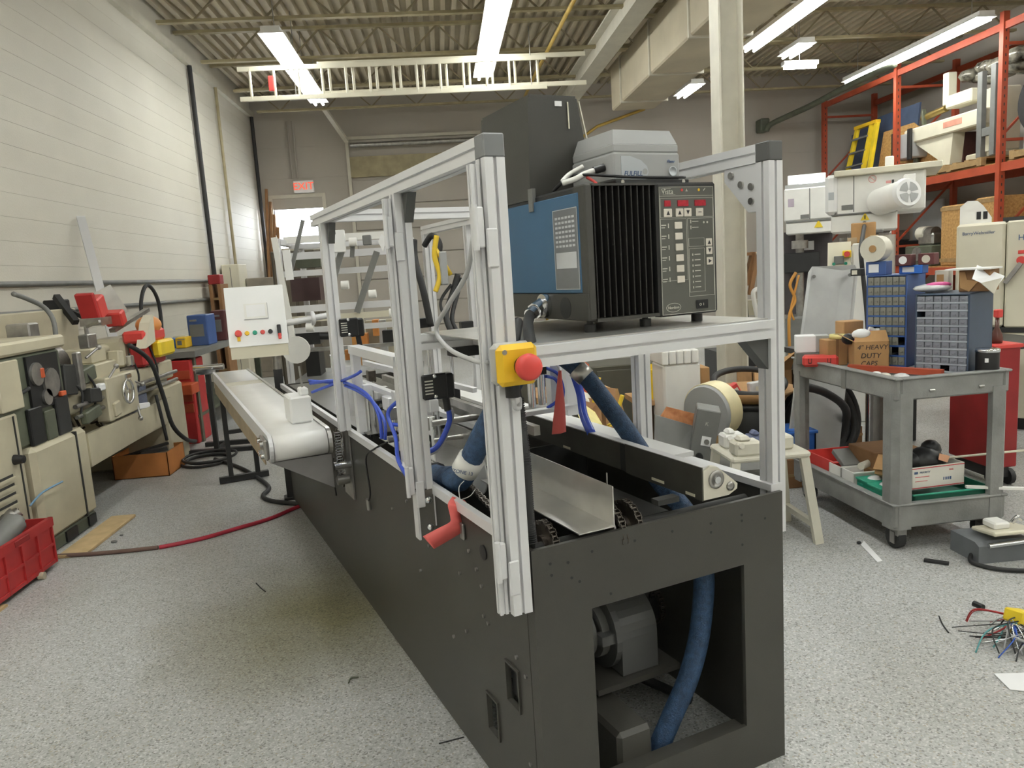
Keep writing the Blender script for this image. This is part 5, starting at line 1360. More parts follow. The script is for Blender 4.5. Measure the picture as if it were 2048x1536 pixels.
t = thing('plastic_bag', 'crumpled pink and white bag stuffed in the marker written box', 'bag', (2.31, 3.94, .90))
MB().sphere((2.30, 3.96, 1.0), .07, 14, 8, (1.1, .8, .7)).build('pink_film', PINK, t)
MB().sphere((2.27, 3.94, 1.035), .045, 12, 7, (1.2, .9, .7)).build('white_film', PAPER, t)
MB().sphere((2.385, 3.97, 1.04), .03, 10, 6, (1, 1, .8)).cyl((2.33, 3.97, 1.06), (2.39, 3.96, 1.035), .013, n=8).build('white_knob', WHITEP, t)
MB().sphere((2.22, 3.98, 1.01), .04, 10, 6, (1, 1, .8)).build('black_film', BLACK, t)
t = thing('carton', 'tan carton standing behind the marker written box', 'box', (2.35, 4.2, .85))
MB().bev(2.29, 4.16, .85, 2.41, 4.26, 1.09, .004).build('carton_body', CARD, t); MB().box(2.288, 4.159, .98, 2.412, 4.261, .995).build('carton_tape', WOOD, t)
t = thing('carton', 'low tan carton behind the white box on the cart', 'box', (2.21, 4.13, .85))
MB().bev(2.15, 4.08, .85, 2.27, 4.18, 1.0, .004).build('carton_body', CARD, t); MB().box(2.20, 4.078, .85, 2.215, 4.182, 1.002).build('carton_tape', CARDD, t)
t = thing('tape_roll', 'yellow and cream tape roll lying on the low tan carton', 'tape', (2.23, 4.12, 1.0))
MB().lathe([(.022, 1.001), (.045, 1.001), (.045, 1.025), (.022, 1.025)], (2.23, 4.12, 0), 'z', 18).build('roll', PAPERY, t); MB().lathe([(.018, 1.001), (.022, 1.001), (.022, 1.025), (.018, 1.025)], (2.23, 4.12, 0), 'z', 18).build('core', CARD, t)
t = thing('carton', 'small white carton with a grey side at the left end of the cart', 'box', (2.07, 4.15, .85), -.35, None, (0, 0, 0))
MB().bev(-.06, .06, .07, .05, .16, .168, .003).build('carton_body', PAPER, t); MB().box(.05, .062, .072, .12, .158, .166).build('grey_side', VFDG, t); MB().bev(-.06, .055, .0, .12, .165, .07, .004).build('carton_base', GREYM, t)
t = thing('tool_case', 'red moulded tool case with black latches on the left end of the cart', 'tool case', (2.045, 4.10, .85), -.42, None, (0, 0, 0))
MB().bev(-.03, 0, .0, .16, .085, .065, .014).build('case_body', RED, t)
for x in (.0, .10): MB().box(x, -.003, .022, x + .003, 0, .05).box(x + .016, -.003, .022, x + .019, 0, .05).box(x, -.003, .022, x + .019, 0, .026).build('case_latch', BLACK, t)
single('red_rail', 'long orange red steel rail lying along the front edge of the cart', 'rail', MB().bar((2.155, 3.86, .872), (2.42, 3.47, .872), .035, .03), ORANGE, (2.3, 3.64, .872))
for i, (u, v, lab, m_) in enumerate(((1735, 751, 'crumpled white wrapper nearest the cart corner seam', PAPER), (1760, 752, 'small cream wrapper on the cart rim', IVORY), (1800, 755, 'clear plastic bag on the near cart corner', FILM))):
    x, y = ((2.155, 3.60), (2.165, 3.54), (2.20, 3.46))[i]
    single('wrapper', lab, 'wrapper', MB().sphere((x, y, .868), .026 + .012 * (i == 2), 9, 6, (1, 1, .55)), m_, (x, y, .86))
t = thing('metal_canister', 'glossy black canister with chrome lid on the right of the cart', 'canister', (2.625, 3.475, .85))
MB().lathe([(.050, .85), (.052, .86), (.052, .96), (.048, .97)], (2.640, 3.455, 0), 'z', 24).build('canister_body', BLACK, t)
MB().lathe([(.054, .962), (.054, .975), (.05, .978)], (2.640, 3.455, 0), 'z', 24).build('canister_lid', CHROME, t)
MB().box(2.600, 3.41, .915, 2.612, 3.42, .935).build('white_label', PAPER, t)
# on the blue cabinet
def cbox(name, lab, cat, x0, y0, z0, x1, y1, z1, m_, rz=gp, face=None, fm=PAPER):
    c = Vector(((x0 + x1) / 2, (y0 + y1) / 2, z0))
    t = thing(name, lab, cat, c, rz, None, (0, 0, 0))
    w, d, h = (x1 - x0) / 2, (y1 - y0) / 2, z1 - z0
    MB().bev(-w, -d, 0, w, d, h, .003).build('box_body', m_, t)
    if face == 'round': MB().cyl((0, -d - .001, h / 2), (0, -d, h / 2), min(w, h / 2) * .7, n=16).build('round_label', fm, t)
    elif face: MB().box(-w * .7, -d - .001, h * .2, w * .3, -d, h * .8).build('front_label', fm, t)
    return t
bx, by = 2.40, 4.02
zt_ = 1.35
cbox('parts_box', 'blue and white parts box on top of the blue cabinet, left', 'box', 2.36, 3.98, zt_, 2.47, 4.06, zt_ + .075, BLUED, face='w')
cbox('parts_box', 'blue box with white label on the blue cabinet, right', 'box', 2.48, 3.86, zt_, 2.60, 3.94, zt_ + .045, BLUEB, face='w')
cbox('parts_box', 'dark red box with round white label stacked on the blue box', 'box', 2.45, 3.86, zt_ + .045, 2.53, 3.93, zt_ + .105, mat('oxblood_box', (.10, .03, .03), .5), face='round')
cbox('parts_box', 'dark red box with tan lid and round label at the right of the stack', 'box', 2.54, 3.80, zt_ + .045, 2.62, 3.87, zt_ + .105, mat('oxblood_box_b', (.12, .035, .035), .5), face='round', fm=IVORY)
t = thing('foam_roll', 'pale round roll standing on the left blue box', 'roll', (2.42, 4.02, zt_ + .075))
MB().cyl((2.36, 3.99, zt_ + .145), (2.43, 4.04, zt_ + .145), .07, n=22).build('roll_body', IVORY, t)
MB().cyl((2.357, 3.988, zt_ + .145), (2.36, 3.99, zt_ + .145), .02, n=12).build('roll_core', CARD, t)
cbox('parts_box', 'small dark box at the left end on the blue cabinet', 'box', 2.31, 4.08, zt_, 2.37, 4.13, zt_ + .04, BLACKM, face='w', fm=IVORY)
# on the grey cabinet
t = thing('plastic_bag', 'pink and clear plastic bag lying flat on the grey drawer cabinet', 'bag', (2.55, 3.73, 1.25))
MB().sphere((2.54, 3.74, 1.275), .075, 14, 6, (1.3, 1.0, .30)).build('clear_film', FILM, t); MB().sphere((2.56, 3.72, 1.29), .045, 10, 6, (1.6, .8, .35)).build('pink_film', PINK, t)
t = cbox('carton', 'brown white open carton with torn front on the grey cabinet', 'box', 2.66, 3.58, 1.25, 2.80, 3.72, 1.36, CARDD)
MB().obox((-.02, -.02, .114), (.21, .17, .008)).build('white_lid', WHITEP, t)
MB().prism([(-.06, .02), (-.02, .0), (.02, .05), (-.03, .06), (-.04, .10), (-.068, .10)], 'y', -.076, -.071).build('torn_flap', CARD, t)
t = thing('white_sleeve', 'big white paper sheet folded over the right of the grey cabinet', 'paper', (2.72, 3.62, 1.25))
MB().sheet([(2.6822, 3.6, 1.3822), (2.5837, 3.5, 1.3192), (2.7027, 3.5, 1.2628), (2.8158, 3.58, 1.319)], .004, (0, 1, 0)).build('paper_top', PAPER, t)
MB().sheet([(2.6211, 3.49, 1.2974), (2.7297, 3.49, 1.3148), (2.6906, 3.49, 1.2394)], .004, (0, 1, 0)).build('paper_flap', IVORY, t)
MB().sheet([(2.6823, 3.6, 1.3772), (2.7366, 3.6, 1.349), (2.76, 3.62, 1.30), (2.70, 3.62, 1.30)], .004, (0, 0, 1)).build('paper_fold', IVORY, t)
cbox('carton', 'small cream upright carton between the two drawer cabinets', 'box', 2.63, 3.80, 1.25, 2.70, 3.86, 1.36, IVORY, face='w', fm=CARD)

# lower shelf load (x right, y away, in cart axes)
def cthing(name, lab, cat, x, y, z=.205, rz=0): 
    c, s_ = math.cos(CR), math.sin(CR)
    return thing(name, lab, cat, (2.12 + x * c - y * s_, 3.38 + x * s_ + y * c, z), CR + rz, None, (0, 0, 0))
t = cthing('storage_tray', 'red plastic tray at the far left of the lower cart shelf', 'tray', .20, .78)
openbox(t, -.15, -.16, 0, .15, .16, .10, RED, .008, 'tray_body'); MB().bev(-.16, -.17, .095, .16, -.155, .105, .003).build('tray_rim', RED, t)
for i, (x, y, lab) in enumerate(((.10, .60, 'white plastic tub nearest the red tray on the lower shelf'), (.10, .47, 'white cloudy tub right of the first one on the lower shelf'))):
    t = cthing('storage_tub', lab, 'tub', x, y)
    openbox(t, -.06, -.06, 0, .08, .06, .095, WHITEP, .005, 'tub_body')
    MB().bev(-.066, -.066, .088, .086, -.058, .098, .002).build('tub_rim', WHITEP, t)
t = cthing('grey_panel_box', 'slanted grey box lid resting in the first white tub', 'box', .12, .62, .285)
MB().obox((0, 0, .04), (.10, .14, .03), Matrix.Rotation(.5, 3, 'X'), .003).build('lid_panel', GREYM, t)
t = cthing('paper_roll', 'small paper roll lying over the white tubs', 'roll', .14, .46, .305)
MB().cyl((-.04, -.02, .02), (.04, .03, .02), .02, n=12).build('roll', IVORY, t)
for i, (x, y, lab) in enumerate(((.10, .34, 'green plastic bin beside the white tubs'), (.09, .22, 'green plastic bin close to the near cart leg'))):
    t = cthing('storage_bin', lab, 'bin', x, y)
    openbox(t, -.05, -.055, 0, .09, .055, .075, GREENB, .006, 'bin_body')
    MB().bev(-.058, -.06, .068, .098, .06, .078, .002).bev(-.052, .0, .02, -.05, .05, .05, .001).build('bin_rim', GREENB, t)
    MB().sphere((.02, 0, .07), .045, 9, 6, (1, .9, .5)).build('bagged_parts', FILM, t)
t = cthing('cardboard_box', 'tilted small brown cardboard box on the green bins', 'box', .17, .30, .285, .6)
MB().obox((0, 0, .055), (.12, .09, .09), Matrix.Rotation(.4, 3, 'Y'), .002).build('box_body', CARD, t); MB().obox((-.055, 0, .10), (.004, .09, .09), Matrix.Rotation(.75, 3, 'Y')).build('box_flap', CARD, t)
t = cthing('storage_tray', 'dark green tray under the white shipping box on the lower shelf', 'tray', .34, .17)
openbox(t, -.21, -.13, 0, .23, .17, .07, GREEND, .008, 'tray_body'); MB().bev(-.215, -.137, .064, .235, -.127, .074, .003).build('tray_rim', GREENB, t)
t = cthing('shipping_box', 'white postal shipping box with red and blue print on the lower shelf', 'box', .30, .20, .283, .05)
openbox(t, -.15, -.10, 0, .15, .10, .115, mat('white_carton_board', (.80, .77, .70), .7, var=.03), .005)
pr2 = MB().box(-.15, -.1008, .106, .15, -.1, .110).box(-.15, -.1008, .005, .15, -.1, .009).box(-.13, -.1008, .062, -.05, -.1, .065).box(-.13, -.1008, .04, -.06, -.1, .0425)
pr2.build('red_print', INKR, t)
MB().box(-.135, -.1008, .080, -.115, -.1, .092).box(.03, -.1008, .035, .035, -.1, .05).box(.04, -.1008, .035, .043, -.1, .05).box(.047, -.1008, .035, .053, -.1, .05).box(.057, -.1008, .035, .062, -.1, .05).box(.066, -.1008, .035, .075, -.1, .05).build('blue_print', INKB, t)
words('postal_text', 'PRIORITY', .014, INKB, t, facing_front(-.075, -.1006, .086))
words('postal_text', 'MAIL', .012, INKR, t, facing_front(.075, -.1006, .086))
t = cthing('black_bag', 'crumpled black bag heaped in the postal shipping box', 'bag', .30, .20, .30)
MB().sphere((0, 0, .09), .09, 12, 8, (1.2, .9, .9)).sphere((.05, .02, .15), .05, 8, 6).sphere((-.07, -.01, .10), .05, 8, 6).build('bag_body', BLACK, t)
MB().sheet([(.02, -.08, .12), (.07, -.08, .10), (.09, -.07, .13), (.03, -.075, .15)], .003, (0, 1, 0)).build('peach_tag', mat('peach_paper', (.75, .40, .24), .6), t)
t = cthing('carton', 'brown carton at the back of the lower shelf behind the shipping box', 'box', .30, .55)
MB().bev(-.13, -.12, 0, .16, .13, .19, .004).build('carton_body', CARDD, t); MB().box(-.131, -.121, .09, .161, .131, .10).build('carton_tape', CARD, t)
t = cthing('metal_rod', 'flat pale metal strip sticking out over the right of the shelf', 'strip', .50, .15, .42)
MB().bar((-.08, .05, -.02), (.30, -.08, .02), .02, .006).build('strip_bar', BEIGE2, t)
t = cthing('metal_rod', 'white metal rail jutting out from under the shipping box', 'rail', .55, .05, .285)
MB().bar((-.13, .0, .003), (.32, -.14, -.02), .022, .012).build('rail_bar', WHITEP, t)

# behind and around the cart
sm = thing('sheet_metal', 'large scuffed aluminium sheet leaning behind the cart', 'metal sheet', (2.35, 4.75, 0))
pq = [(2.2603, 4.75, 0.6703), (2.6235, 4.75, 0.6427), (2.7958, 4.9, 1.3426), (2.7744, 4.9, 1.3939), (2.4768, 4.9, 1.4024), (2.4487, 4.9, 1.3644)]
pq[0] = (pq[0][0] - .17, 4.55, .02); pq[1] = (pq[1][0] - .17, 4.55, .02)
MB().sheet(pq, .006, (0, 1, 0)).build('sheet', SCUFF, sm)
MB().cyl(tuple(Vector((2.4717, 4.87, 1.3364))), tuple(Vector((2.4362, 4.8, 1.3387))), .012, n=8).cyl(tuple(Vector((2.7227, 4.87, 1.3304))), tuple(Vector((2.6836, 4.8, 1.3329))), .012, n=8).build('corner_hole_plug', GREYM, sm)
hc = thing('hose_coil', 'big coil of black hose hanging behind the cart legs', 'hose', (2.25, 4.85, .3))
cx0 = (2.5523, 4.95, 0.3021)
hcb = MB()
for k, (r, dx) in enumerate(((.25, 0), (.21, .03), (.28, .05))):
    hcb.tube([(cx0[0] + dx + r * math.cos(2 * PI * i / 14), cx0[1] + .05 * k + .05 * math.sin(4 * PI * i / 14), max(.03, .34 + r * 1.1 * math.sin(2 * PI * i / 14))) for i in range(14)], .022, n=8, res=3, closed=True)
hcb.build('hose_loops', RUBBER, hc)
single('thick_cable', 'thick black cable arching under the cart top to the coil', 'cable', MB().tube([(2.1158, 4.4, 0.6987), (2.3537, 4.5, 0.6179), (2.548, 4.6, 0.4719), (2.5621, 4.7, 0.2832), (2.4745, 4.8, 0.1471)], .026), RUBBER, (2.4745, 4.8, 0.1471))
bb = thing('storage_bin', 'bright blue plastic bin behind the frame post beside the cart', 'bin', (2.1, 4.5, .0))
q = (2.1452, 4.55, 0.1942, 2.3189, 4.79, 0.3689)
openbox(bb, q[0], q[1], q[2], q[3], q[4], q[5], BLUEB, .01, 'bin_body'); MB().bev(q[0] - .012, q[1] - .012, q[5] - .02, q[3] + .012, q[4] + .012, q[5], .004).build('bin_lid', BLUEB, bb)
cr0 = thing('wood_crate', 'low brown crate supporting the bright blue bin', 'crate', (2.1, 4.55, 0))
MB().bev(q[0] - .03, q[1] - .02, 0, q[3] + .03, q[4], q[2], .005).build('crate_body', CARDD, cr0)
MB().box(q[0] - .034, q[1] - .024, q[2] * .4, q[3] + .034, q[1] - .02, q[2] * .5).build('crate_slat', WOODD, cr0)
ss = thing('step_stool', 'ivory plastic step stool with slanted legs right of the frame post', 'stool', (1.75, 3.75, 0))
q = (1.4001, 3.75, 0.4707, 1.8228, 4.05, 0.5112)
zs = q[5] - .02
MB().bev(q[0], 3.62, zs - .035, q[3], 3.95, zs, .012).build('stool_top', IVORY, ss)
for x, dx in ((q[0] + .03, -.05), (q[3] - .03, .055)):
    for y, dy in ((3.65, -.05), (3.92, .05)):
        MB().bar((x, y, zs - .02), (x + dx, y + dy, 0), .045, .03).build('stool_leg', IVORY, ss)
MB().bar((q[3] + .01, 3.62, .10), (q[3] + .01, 3.95, .10), .03, .03).build('stool_stretcher', IVORY, ss)
for i, (u0, v0, u1, v1, m_, lab) in enumerate(((1448, 905, 1500, 960, IVORY, 'lumpy ivory moulding heaped on the step stool'), (1505, 870, 1540, 893, mat('blue_grey_cloth', (.13, .15, .24), .9), 'blue grey rag on the step stool'), (1460, 868, 1510, 892, WHITEP, 'white plastic moulding on the stool top'), (1545, 872, 1575, 892, IVORY, 'small cream moulding at the right end of the stool'))):
    x0_, x1_ = ((q[0] + .02, q[0] + .16), (q[0] + .14, q[0] + .25), (q[0] + .03, q[0] + .15), (q[0] + .26, q[0] + .36))[i]
    y_0 = (3.62, 3.72, 3.80, 3.68)[i]
    t = thing('plastic_moulding', lab, 'part', ((x0_ + x1_) / 2, y_0 + .05, zs))
    MB().bev(x0_, y_0, zs, x1_, y_0 + .10, zs + .075, .012).bev(x0_ + .02, y_0 + .01, zs + .07, x1_ - .05, y_0 + .08, zs + .10, .015).build('moulding_body', m_, t)
    MB().cyl((x0_ + .03, y_0 + .03, zs + .05), (x0_ + .03, y_0 - .01, zs + .06), .015, n=8).build('moulding_lug', m_, t)

# pile seen under the platform rail, right of the charcoal machine
lt = thing('low_bench', 'low grey bench carrying the control box and drum behind the machine', 'bench', (1.5, 4.3, 0))
MB().box(.75, 4.02, .26, 1.85, 4.95, .30).build('bench_top', GREYM, lt)
for x in (.8, 1.8):
    for y in (4.07, 4.9): MB().box(x - .025, y - .025, 0, x + .025, y + .025, .26).build('bench_leg', GREYM, lt)
cbx = thing('control_box', 'tilted dark grey control box with two knobs and a rusty board', 'control box', (1.42, 4.2, .30))
Rt = Matrix.Rotation(-.30, 3, 'Z') @ Matrix.Rotation(.20, 3, 'Y')
cc0 = Vector((1.449, 4.1, 0.4512)) + Vector((0, .1, 0))
MB().obox(cc0, (.135, .2, .40), Rt, .006).build('box_body', GREYM, cbx)
MB().obox(cc0 + Rt @ Vector((.012, -.101, .02)), (.052, .004, .055), Rt).build('white_dial_plate', PAPER, cbx)
MB().cyl(cc0 + Rt @ Vector((.016, -.102, .018)), cc0 + Rt @ Vector((.016, -.115, .018)), .015, n=12).build('dial_knob', STEEL, cbx)
MB().cyl(cc0 + Rt @ Vector((-.01, -.10, -.075)), cc0 + Rt @ Vector((-.01, -.13, -.075)), .022, n=12).build('black_knob', BLACK, cbx)
words('dial_mark', 'K', .03, PANELL, cbx, Matrix.Translation(cc0 + Rt @ Vector((0, -.1012, .12))) @ Rt.to_4x4() @ Matrix.Rotation(PI / 2, 4, 'X'))
rb = thing('rusty_panel', 'reddish brown fibreboard with a grey plate leaning beside the control box', 'panel', (1.2, 4.25, .30))
MB().sheet([(1.2906, 4.35, 0.6355), (1.4903, 4.3, 0.5738), (1.3627, 4.15, 0.2322), (1.149, 4.15, 0.2512), (1.2216, 4.3, 0.5712)], .02, (0, 1, 0)).build('fibreboard', RUST, rb)
MB().sheet([(1.1792, 4.22, 0.6198), (1.4009, 4.22, 0.5362), (1.3173, 4.1, 0.2649), (1.1182, 4.1, 0.2825)], .02, (0, 1, 0)).build('grey_plate', GREYM, rb)
sp_ = thing('wire_spool', 'large cream tape spool lying tilted above the control box', 'spool', (1.5, 4.5, .30))
sc_ = Vector((1.6231, 4.55, 0.5484))
ax = Vector((.80, .55, .05)).normalized()
MB().cyl(sc_ - ax * .03, sc_ + ax * .09, .18, n=30).build('spool_winding', TAPE, sp_)
MB().cyl(sc_ - ax * .05, sc_ - ax * .03, .165, .175, n=28).build('spool_flange', VFDG, sp_)
MB().cyl(sc_ + ax * .09, sc_ + ax * .12, .05, n=18).build('spool_core', CARD, sp_)
MB().box(sc_.x - .05, 4.45, .30, sc_.x + .05, 4.6, sc_.z - .14).build('spool_block', WOODD, sp_)
dm = thing('trash_barrel', 'black barrel with cardboard tray and loose scrap on top behind the frame', 'barrel', (1.85, 5.0, 0))
bc_ = (2.0539, 5, 0.5459)
MB().lathe([(.19, .0), (.21, .3), (.22, bc_[2] - .06), (.21, bc_[2] - .05)], (bc_[0], 5.0, 0), 'z', 24).build('barrel_body', BLACKM, dm)
MB().lathe([(.235, bc_[2] - .07), (.24, bc_[2] - .04), (.22, bc_[2] - .03)], (bc_[0], 5.0, 0), 'z', 24).build('barrel_rim', BLACK, dm)
ctb = thing('cardboard_tray', 'shallow tan cardboard tray lying on the black barrel', 'tray', (bc_[0], 5.0, bc_[2] - .03))
MB().lathe([(.20, bc_[2] - .028), (.30, bc_[2] + .05), (.29, bc_[2] + .05), (.19, bc_[2] - .018)], (bc_[0] + .03, 4.98, 0), 'z', 20).build('tray_body', CARD, ctb)
for i, (u, v, m_, lab) in enumerate(((1450, 785, RED, 'small red carton on the barrel tray'), (1500, 775, FILM, 'clear bagged parts in the barrel tray'), (1530, 765, CARD, 'tan carton flap standing in the barrel tray'))):
    x = bc_[0] + (-.12, .03, .15)[i]
    t = thing('scrap_carton', lab, 'box', (x, 4.92, bc_[2]))
    MB().obox((x, 4.92, bc_[2] + .055), (.06 + .05 * (i == 1), .05, .10), Matrix.Rotation(-.5 + .4 * i, 3, 'Y'), .006).build('carton_body', m_, t)
    MB().obox((x, 4.893, bc_[2] + .06), (.03, .002, .03), Matrix.Rotation(-.5 + .4 * i, 3, 'Y')).build('carton_label', IVORY, t)
single('hose_ring', 'thick black hose ring resting over the barrel tray', 'hose', MB().tube([(bc_[0] + .24 * math.cos(a * PI / 7), 4.97 + .2 * math.sin(a * PI / 7), bc_[2] + .10 + .06 * math.sin(a * PI / 7)) for a in range(14)], .022, n=8, res=3, closed=True), RUBBER, (bc_[0], 4.97, bc_[2] + .08))
cfl = thing('cardboard_box', 'open tan cardboard box behind the barrel by the frame post', 'box', (2.05, 5.3, 0))
q = (2.2566, 5.4, 0.1893, 2.4707, 5.7, 0.6857)
openbox(cfl, q[0], q[1], 0, q[3] + .1, q[4], q[5] - .05, CARD)
MB().sheet([(q[0] + .3, q[1], q[5] - .05), (q[0] + .02, q[1], q[5] - .05), (q[0] - .02, q[1] - .1, q[5] - .14), (q[0] + .3, q[1] - .1, q[5] + .10)], .005, (0, 1, .5)).build('box_flap', CARD, cfl)
wt = thing('white_bin', 'tall white plastic bin with a ribbed rim behind the machine', 'bin', (1.45, 5.2, 0))
q = (1.5207, 5.2, 0.4726, 1.7948, 5.5, 0.8691)
MB().bev(q[0], q[1], 0, q[3], q[4], q[5] - .10, .015).build('bin_body', WHITEP, wt)
for k in range(5):
    MB().bev(q[0] - .01 + k * (q[3] - q[0]) / 5, q[1] - .012, q[5] - .10, q[0] - .015 + (k + 1) * (q[3] - q[0]) / 5, q[4], q[5], .008).build('rim_rib', WHITEP, wt)
cb2 = thing('cardboard_box', 'small tan box standing right of the tall white bin', 'box', (1.75, 5.25, 0))
q = (1.8281, 5.3, 0.4762, 1.8956, 5.5, 0.7164)
MB().bev(q[0], q[1], 0, q[3], q[4], q[5], .004).build('box_body', CARD, cb2); MB().box(q[0], q[1] - .001, q[5] * .8, q[3], q[1], q[5] * .84).build('box_tape', WOOD, cb2)
def basket(lab, q, m_, zb):
    t = thing('plastic_basket', lab, 'basket', ((q[0] + q[3]) / 2, (q[1] + q[4]) / 2, zb))
    x0, y0, z0, x1, y1, z1 = q
    MB().box(x0, y0, z0, x1, y1, z0 + .01).bev(x0 - .012, y0 - .012, z1 - .03, x1 + .012, y0, z1, .004).bev(x0 - .012, y1, z1 - .03, x1 + .012, y1 + .012, z1, .004).bev(x0 - .012, y0, z1 - .03, x0, y1, z1, .004).bev(x1, y0, z1 - .03, x1 + .012, y1, z1, .004).build('basket_rim', m_, t)
    g = MB(); n_ = 9
    for k in range(n_ + 1):
        x = x0 + (x1 - x0) * k / n_
        g.box(x - .006, y0 - .004, z0, x + .006, y0 + .004, z1).box(x - .006, y1 - .004, z0, x + .006, y1 + .004, z1)
        y = y0 + (y1 - y0) * k / n_
        g.box(x0 - .004, y - .006, z0, x0 + .004, y + .006, z1).box(x1 - .004, y - .006, z0, x1 + .004, y + .006, z1)
    for k in range(5):
        z = z0 + (z1 - z0) * (k + .3) / 5
        g.box(x0, y0 - .003, z - .005, x1, y0 + .003, z + .005).box(x0, y1 - .003, z - .005, x1, y1 + .003, z + .005).box(x0 - .003, y0, z - .005, x0 + .003, y1, z + .005).box(x1 - .003, y0, z - .005, x1 + .003, y1, z + .005)
    g.build('basket_lattice', m_, t)
    return t
basket('yellow plastic basket left of the tall white bin', (1.5028, 5.5, 0.4672, 1.6105, 5.8, 0.7034), YEL2, 0)
basket('orange red plastic basket left behind the hanging coral tag', (0.7699, 5.4, 0.5735, 1.0135, 5.75, 0.7948), ORANGB, 0)
for nm_, q in (('yellow', (1.4397, 5.45, 0.0935, 1.6124, 5.85, 0.477)), ('orange', (0.6723, 5.35, 0.1704, 1.1336, 5.85, 0.5793))):
    t = thing('pallet_table', 'brown wooden stand under the %s basket' % nm_, 'stand', ((q[0] + q[3]) / 2, 5.6, 0))
    MB().box(q[0] - .05, q[1], q[5] - .04, q[3] + .05, q[4], q[5]).build('stand_top', CARD, t)
    MB().box(q[0], q[1] + .02, 0, q[0] + .05, q[4] - .02, q[5] - .04).box(q[3] - .05, q[1] + .02, 0, q[3], q[4] - .02, q[5] - .04).build('stand_leg', WOODD, t)
t = thing('yellow_sheet', 'pale yellow paper sheet lying on slanted cardboard behind the machine', 'paper', (.85, 4.6, .30))
MB().sheet([(0.766, 4.7, 0.6615), (0.8196, 4.9, 0.6411), (0.9369, 4.8, 0.5481), (0.9215, 4.5, 0.5255), (0.7791, 4.4, 0.5571)], .004, (0, 0, 1)).build('sheet', PAPERY, t)
t = thing('cardboard_piece', 'flat white backed cardboard slanting behind the yellow sheet', 'cardboard', (.9, 4.9, .30))
MB().sheet([(0.8206, 5, 0.7178), (0.9403, 5, 0.6327), (0.9739, 4.9, 0.5371), (0.8068, 4.95, 0.6169)], .006, (0, .5, 1)).build('white_face', IVORY, t)
MB().sheet([(0.8535, 4.96, 0.6287), (1.0065, 4.96, 0.5995), (0.994, 4.85, 0.4666), (0.9155, 4.86, 0.549)], .006, (0, .5, 1)).build('brown_face', CARDD, t)
t = thing('cardboard_box', 'brown crushed cardboard box behind the coral tag', 'box', (1.2, 5.0, .30))
q = (1.0336, 4.9, 0.4471, 1.2039, 5.15, 0.6954)
MB().add([(q[0], q[1], .30), (q[3], q[1], .30), (q[3], q[4], .30), (q[0], q[4], .30), (q[0] - .01, q[1], q[5]), (q[3] - .08, q[1] + .02, q[5] - .02), (q[3] - .06, q[4], q[5] - .06), (q[0], q[4], q[5])], [(0, 3, 2, 1), (4, 5, 6, 7), (0, 1, 5, 4), (1, 2, 6, 5), (2, 3, 7, 6), (3, 0, 4, 7)]).build('box_body', CARD, t)
MB().sheet([(q[0], q[1] - .003, q[5]), (q[3] - .1, q[1] - .003, q[5] - .02), (q[3] - .13, q[1] - .08, q[5] - .10)], .004, (0, 1, .4)).build('box_flap', CARDD, t)
single('yellow_strap', 'yellow strap looping beside the crushed cardboard box', 'strap', MB().tube([(0.9604, 4.7, 0.7923), (0.9228, 4.7, 0.6817), (0.9075, 4.7, 0.6341)], .008).tube([(1.1016, 4.7, 0.6678), (1.0681, 4.7, 0.5723), (1.0529, 4.7, 0.5242)], .014).tube([(0.974, 4.6, 0.5012), (1.0488, 4.6, 0.5209), (0.9765, 4.6, 0.4849)], .006), WIREY, (0.9765, 4.6, 0.4849))
bk2 = thing('dark_backdrop_cabinet', 'dark grey low cabinet behind the baskets and bins', 'cabinet', (1.4, 6.4, 0))
MB().bev(.35, 6.5, 0, 2.2, 7.0, .62, .01).build('cabinet_body', mat('olive_dark_steel', (.07, .065, .045), .6), bk2)
for k in range(4): MB().bev(.38 + k * .46, 6.485, .05, .80 + k * .46, 6.5, .58, .005).build('cabinet_door', mat('olive_dark_door', (.08, .075, .055), .6), bk2)

single('hanging_cord', 'tangled orange cord hanging left of the leaning aluminium sheet', 'cord', MB().tube([(3.0847, 6.4, 1.33), (3.0294, 6.4, 1.225), (3.0739, 6.4, 1.0912), (3.0177, 6.4, 0.9194), (3.0316, 6.4, 0.3831), ((3.0316, 6.4, 0.3831)[0], 6.4, .02)], .014).tube([(3.1118, 6.4, 1.3066), (3.0651, 6.4, 1.1355), (3.0367, 6.4, 1.0061), (3.0634, 6.4, 0.9162)], .01), mat('orange_cord', (.60, .28, .05), .5), (3.0739, 6.4, 1.0912))
# robot-like dark machine seen through the right side of the frame
rm = thing('test_stand', 'dark machine stand with small lit screen seen through the right of the frame', 'machine', (2.7736, 6.9, 0.9069))
q = (2.6863, 6.9, 1.2828, 2.8308, 7.1, 1.5046)
MB().bev(*q, .01).build('head_box', BLACKM, rm)
MB().bar((2.7914, 6.95, 1.3037), (2.8385, 6.95, 0.6604), .09, .09).build('arm_column', GREENISH, rm)
x9 = (2.813, 6.95, 0.6142)
MB().box(x9[0] - .25, 6.8, 0, x9[0] + .25, 7.3, x9[2]).build('stand_base', BLACKM, rm)
MB().bar((2.9411, 6.95, 1.5274), (2.8582, 6.95, 1.2291), .07, .05).bar((2.9537, 6.9, 1.5251), (2.8749, 6.9, 1.1352), .04, .04).bar((2.7324, 6.95, 1.5168), (2.9604, 6.95, 1.5169), .04, .03).build('linkage_arm', CARDD, rm)
MB().tube([(2.9588, 6.8, 1.2015), (2.8721, 6.8, 1.1749), (2.8708, 6.8, 1.0918), (2.9064, 6.8, 0.9036)], .022).tube([(2.7463, 6.8, 1.1001), (2.6786, 6.8, 1.0584), (2.6471, 6.8, 0.9214)], .018).build('stand_hose', WHITEP, rm)
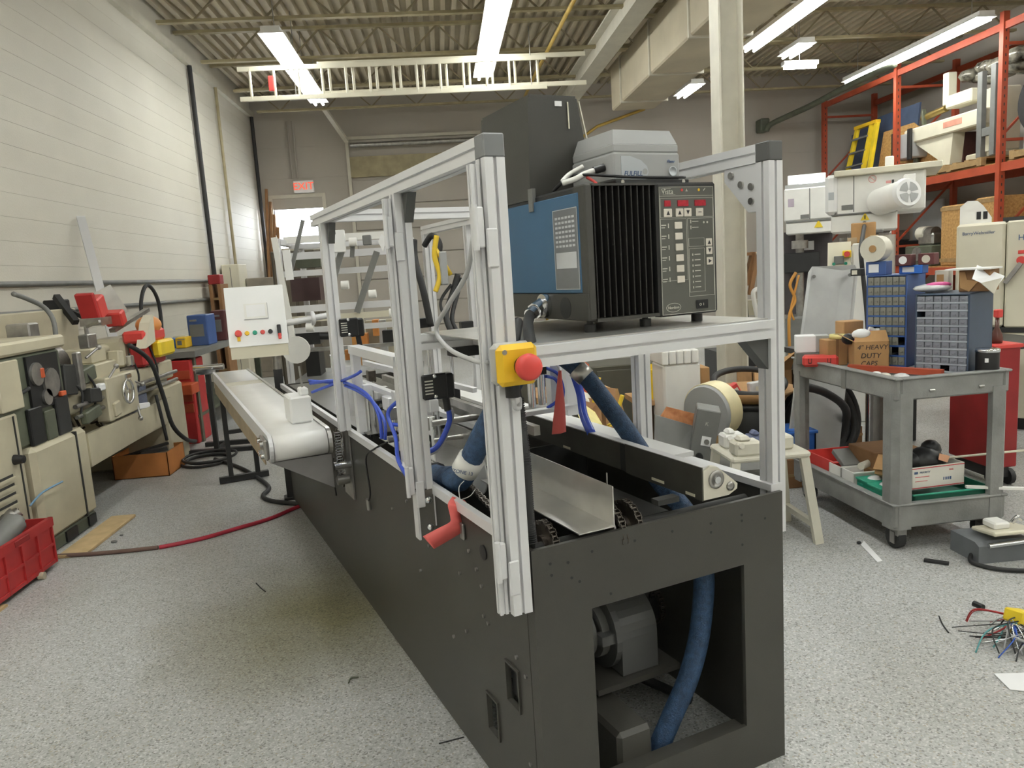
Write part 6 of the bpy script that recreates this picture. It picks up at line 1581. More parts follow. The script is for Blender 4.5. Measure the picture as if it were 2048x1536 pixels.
MB().box(*(2.8652, 7, 0.9374, 3.0234, 7.1, 1.0805)).build('beige_cover', BEIGE, rm)
MB().box(*(2.6794, 6.85, 1.2636, 2.7225, 6.95, 1.3557)).build('white_block', WHITEP, rm)
MB().cyl((2.9514, 6.85, 1.5192), (2.9945, 6.95, 1.5195), .03, n=12).build('lamp_bulb', BEIGE2, rm)
sc9 = thing('monitor', 'small monitor with a glowing pale blue screen on the dark stand', 'monitor', (2.7374, 6.95, 1.5258))
q = (2.6853, 6.95, 1.5168, 2.7818, 7.05, 1.6276)
MB().bev(*q, .006).build('monitor_case', mat('monitor_blue_case', (.03, .05, .25), .4), sc9)
MB().box(q[0] - .03, 6.945, q[2] + .012, q[3] - .018, 6.95, q[5] - .012).build('lit_screen', SCREEN, sc9)

# ------------------------------------------------------------------ white drilling machines
Yp = 7.0
OA = (4.2446, 7, 0)
pa = thing('drill_machine', 'white two column drilling machine with side motor behind the drawer cabinets', 'machine', OA, -0.5451, None, (0, 0, 0))
def PB(nm, m_, q, b=.012, par=None): return MB().bev(*q, b).build(nm, m_, par or pa)
h9 = PB('head_housing', WHITEP, (-0.4165, 0, 1.8292, 0.3548, 0.8, 2.2014), .015)
PB('left_end_cover', WHITE, (-0.5132, -0.04, 1.8428, -0.4055, 0.26, 2.2229), .03)
PB('end_cover_badge', VFDL, (-0.4815, -0.043, 1.9857, -0.4321, -0.033, 2.0569), .001)
PB('top_plate', BEIGE2, (-0.4303, -0.08, 2.1967, 0.4839, 0.87, 2.2513), .006)
PB('top_post', WHITEP, (0.0096, 0.2, 2.2715, 0.0875, 0.3, 2.3653), .008)
PB('cover_seam', GREYM, (-0.263, -0.002, 1.855, -0.2542, 0.002, 2.2181), .0005, h9)
PB('head_name_plate', GREYM, (-0.3667, -0.006, 1.8791, -0.2646, 0.004, 1.9266), .002, h9)
PB('lower_beam', WHITEP, (-0.4614, 0, 1.6666, 0.1213, 0.7, 1.828), .01)
PB('beam_lip', GREYM, (-0.4609, -0.01, 1.8323, 0.1201, 0.69, 1.8464), .002)
m0, m1 = Vector((-0.0084, -0.08, 1.9313)), Vector((0.1811, -0.36, 1.9686))
md = (m1 - m0).normalized()
MB().cyl(m0 - md * .05, m1, .125, n=26).cyl(m0 - md * .12, m0 - md * .05, .09, .125, 26).build('side_motor', WHITEP, pa)
me_ = MB().cyl(m1, m1 + md * .04, .135, .12, 26).build('motor_fan_cover', WHITE, pa)
fu = md.cross(Vector((0, 0, 1))).normalized(); fv = fu.cross(md); fx = m1 + md * .041
for k in range(4):
    g = MB(); a0 = k * PI / 2 + .18; a1 = (k + 1) * PI / 2 - .18; n_ = 6
    ps = [fx + (fu * math.cos(a0 + (a1 - a0) * i / n_) + fv * math.sin(a0 + (a1 - a0) * i / n_)) * r for r in (.02, .092) for i in range(n_ + 1)]
    g.add(ps + [p + md * .003 for p in ps], [(i, i + 1, n_ + 2 + i, n_ + 1 + i) for i in range(n_)] + [(2 * n_ + 2 + i, 2 * n_ + 3 + i, 3 * n_ + 4 + i, 3 * n_ + 3 + i) for i in range(n_)])
    g.build('fan_grille', VFDG, me_)
PB('motor_mount', WHITEP, (0.1687, -0.12, 2.0429, 0.2669, 0.03, 2.1509), .005)
PB('motor_box', IVORY, (-0.0292, -0.24, 1.8944, 0.0372, -0.19, 1.9848), .005)
PB('red_tag', mat('faded_red_mark', (.75, .35, .33), .5), (0.0197, -0.01, 2.0968, 0.0621, 0.01, 2.1198), .002)
PB('dark_tag', BLACK, (0.0705, -0.01, 2.0835, 0.0874, 0.01, 2.125), .002)
pc = (-0.096, -0.002, 2.149)
FRM = bpy.data.materials['faded_red_mark']
MB().lathe([(.036, 0), (.036, -.002), (.029, -.002), (.029, -.001)], (pc[0], -.001, pc[2]), 'y', 18).build('prohibition_mark', WHITEP, h9)
MB().tube([(pc[0] + .033 * math.cos(a * PI / 8), -.003, pc[2] + .033 * math.sin(a * PI / 8)) for a in range(16)], .003, n=5, res=1, closed=True).build('prohibition_ring', FRM, h9)
MB().bar((pc[0] - .02, -.004, pc[2] + .02), (pc[0] + .02, -.004, pc[2] - .02), .004, .006).build('prohibition_bar', FRM, h9)
wt_ = (-0.1587, -0.005, 1.8035)
MB().prism([(wt_[0] - .04, wt_[2] - .035), (wt_[0] + .04, wt_[2] - .035), (wt_[0], wt_[2] + .04)], 'y', -.006, -.001).build('warning_triangle', YEL2, pa)
MB().box(wt_[0] - .005, -.008, wt_[2] - .022, wt_[0] + .005, -.006, wt_[2] + .012).build('triangle_mark', INKK, pa)
for x, r, m_ in (((0.0294, 0.35, 1.2225)[0], .085, SHEET), ((-0.3651, 0.3, 1.2455)[0], .035, STEEL)):
    MB().cyl((x, .35, .6), (x, .35, 1.62), r, n=18).build('guide_column', m_, pa)
MB().bev((-0.4999, 0.1, 0.9073)[0], .1, .0, (0.1976, 0.1, 0.8834)[0], .9, .62, .02).build('machine_base', WHITEP, pa)
PB('bearing_boss', VFDG, (-0.1235, 0.02, 1.6491, 0.0068, 0.32, 1.7154), .01)
cp = thing('control_pedestal', 'white control pedestal with red yellow switch beside the drilling machine', 'control panel', (3.4671, 6.2, 0), -0.5099, None, (0, 0, 0))
q = (-0.1776, 0, 1.3651, 0.0064, 0.2, 1.5675)
MB().bev(q[0], .03, 0, q[3] + .20, .30, q[2] + .02, .01).build('pedestal_body', WHITEP, cp)
MB().bev(q[3] + .01, .02, .3, q[3] + .20, .3, q[5] - .02, .01).build('pedestal_side', WHITEP, cp)
MB().prism([(-.02, q[2]), (.10, q[5]), (.25, q[5]), (.25, q[2])], 'x', q[0], q[3]).build('sloped_panel', BEIGE2, cp)
MB().bev(*(-0.1258, -0.025, 1.3826, -0.0477, 0.035, 1.45), .003).build('display_window', GREYM, cp)
sw0 = (-0.0245, -0.02, 1.4627)
MB().bev(sw0[0] - .035, -.01, sw0[2] - .03, sw0[0] + .035, .06, sw0[2] + .03, .005).build('switch_plate', YEL2, cp)
MB().cyl((sw0[0], -.01, sw0[2]), (sw0[0], -.05, sw0[2]), .024, n=14).build('rotary_switch', RED, cp)
for x in (q[0] + .05, q[3] - .04): MB().cyl((x, .0, q[2] + .02), (x, -.03, q[2] + .02), .013, n=10).build('green_button', GREENB, cp)
t = thing('cardboard_box', 'brown cardboard box standing on the white control pedestal', 'box', (3.8246, 6.6, 0), -0.5252, None, (0, 0, 0))
q2_ = (-0.1105, 0, 1.5534, 0.094, 0.2, 1.731)
MB().bev(q2_[0], 0, q2_[2], q2_[3], .2, q2_[5], .006).build('box_body', CARD, t)
MB().bev(q2_[0] - .03, -.01, q2_[2] - .02, q2_[0] + .05, .1, q2_[2] + .05, .004).build('box_flap', mat('pale_cardboard', (.50, .38, .24), .8), t)
MB().bev(q2_[3] - .05, -.02, q2_[2] - .02, q2_[3] + .02, .1, q2_[2] + .06, .004).build('box_flap', bpy.data.materials['pale_cardboard'], t)
t = thing('filing_cabinet', 'white steel cabinet beneath the brown box beside the control pedestal', 'cabinet', (3.8246, 6.6, 0), -0.5252, None, (0, 0, 0))
q3_ = (-0.109, 0, 0.8518, 0.1381, 0.3, 1.5475)
MB().bev(q3_[0], 0, 0, q3_[3], .3, q2_[2] - .021, .008).build('cabinet_body', WHITEP, t)
for k in range(3): MB().bev(q3_[0] + .015, -.008, .08 + k * .38, q3_[3] - .015, 0, .43 + k * .38, .004).build('cabinet_drawer', WHITE, t)
single('drop_cable', 'dark cable hanging in front of the drilling machine', 'cable', MB().tube([(4.0681, 7.02, 1.7403), (3.7624, 6.5, 1.6792), (3.4483, 6, 1.489), (3.4553, 5.98, 1.2847), (3.4701, 5.95, 0.9972), (3.4649, 5.9, 0.6701)], .018), RUBBER, (3.4701, 5.95, 0.9972))
pb = thing('drill_machine', 'farther white drilling machine just right of the frame post', 'machine', (4.4639, 9, 0), -0.4604, None, (0, 0, 0))
PB('head_housing', WHITEP, (-0.2456, 0, 1.8835, 0.3181, 0.9, 2.2746), .015, pb)
PB('lower_beam', WHITEP, (-0.225, 0, 1.7272, 0.3182, 0.8, 1.8647), .01, pb)
PB('beam_lip', GREYM, (-0.2241, -0.01, 1.8643, 0.3179, 0.69, 1.8822), .002, pb)
PB('head_name_plate', GREYM, (-0.0577, -0.01, 1.905, 0.0386, 0, 1.9526), .002, pb)
PB('cover_seam', GREYM, (0.0421, -0.003, 1.8946, 0.0534, 0.001, 2.2617), .001, pb)
wt_ = (0.1453, -0.005, 1.827)
MB().prism([(wt_[0] - .05, wt_[2] - .04), (wt_[0] + .05, wt_[2] - .04), (wt_[0], wt_[2] + .05)], 'y', -.008, -.001).build('warning_triangle', YEL2, pb)
PB('grey_sticker', mat('lilac_sticker', (.45, .38, .45), .6), (-0.1995, -0.004, 2.056, -0.1308, 0.006, 2.1514), .001, pb)
xg = (-0.0696, 0.3, 1.2181)[0]
MB().cyl((xg, .3, .5), (xg, .3, 1.75), .05, n=16).cyl((xg, .3, 1.55), (xg, .3, 1.65), .10, n=16).build('guide_column', STEEL, pb)
MB().bev((-0.2477, 0.1, 0.7953)[0], .1, 0, (0.3219, 0.1, 0.7723)[0], .9, .7, .02).build('machine_base', GREYM, pb)
MB().box((-0.2655, 0.6, 1.5458)[0], .6, .7, (0.3197, 0.6, 1.5058)[0], .8, (0.0041, 0.6, 1.7699)[2]).build('back_plate', mat('dark_purple_grey', (.07, .06, .065), .6), pb)
PB('table_shelf', BLACKM, (-0.2569, 0.2, 1.2507, 0.1645, 0.55, 1.4988), .01, pb)
MB().box(*(-0.0209, 0.58, 1.525, 0.0994, 0.595, 1.6396)).build('paper_notice', PAPER, pb)
wn = thing('lit_window_box', 'low bright window strip above the farther drilling machine', 'window', (4.7478, 9.6, 0), -0.4593, None, (0, 0, 0))
MB().bev(*(-0.2041, 0, 2.366, 0.2573, 0.3, 2.4913), .01).build('light_box', WHITE, wn)
DLP = emit('daylit_panel', (.9, .95, 1.0), 3.0)
MB().box(*(-0.1857, -0.01, 2.4007, -0.0948, 0, 2.4825)).build('lit_panel', DLP, wn)
MB().box(*(-0.0646, -0.01, 2.373, 0.2158, 0, 2.473)).build('lit_panel', DLP, wn)
MB().box(*(-0.2331, -0.1, 2.3197, 0.3015, 0.25, 2.3633)).build('sill', VFDG, wn)

# white cabinet machine at the right edge
bwq = (-0.2452, 0, 0.0645, 0.4857, 0.9, 1.6076)
bwq = bwq[:5] + ((-0.083, 0, 1.6398)[2],)
bw_ = thing('machine_cabinet', 'large cream machine cabinet with dark lettering at the right edge', 'machine', (4.2853, 5.6, 0), -0.8032, None, (0, 0, 0))
zb = (0.0058, 0, 0.8197)[2]
def LT(p): return Matrix.Translation(p) @ Matrix.Rotation(PI / 2, 4, 'X')
x2 = (0.0922, 0, 1.1896)[0]
MB().bev(bwq[0], 0, zb, x2 - .004, .9, bwq[5], .02).build('upper_cabinet', BEIGE2, bw_)
MB().bev(x2 + .004, 0, zb, bwq[3] + .6, .9, bwq[5], .012).build('upper_door', BEIGE2, bw_)
MB().bev(bwq[0] + .02, .02, .1, bwq[3] + .6, .9, zb - .04, .008).build('lower_cabinet', BEIGE2, bw_)
MB().box(bwq[0] + .01, .01, zb - .04, bwq[3] + .6, .85, zb).build('dark_band', BLACKM, bw_)
MB().box(bwq[0] + .04, .08, 0, bwq[3] + .6, .8, .1).build('cabinet_plinth', BLACK, bw_)
MB().box(bwq[0] + .3, .1, bwq[5], bwq[3] + .6, .8, bwq[5] + .03).build('black_top_mat', RUBBER, bw_)
words('maker_text', 'BarryWehmiller', .034, INKB, bw_, LT((-0.0909, -0.002, 1.5634)))
words('model_letter', 'H', .06, INKB, bw_, LT((0.1929, -0.002, 1.5071)))
MB().bev(*(0.1742, -0.005, 1.3855, 0.2506, 0.005, 1.4119), .002).build('red_stripe', RED, bw_)
rl = (0.2004, -0.02, 1.3377)
MB().cyl((rl[0], 0, rl[2]), (rl[0], -.05, rl[2]), .03, n=14).build('red_knob', RED, bw_)
MB().bar((rl[0], -.03, rl[2] - .02), (rl[0] - .10, -.03, rl[2] - .17), .03, .05, (0, 1, 0)).build('latch_handle', STEEL, bw_)
hs = thing('plastic_housing', 'white plastic housing with two dark sockets on the cream cabinet', 'housing', (4.2552, 5.7, 0), -0.6413, None, (0, 0, 0))
q = (-0.1378, 0.1, 1.6491, 0.0809, 0.35, 1.818)
z0_ = bwq[5] + .002
hs_ = MB().prism([(q[0], z0_), (q[3], z0_), (q[3], z0_ + .04), (q[0] + .16, q[5] - .04), (q[0] + .12, q[5]), (q[0] + .05, q[5] + .005), (q[0], q[5] - .04)], 'y', .1, .35).build('housing_body', WHITEP, hs)
for k in range(2): MB().box(q[0] + .115 + k * .045, .096, z0_ + .03, q[0] + .145 + k * .045, .1, z0_ + .09).build('dark_socket', BLACK, hs)

# red cabinet, bottle and table at the far right of the cart
rd = thing('tool_cabinet', 'dark red tool cabinet behind the right end of the cart', 'cabinet', (3.1, 4.2, 0))
q = (3.2565, 4.2, 0.3868, 3.4238, 4.6, 0.8768)
MB().bev(q[0], q[1], .12, q[3], q[4], q[5], .008).build('cabinet_body', REDD, rd)
MB().bev(q[0] - .01, q[1] - .01, q[5] - .02, q[3] + .01, q[4], q[5] + .005, .004).build('cabinet_top', RED, rd)
for x in (q[0] + .03, q[3] - .03): MB().cyl((x, q[1] + .05, .05), (x + .03, q[1] + .05, .05), .05, n=12).build('cabinet_caster', RUBBER, rd)
MB().box(q[0] + .03, q[1] + .03, .05, q[3] - .03, q[4] - .03, .12).build('cabinet_base', BLACKM, rd)
bo_ = thing('spray_bottle', 'clear bottle with red cap on the dark red cabinet', 'bottle', (3.05, 4.28, q[5]))
MB().lathe([(.03, q[5] + .006), (.034, q[5] + .03), (.03, q[5] + .06), (.012, q[5] + .10), (.011, q[5] + .16)], (q[0] + .07, 4.28, 0), 'z', 16).build('bottle_body', mat('brown_bottle', (.10, .04, .03), .15), bo_)
MB().bev(q[0] + .055, 4.26, q[5] + .16, q[0] + .095, 4.30, q[5] + .21, .006).build('bottle_cap', RED, bo_)
nz_ = thing('caulk_tube', 'white pointed caulk tube standing behind the canister', 'tube', (2.95, 4.3, q[5]))
MB().lathe([(.024, q[5] + .006), (.024, q[5] + .16), (.008, q[5] + .18), (.004, q[5] + .27)], (q[0] + .02, 4.36, 0), 'z', 14).build('tube_body', WHITEP, nz_)
tb = thing('work_table', 'black legged table behind the cart with a pale floor showing below', 'table', (3.2, 5.0, 0))
MB().box(2.55, 4.75, .76, 4.2, 5.5, .80).build('table_top', BLACKM, tb)
for x in (2.62, 3.55):
    for y in (4.8, 5.45): MB().box(x - .025, y - .025, 0, x + .025, y + .025, .76).build('table_leg', BLACKM, tb)
MB().bar((2.62, 4.8, .62), (3.55, 4.8, .62), .03, .03).build('table_rail', BLACKM, tb)
MB().cyl((2.85, 4.85, .02), (2.85, 4.85, .76), .022, n=12).cyl((2.35, 5.35, .02), (2.35, 5.35, .86), .022, n=12).build('chrome_leg', CHROME, tb)
bx9 = thing('cardboard_box', 'dark brown box on the floor beneath the black legged table', 'box', (2.9, 5.3, 0))
MB().bev(2.62, 5.15, 0, 2.98, 5.45, .22, .005).build('box_body', CARDD, bx9); MB().box(2.62, 5.148, .15, 2.98, 5.15, .17).build('box_tape', CARD, bx9)

# floor clutter on the right
fpd = thing('foot_pedal', 'grey foot pedal box with white treadle on the floor at the right', 'pedal', (2.5045, 3.1381, 0))
g9 = (2.429, 3.1696, 0)
MB().prism([(g9[1], 0), (g9[1], .085), (g9[1] + .03, .10), (g9[1] + .2, .10), (g9[1] + .2, 0)], 'x', g9[0] - .02, g9[0] + .24).build('pedal_box', mat('slate_grey_casting', (.16, .17, .18), .5), fpd)
MB().obox((g9[0] + .15, g9[1] + .06, .135), (.22, .16, .02), Matrix.Rotation(-.12, 3, 'X'), .006).build('treadle', BEIGE2, fpd)
MB().bev(g9[0] + .08, g9[1] + .03, .145, g9[0] + .16, g9[1] + .12, .18, .008).build('treadle_block', WHITEP, fpd)
MB().cyl((g9[0] + .02, g9[1] - .01, .09), (g9[0] + .3, g9[1] - .01, .10), .012, n=10).tube([(g9[0] + .18, g9[1] + .05, .17), (g9[0] + .2, g9[1] + .04, .20), (g9[0] + .23, g9[1] + .05, .18)], .01).build('chrome_rod', CHROME, fpd)
MB().tube([(g9[0] - .02, g9[1] + .05, .03), (g9[0] - .05, g9[1], .012), (g9[0] + .02, g9[1] - .10, .012), (g9[0] + .2, g9[1] - .16, .012), (g9[0] + .35, g9[1] - .16, .012)], .010).build('pedal_cable', RUBBER, fpd)
wi = thing('wire_tangle', 'tangled heap of stripped wires around a yellow piece on the right floor', 'wires', (2.0843, 2.5347, 0))
wc = Vector((2.0651, 2.4991, 0.02))
for k, (m_, n_) in enumerate(((RUBBER, 9), (WIREG, 8), (WIRER, 4), (mat('blue_wire', (.03, .10, .45), .4), 3), (mat('teal_wire', (.10, .35, .35), .4), 3), (CHROME, 4))):
    w_ = MB()
    for j in range(n_):
        a = random.uniform(1.6, 4.6); r = random.uniform(.10, .24)
        p0 = wc + Vector((random.uniform(-.02, .08), random.uniform(-.06, .06), .01 + random.random() * .05))
        p3 = wc + Vector((math.cos(a) * r, math.sin(a) * r * .8, -.013))
        md = (p0 + p3) / 2 + Vector((random.uniform(-.05, .05), random.uniform(-.05, .05), random.uniform(.0, .05)))
        w_.tube([p0, md, p3], random.uniform(.0018, .0035), n=5)
    w_.build('loose_wire', m_, wi)
for k in range(4):
    r = .05 + .014 * k
    MB().tube([(wc.x + .03 + r * math.cos(2 * PI * i / 12), wc.y - .05 + r * math.sin(2 * PI * i / 12), .012 + .012 * k) for i in range(12)], .005, n=6, res=3, closed=True).build('coiled_cable', WIREG if k % 2 else CHROME, wi)
MB().obox((wc.x + .05, wc.y + .05, .065), (.13, .07, .05), Matrix.Rotation(.5, 3, 'Z') @ Matrix.Rotation(.35, 3, 'Y'), .006).build('yellow_block', YEL2, wi)
MB().cyl(tuple(Vector((2.0913, 2.7708, 0.02))), tuple(Vector((2.1006, 2.7305, 0.02))), .013, n=10).build('black_plug', BLACK, wi)
single('paper_scrap', 'pale paper scrap on the floor below the wire heap', 'paper', MB().sheet([(1.8175, 2.299, 0.002), (1.9345, 2.278, 0.004), (1.872, 2.1693, 0.002), (1.7983, 2.1996, 0.002)], .002, (0, 0, 1)), PAPER, (1.8397, 2.2518, 0))
single('paper_scrap', 'white paper sheet on the floor by the cart front caster', 'paper', MB().sheet([(2.077, 3.5698, 0.002), (2.0184, 3.3068, 0.002), (1.9864, 3.2956, 0.002), (2.0335, 3.5225, 0.002)], .002, (0, 0, 1)), PAPER, (2.0354, 3.4212, 0))
single('wire_offcut', 'short thin dark wire lying on the open floor right of the machine', 'wire', MB().tube([(1.9114, 2.7313, 0.003), (1.8816, 2.6665, 0.003), (1.8594, 2.5988, 0.003)], .003, n=5), RUBBER, (1.8854, 2.6718, 0))
single('rubber_strip', 'flat black rubber strip on the floor in front of the cart', 'strip', MB().bar((2.2009, 3.263, 0.006), (2.2821, 3.1979, 0.006), .03, .01), RUBBER, (2.2468, 3.241, 0))
single('debris', 'small dark chip on the floor near the cart caster', 'debris', MB().sphere((2.0342, 3.5425, 0.008), .010, 8, 5, (1.3, 1, .7)), RUBBER, (2.0451, 3.5615, 0))
single('debris', 'curled green black scrap on the floor left of the machine', 'debris', MB().tube([(-0.4627, 2.7005, 0.004), (-0.4568, 2.7316, 0.006), (-0.4292, 2.7367, 0.004)], .003, n=5), GREENISH, (-0.4578, 2.7351, 0))
single('wire_offcut', 'thin dark wire scrap on the bare floor left of the shaded olive patch', 'wire', MB().tube([(-1.0611, 3.7861, 0.003), (-1.0193, 3.7133, 0.003), (-0.9857, 3.6627, 0.003)], .003, n=5), RUBBER, (-1.0213, 3.7208, 0))
single('wire_offcut', 'straight thin dark wire lying near the machine base edge', 'wire', MB().tube([(-0.1209, 2.2646, 0.003), (-0.077, 2.275, 0.003), (-0.0392, 2.2841, 0.003)], .002, n=5), RUBBER, (-0.0771, 2.2796, 0))
for i, (u, v) in enumerate(((228, 1083), (243, 1070))):
    single('debris', ['larger dark lump on the floor by the pine board', 'smaller dark lump on the floor by the pine board'][i], 'debris', MB().sphere((-2.1282, 4.6743, 0.006) if i == 0 else (-2.1316, 4.7934, 0.006), .016 - .006 * i, 8, 5, (1.2, 1, .5)), GREYM, (-2.1368, 4.6931, 0) if i == 0 else (-2.1401, 4.8126, 0))

# ------------------------------------------------------------------ orange pallet rack on the right
XR_, XB_ = 8.05, 9.12
rk = thing('pallet_rack', 'tall orange steel pallet rack along the right wall with loaded shelves', 'rack', (8.5, 12.9, 0))
ys = (15.4, 12.9, 10.4, 7.9)
for y in ys:
    for x in (XR_, XB_):
        p = MB().box(x - .045, y - .04, 0, x + .045, y - .03, 4.62).box(x - .045, y - .03, 0, x - .035, y + .04, 4.62).box(x + .035, y - .03, 0, x + .045, y + .04, 4.62)
        po = p.build('rack_post', ORANGE, rk)
        hp_ = MB()
        if x == XR_:
            for k in range(36): hp_.box(x - .008, y - .0412, .5 + k * .11, x + .008, y - .04, .54 + k * .11)
            hp_.build('punched_slots', DARKIN, po, 'stuff')
    b_ = MB()
    for k, z in enumerate((.3, 1.5, 2.9, 4.2)):
        b_.bar((XR_, y, z), (XB_, y, z), .04, .04)
        if k < 3: b_.bar((XR_, y, z + .05), (XB_, y, z + 1.1), .03, .03)
    b_.build('end_brace', ORANGE, rk)
for z in (1.12, 2.58, 4.48):
    for x in (XR_, XB_):
        for i in range(3):
            MB().box(x - .025, ys[i + 1] + .045, z - .12 if z < 4 else z - .10, x + .025, ys[i] - .045, z).build('rack_beam', ORANGE, rk)
    if z < 4:
        for i in range(3):
            MB().box(XR_ + .03, ys[i + 1] + .1, z, XB_ - .03, ys[i] - .1, z + .018).build('shelf_board', OSB, rk)
def pallet(lab, x0, y0, x1, y1, z):
    t = thing('wood_pallet', lab, 'pallet', ((x0 + x1) / 2, (y0 + y1) / 2, z))
    for k in range(3):
        x = x0 + (x1 - x0 - .08) * k / 2
        MB().box(x, y0, z + .018, x + .08, y1, z + .10).build('stringer', WOODD, t)
    for k in range(6):
        y = y0 + (y1 - y0 - .1) * k / 5
        MB().box(x0, y, z + .10, x1, y + .1, z + .12).build('deck_board', WOODD, t)
    for k in range(3):
        y = y0 + (y1 - y0 - .1) * k / 2
        MB().box(x0, y, z, x1, y + .1, z + .018).build('bottom_board', WOODD, t)
    return t
ZS = 2.60
pallet('wooden pallet under the beige radial arm machine on the rack', 8.02, 10.75, 9.1, 12.2, ZS)
pallet('wooden pallet at the right end of the upper rack shelf', 8.02, 8.6, 9.1, 10.2, ZS)
ra = thing('radial_arm_machine', 'beige radial arm machine with motor standing on a rack pallet', 'machine', (8.4, 11.4, ZS + .12))
MB().bev(8.2, 10.85, ZS + .12, 8.9, 11.35, ZS + .22, .02).build('machine_foot', BEIGE, ra)
MB().bev(8.35, 10.9, ZS + .22, 8.75, 11.25, 3.75, .02).build('main_column', BEIGE2, ra)
A0_, A1_ = (8.15, 10.9718, 3.2431), (8.15, 12.8514, 3.6463)
MB().bev(8.15, A0_[1], 3.22, 8.45, A1_[1], 3.46, .02).build('radial_arm', BEIGE2, ra)
b0_, b1_ = (8.2, 11.8875, 2.9894)[1], (8.2, 12.4804, 3.45)[1]
MB().prism([(b0_ - .25, 3.22), (b1_ + .15, 3.22), (b0_ + .12, 2.86), (b0_ + .08, ZS + .14), (b0_ - .18, ZS + .14)], 'x', 8.2, 8.40).build('arm_bracket', BEIGE2, ra)
bh = (8.19, 12.1598, 3.3195)
MB().cyl((8.18, bh[1], bh[2]), (8.2, bh[1], bh[2]), .045, n=14).build('bracket_hole', BLACK, ra)
h0_, h1_ = (8.1, 12.5739, 3.5128)[1], (8.1, 13.0916, 3.6108)[1]
MB().bev(8.1, h0_, 2.98, 8.5, h1_, 3.40, .02).build('head_block', VFDG, ra)
MB().bev(8.08, h0_ - .02, 2.95, 8.12, h0_ + .08, 3.46, .005).build('head_clamp', BLACKM, ra)
MB().bev(8.08, h1_ - .08, 2.95, 8.12, h1_ + .02, 3.46, .005).build('head_clamp', BLACKM, ra)
m0_, m1_ = (8.25, 11.3155, 3.599), (8.25, 11.9223, 3.7075)
MB().bev(8.25, m0_[1], 3.62, 8.5, m1_[1], 3.82, .02).build('motor_box', BEIGE2, ra)
MB().bev(8.3, m1_[1], 3.70, 8.45, m1_[1] + .14, 4.2, .01).build('raised_lever', BEIGE2, ra)
rp0 = (8.15, 11.5899, 3.3997)
MB().box(8.146, rp0[1] - .22, 3.31, 8.15, rp0[1] + .22, 3.40).build('faded_red_plate', mat('faded_red_plate', (.62, .28, .2), .5), ra)
MB().cyl((8.35, m1_[1] + .1, 3.66), (8.35, m1_[1] + .7, 3.62), .055, n=12).build('brass_spindle', mat('dull_brass', (.40, .30, .10), .35, .8), ra)
MB().bar((8.3, m1_[1] + .6, 3.5), (8.3, m1_[1] + .62, 3.75), .05).build('spindle_bracket', GREENISH, ra)
sp0 = (8.3, 12.7189, 3.1164)[1]
MB().cyl((8.3, sp0, ZS + .02), (8.3, sp0, 3.22), .05, n=12).build('spindle_column', GREENISH, ra)
g0_, g1_ = (8, 10.9196, 3.2754)[1], (8, 10.6473, 3.2222)[1]
MB().bev(8.09, g0_ - .05, ZS + .13, 8.17, g0_ + .05, 3.95, .005).build('steel_guide', GREYM, ra)
MB().bev(8.09, g1_ - .05, ZS + .13, 8.17, g1_ + .05, 4.0, .005).build('steel_guide', GREYM, ra)
MB().bev(8.10, g1_ + .05, 3.02, 8.15, g0_ - .05, 3.14, .005).build('guide_tie', GREYM, ra)
c0_, c1_ = (8.4, 11.663, 3.1741)[1], (8.4, 12.06, 3.2444)[1]
MB().box(8.4, c0_, ZS + .13, 8.8, c1_, 3.22).build('maroon_casting', mat('maroon_casting_paint', (.07, .025, .02), .5), ra)
bg = thing('plastic_bag', 'shiny crumpled plastic wrap heaped over the radial arm machine', 'wrap', (8.45, 11.1, 3.75))
w_ = MB()
for k in range(16): w_.sphere((8.45 + random.random() * .3, 10.6 + random.random() * 1.2, 3.95 + random.random() * .2), .12 + random.random() * .08, 7, 4, (1, 1.3, .7))
w_.build('film_heap', mat('shiny_grey_film', (.16, .15, .12), .2, .2, var=.9, scale=9, bump=.8, bscale=14), bg)
gr_ = thing('grinder_wheel', 'white machine with a big black and yellow wheel at the rack end', 'machine', (8.4, 9.9, ZS + .12))
MB().bev(8.25, 9.75, ZS + .12, 8.6, 10.25, 3.75, .03).build('machine_body', WHITEP, gr_)
MB().cyl((8.10, 9.75, 3.30), (8.25, 9.75, 3.30), .42, n=28).build('black_wheel', RUBBER, gr_)
MB().cyl((8.08, 9.75, 3.30), (8.10, 9.75, 3.30), .15, n=20).build('yellow_hub', YEL, gr_)
single('blue_sheet', 'dark blue sheet standing on the rack behind the yellow ladder', 'sheet', MB().sheet([(8.45, 15.3, ZS + .02), (8.45, 13.1, ZS + .02), (8.60, 13.1, 3.98), (8.60, 14.3, 3.98), (8.58, 15.3, 3.80)], .03, (1, 0, 0)), mat('slate_blue_sheet', (.06, .085, .145), .6), (8.45, 14.2, ZS))
single('osb_sheet', 'large brown strand board leaning on the rack right of the yellow ladder', 'board', MB().sheet([(8.32, 14.0, ZS + .02), (8.32, 12.15, ZS + .02), (8.42, 12.15, 3.05), (8.42, 13.0, 3.62), (8.42, 13.9, 3.62)], .02, (1, 0, 0)), OSB, (8.32, 13.0, ZS))
yl = thing('step_ladder', 'folded yellow step ladder leaning on the upper rack shelf', 'ladder', (8.2, 14.3, ZS))
for ya, yb in ((14.80, 14.55), (14.20, 14.05), (13.95, 13.88)):
    MB().bar((8.12, ya, ZS + .02), (8.28, yb, 3.80), .09, .06, (1, 0, 0)).build('ladder_rail', YEL2, yl)
for k in range(4): MB().bar((8.13 + .03 * k, 14.78 - .05 * k, ZS + .25 + .25 * k), (8.13 + .03 * k, 14.18 - .03 * k, ZS + .25 + .25 * k), .07, .03).build('ladder_step', GREYM, yl)
MB().bar((8.28, 13.85, 3.82), (8.28, 14.6, 3.82), .10, .06).build('ladder_cap', YEL, yl)
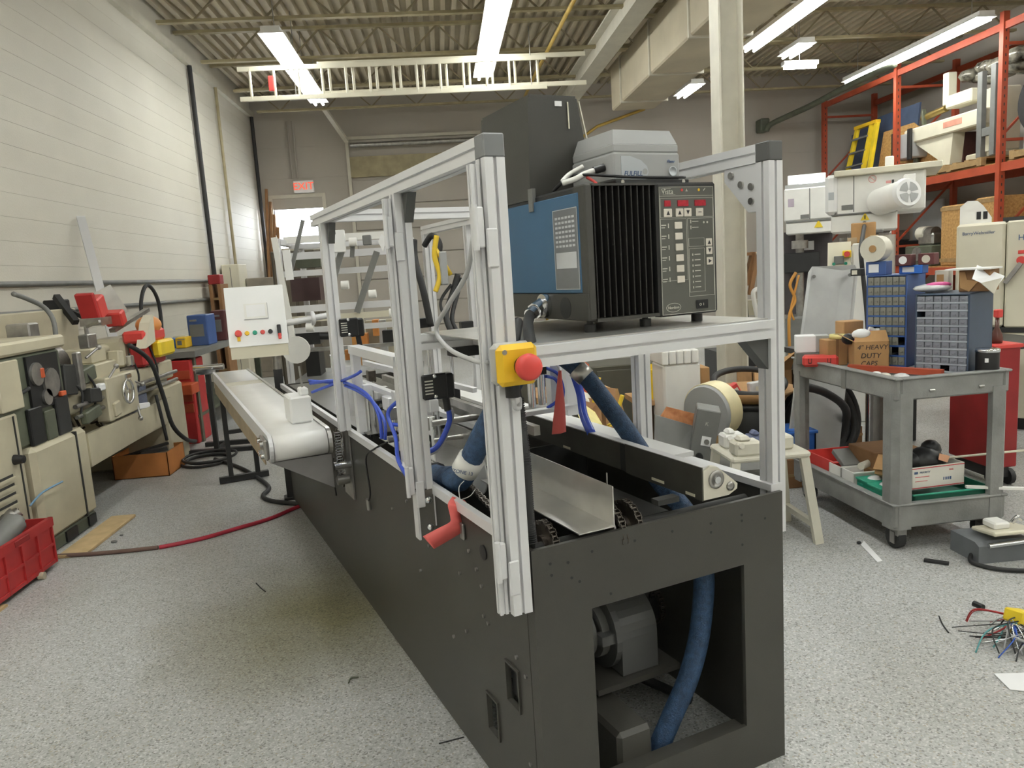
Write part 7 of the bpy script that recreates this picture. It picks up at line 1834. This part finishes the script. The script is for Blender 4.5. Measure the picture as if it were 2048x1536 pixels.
# lower rack level
for i, (y0, y1, h, m_, lab, nm_, cat) in enumerate((
    (11.0, 11.75, .95, OSB, 'tan wooden crate on the middle rack shelf by the front post', 'wood_crate', 'crate'),
    (10.5, 10.95, 1.0, OSB, 'second tan wooden crate right of the first on the middle shelf', 'wood_crate', 'crate'),
    (12.0, 12.7, .35, GREENISH, 'dark green machine casting on the middle rack shelf', 'machine_casting', 'casting'),
    (13.2, 13.9, .45, BLACKM, 'black machine unit on the middle rack shelf behind the post', 'machine_casting', 'casting'),
    (14.2, 15.0, .5, GREYM, 'grey machine unit at the far end of the middle rack shelf', 'machine_casting', 'casting'))):
    t = thing(nm_, lab, cat, (8.5, (y0 + y1) / 2, 1.138))
    MB().bev(8.1, y0, 1.138, 8.9, y1, 1.138 + h, .02).build('crate_body' if i < 2 else 'casting_body', m_, t)
    if i < 2:
        MB().box(8.09, y0, 1.2, 8.1, y1, 1.26).build('crate_batten', WOODD, t)
        MB().box(8.09, y0, 1.138 + h - .08, 8.1, y1, 1.138 + h - .02).build('crate_batten', WOODD, t)
    else:
        MB().cyl((8.08, (y0 + y1) / 2, 1.138 + h * .6), (8.1, (y0 + y1) / 2, 1.138 + h * .6), .12, n=16).bev(8.2, y0 + .1, 1.138 + h, 8.6, y1 - .2, 1.138 + h + .2, .03).build('casting_boss', STEEL, t)
t = thing('backing_board', 'grey white board standing behind the castings on the rack', 'panel', (8.9, 13.0, 1.14))
MB().bev(8.95, 12.95, 1.138, 9.0, 13.8, 2.3, .01).build('panel_body', VFDG, t); MB().box(8.945, 12.95, 1.5, 8.95, 13.8, 1.53).build('panel_rib', STEEL_P, t)
for i, (y, r, m_, lab) in enumerate(((12.35, .12, IVORY, 'pale round part on the dark green casting'), (12.15, .10, STEEL, 'steel flange beside the pale round part'))):
    single('round_part', lab, 'part', MB().cyl((8.3, y, 1.49 + .2 * (y < 12.6)), (8.3, y + .2, 1.49 + .2), r, n=16), m_, (8.3, y, 1.6))

# upper right wall conduit pole seen over the frame corner
single('swing_pole', 'long grey pipe slanting up from the dark wall box to the roof', 'pipe', MB().tube([(6.8851, 15.55, 4.0125), (6.9173, 15.5, 4.1008), (6.9758, 15.3, 4.1483), (7.1401, 14.2, 4.2087), (7.2557, 13, 4.2962), (7.4462, 12, 4.3706)], .055, res=4), GREENISH, (3.8196, 8.6, 2.889))
single('wall_box', 'dark electrical box on the far wall above the frame corner', 'box', MB().bev(*(6.7916, 15.6, 4.0216, 6.9837, 15.88, 4.2797), .02), GREENISH, (6.8768, 15.6, 4.1414))

bpy.context.view_layer.update()
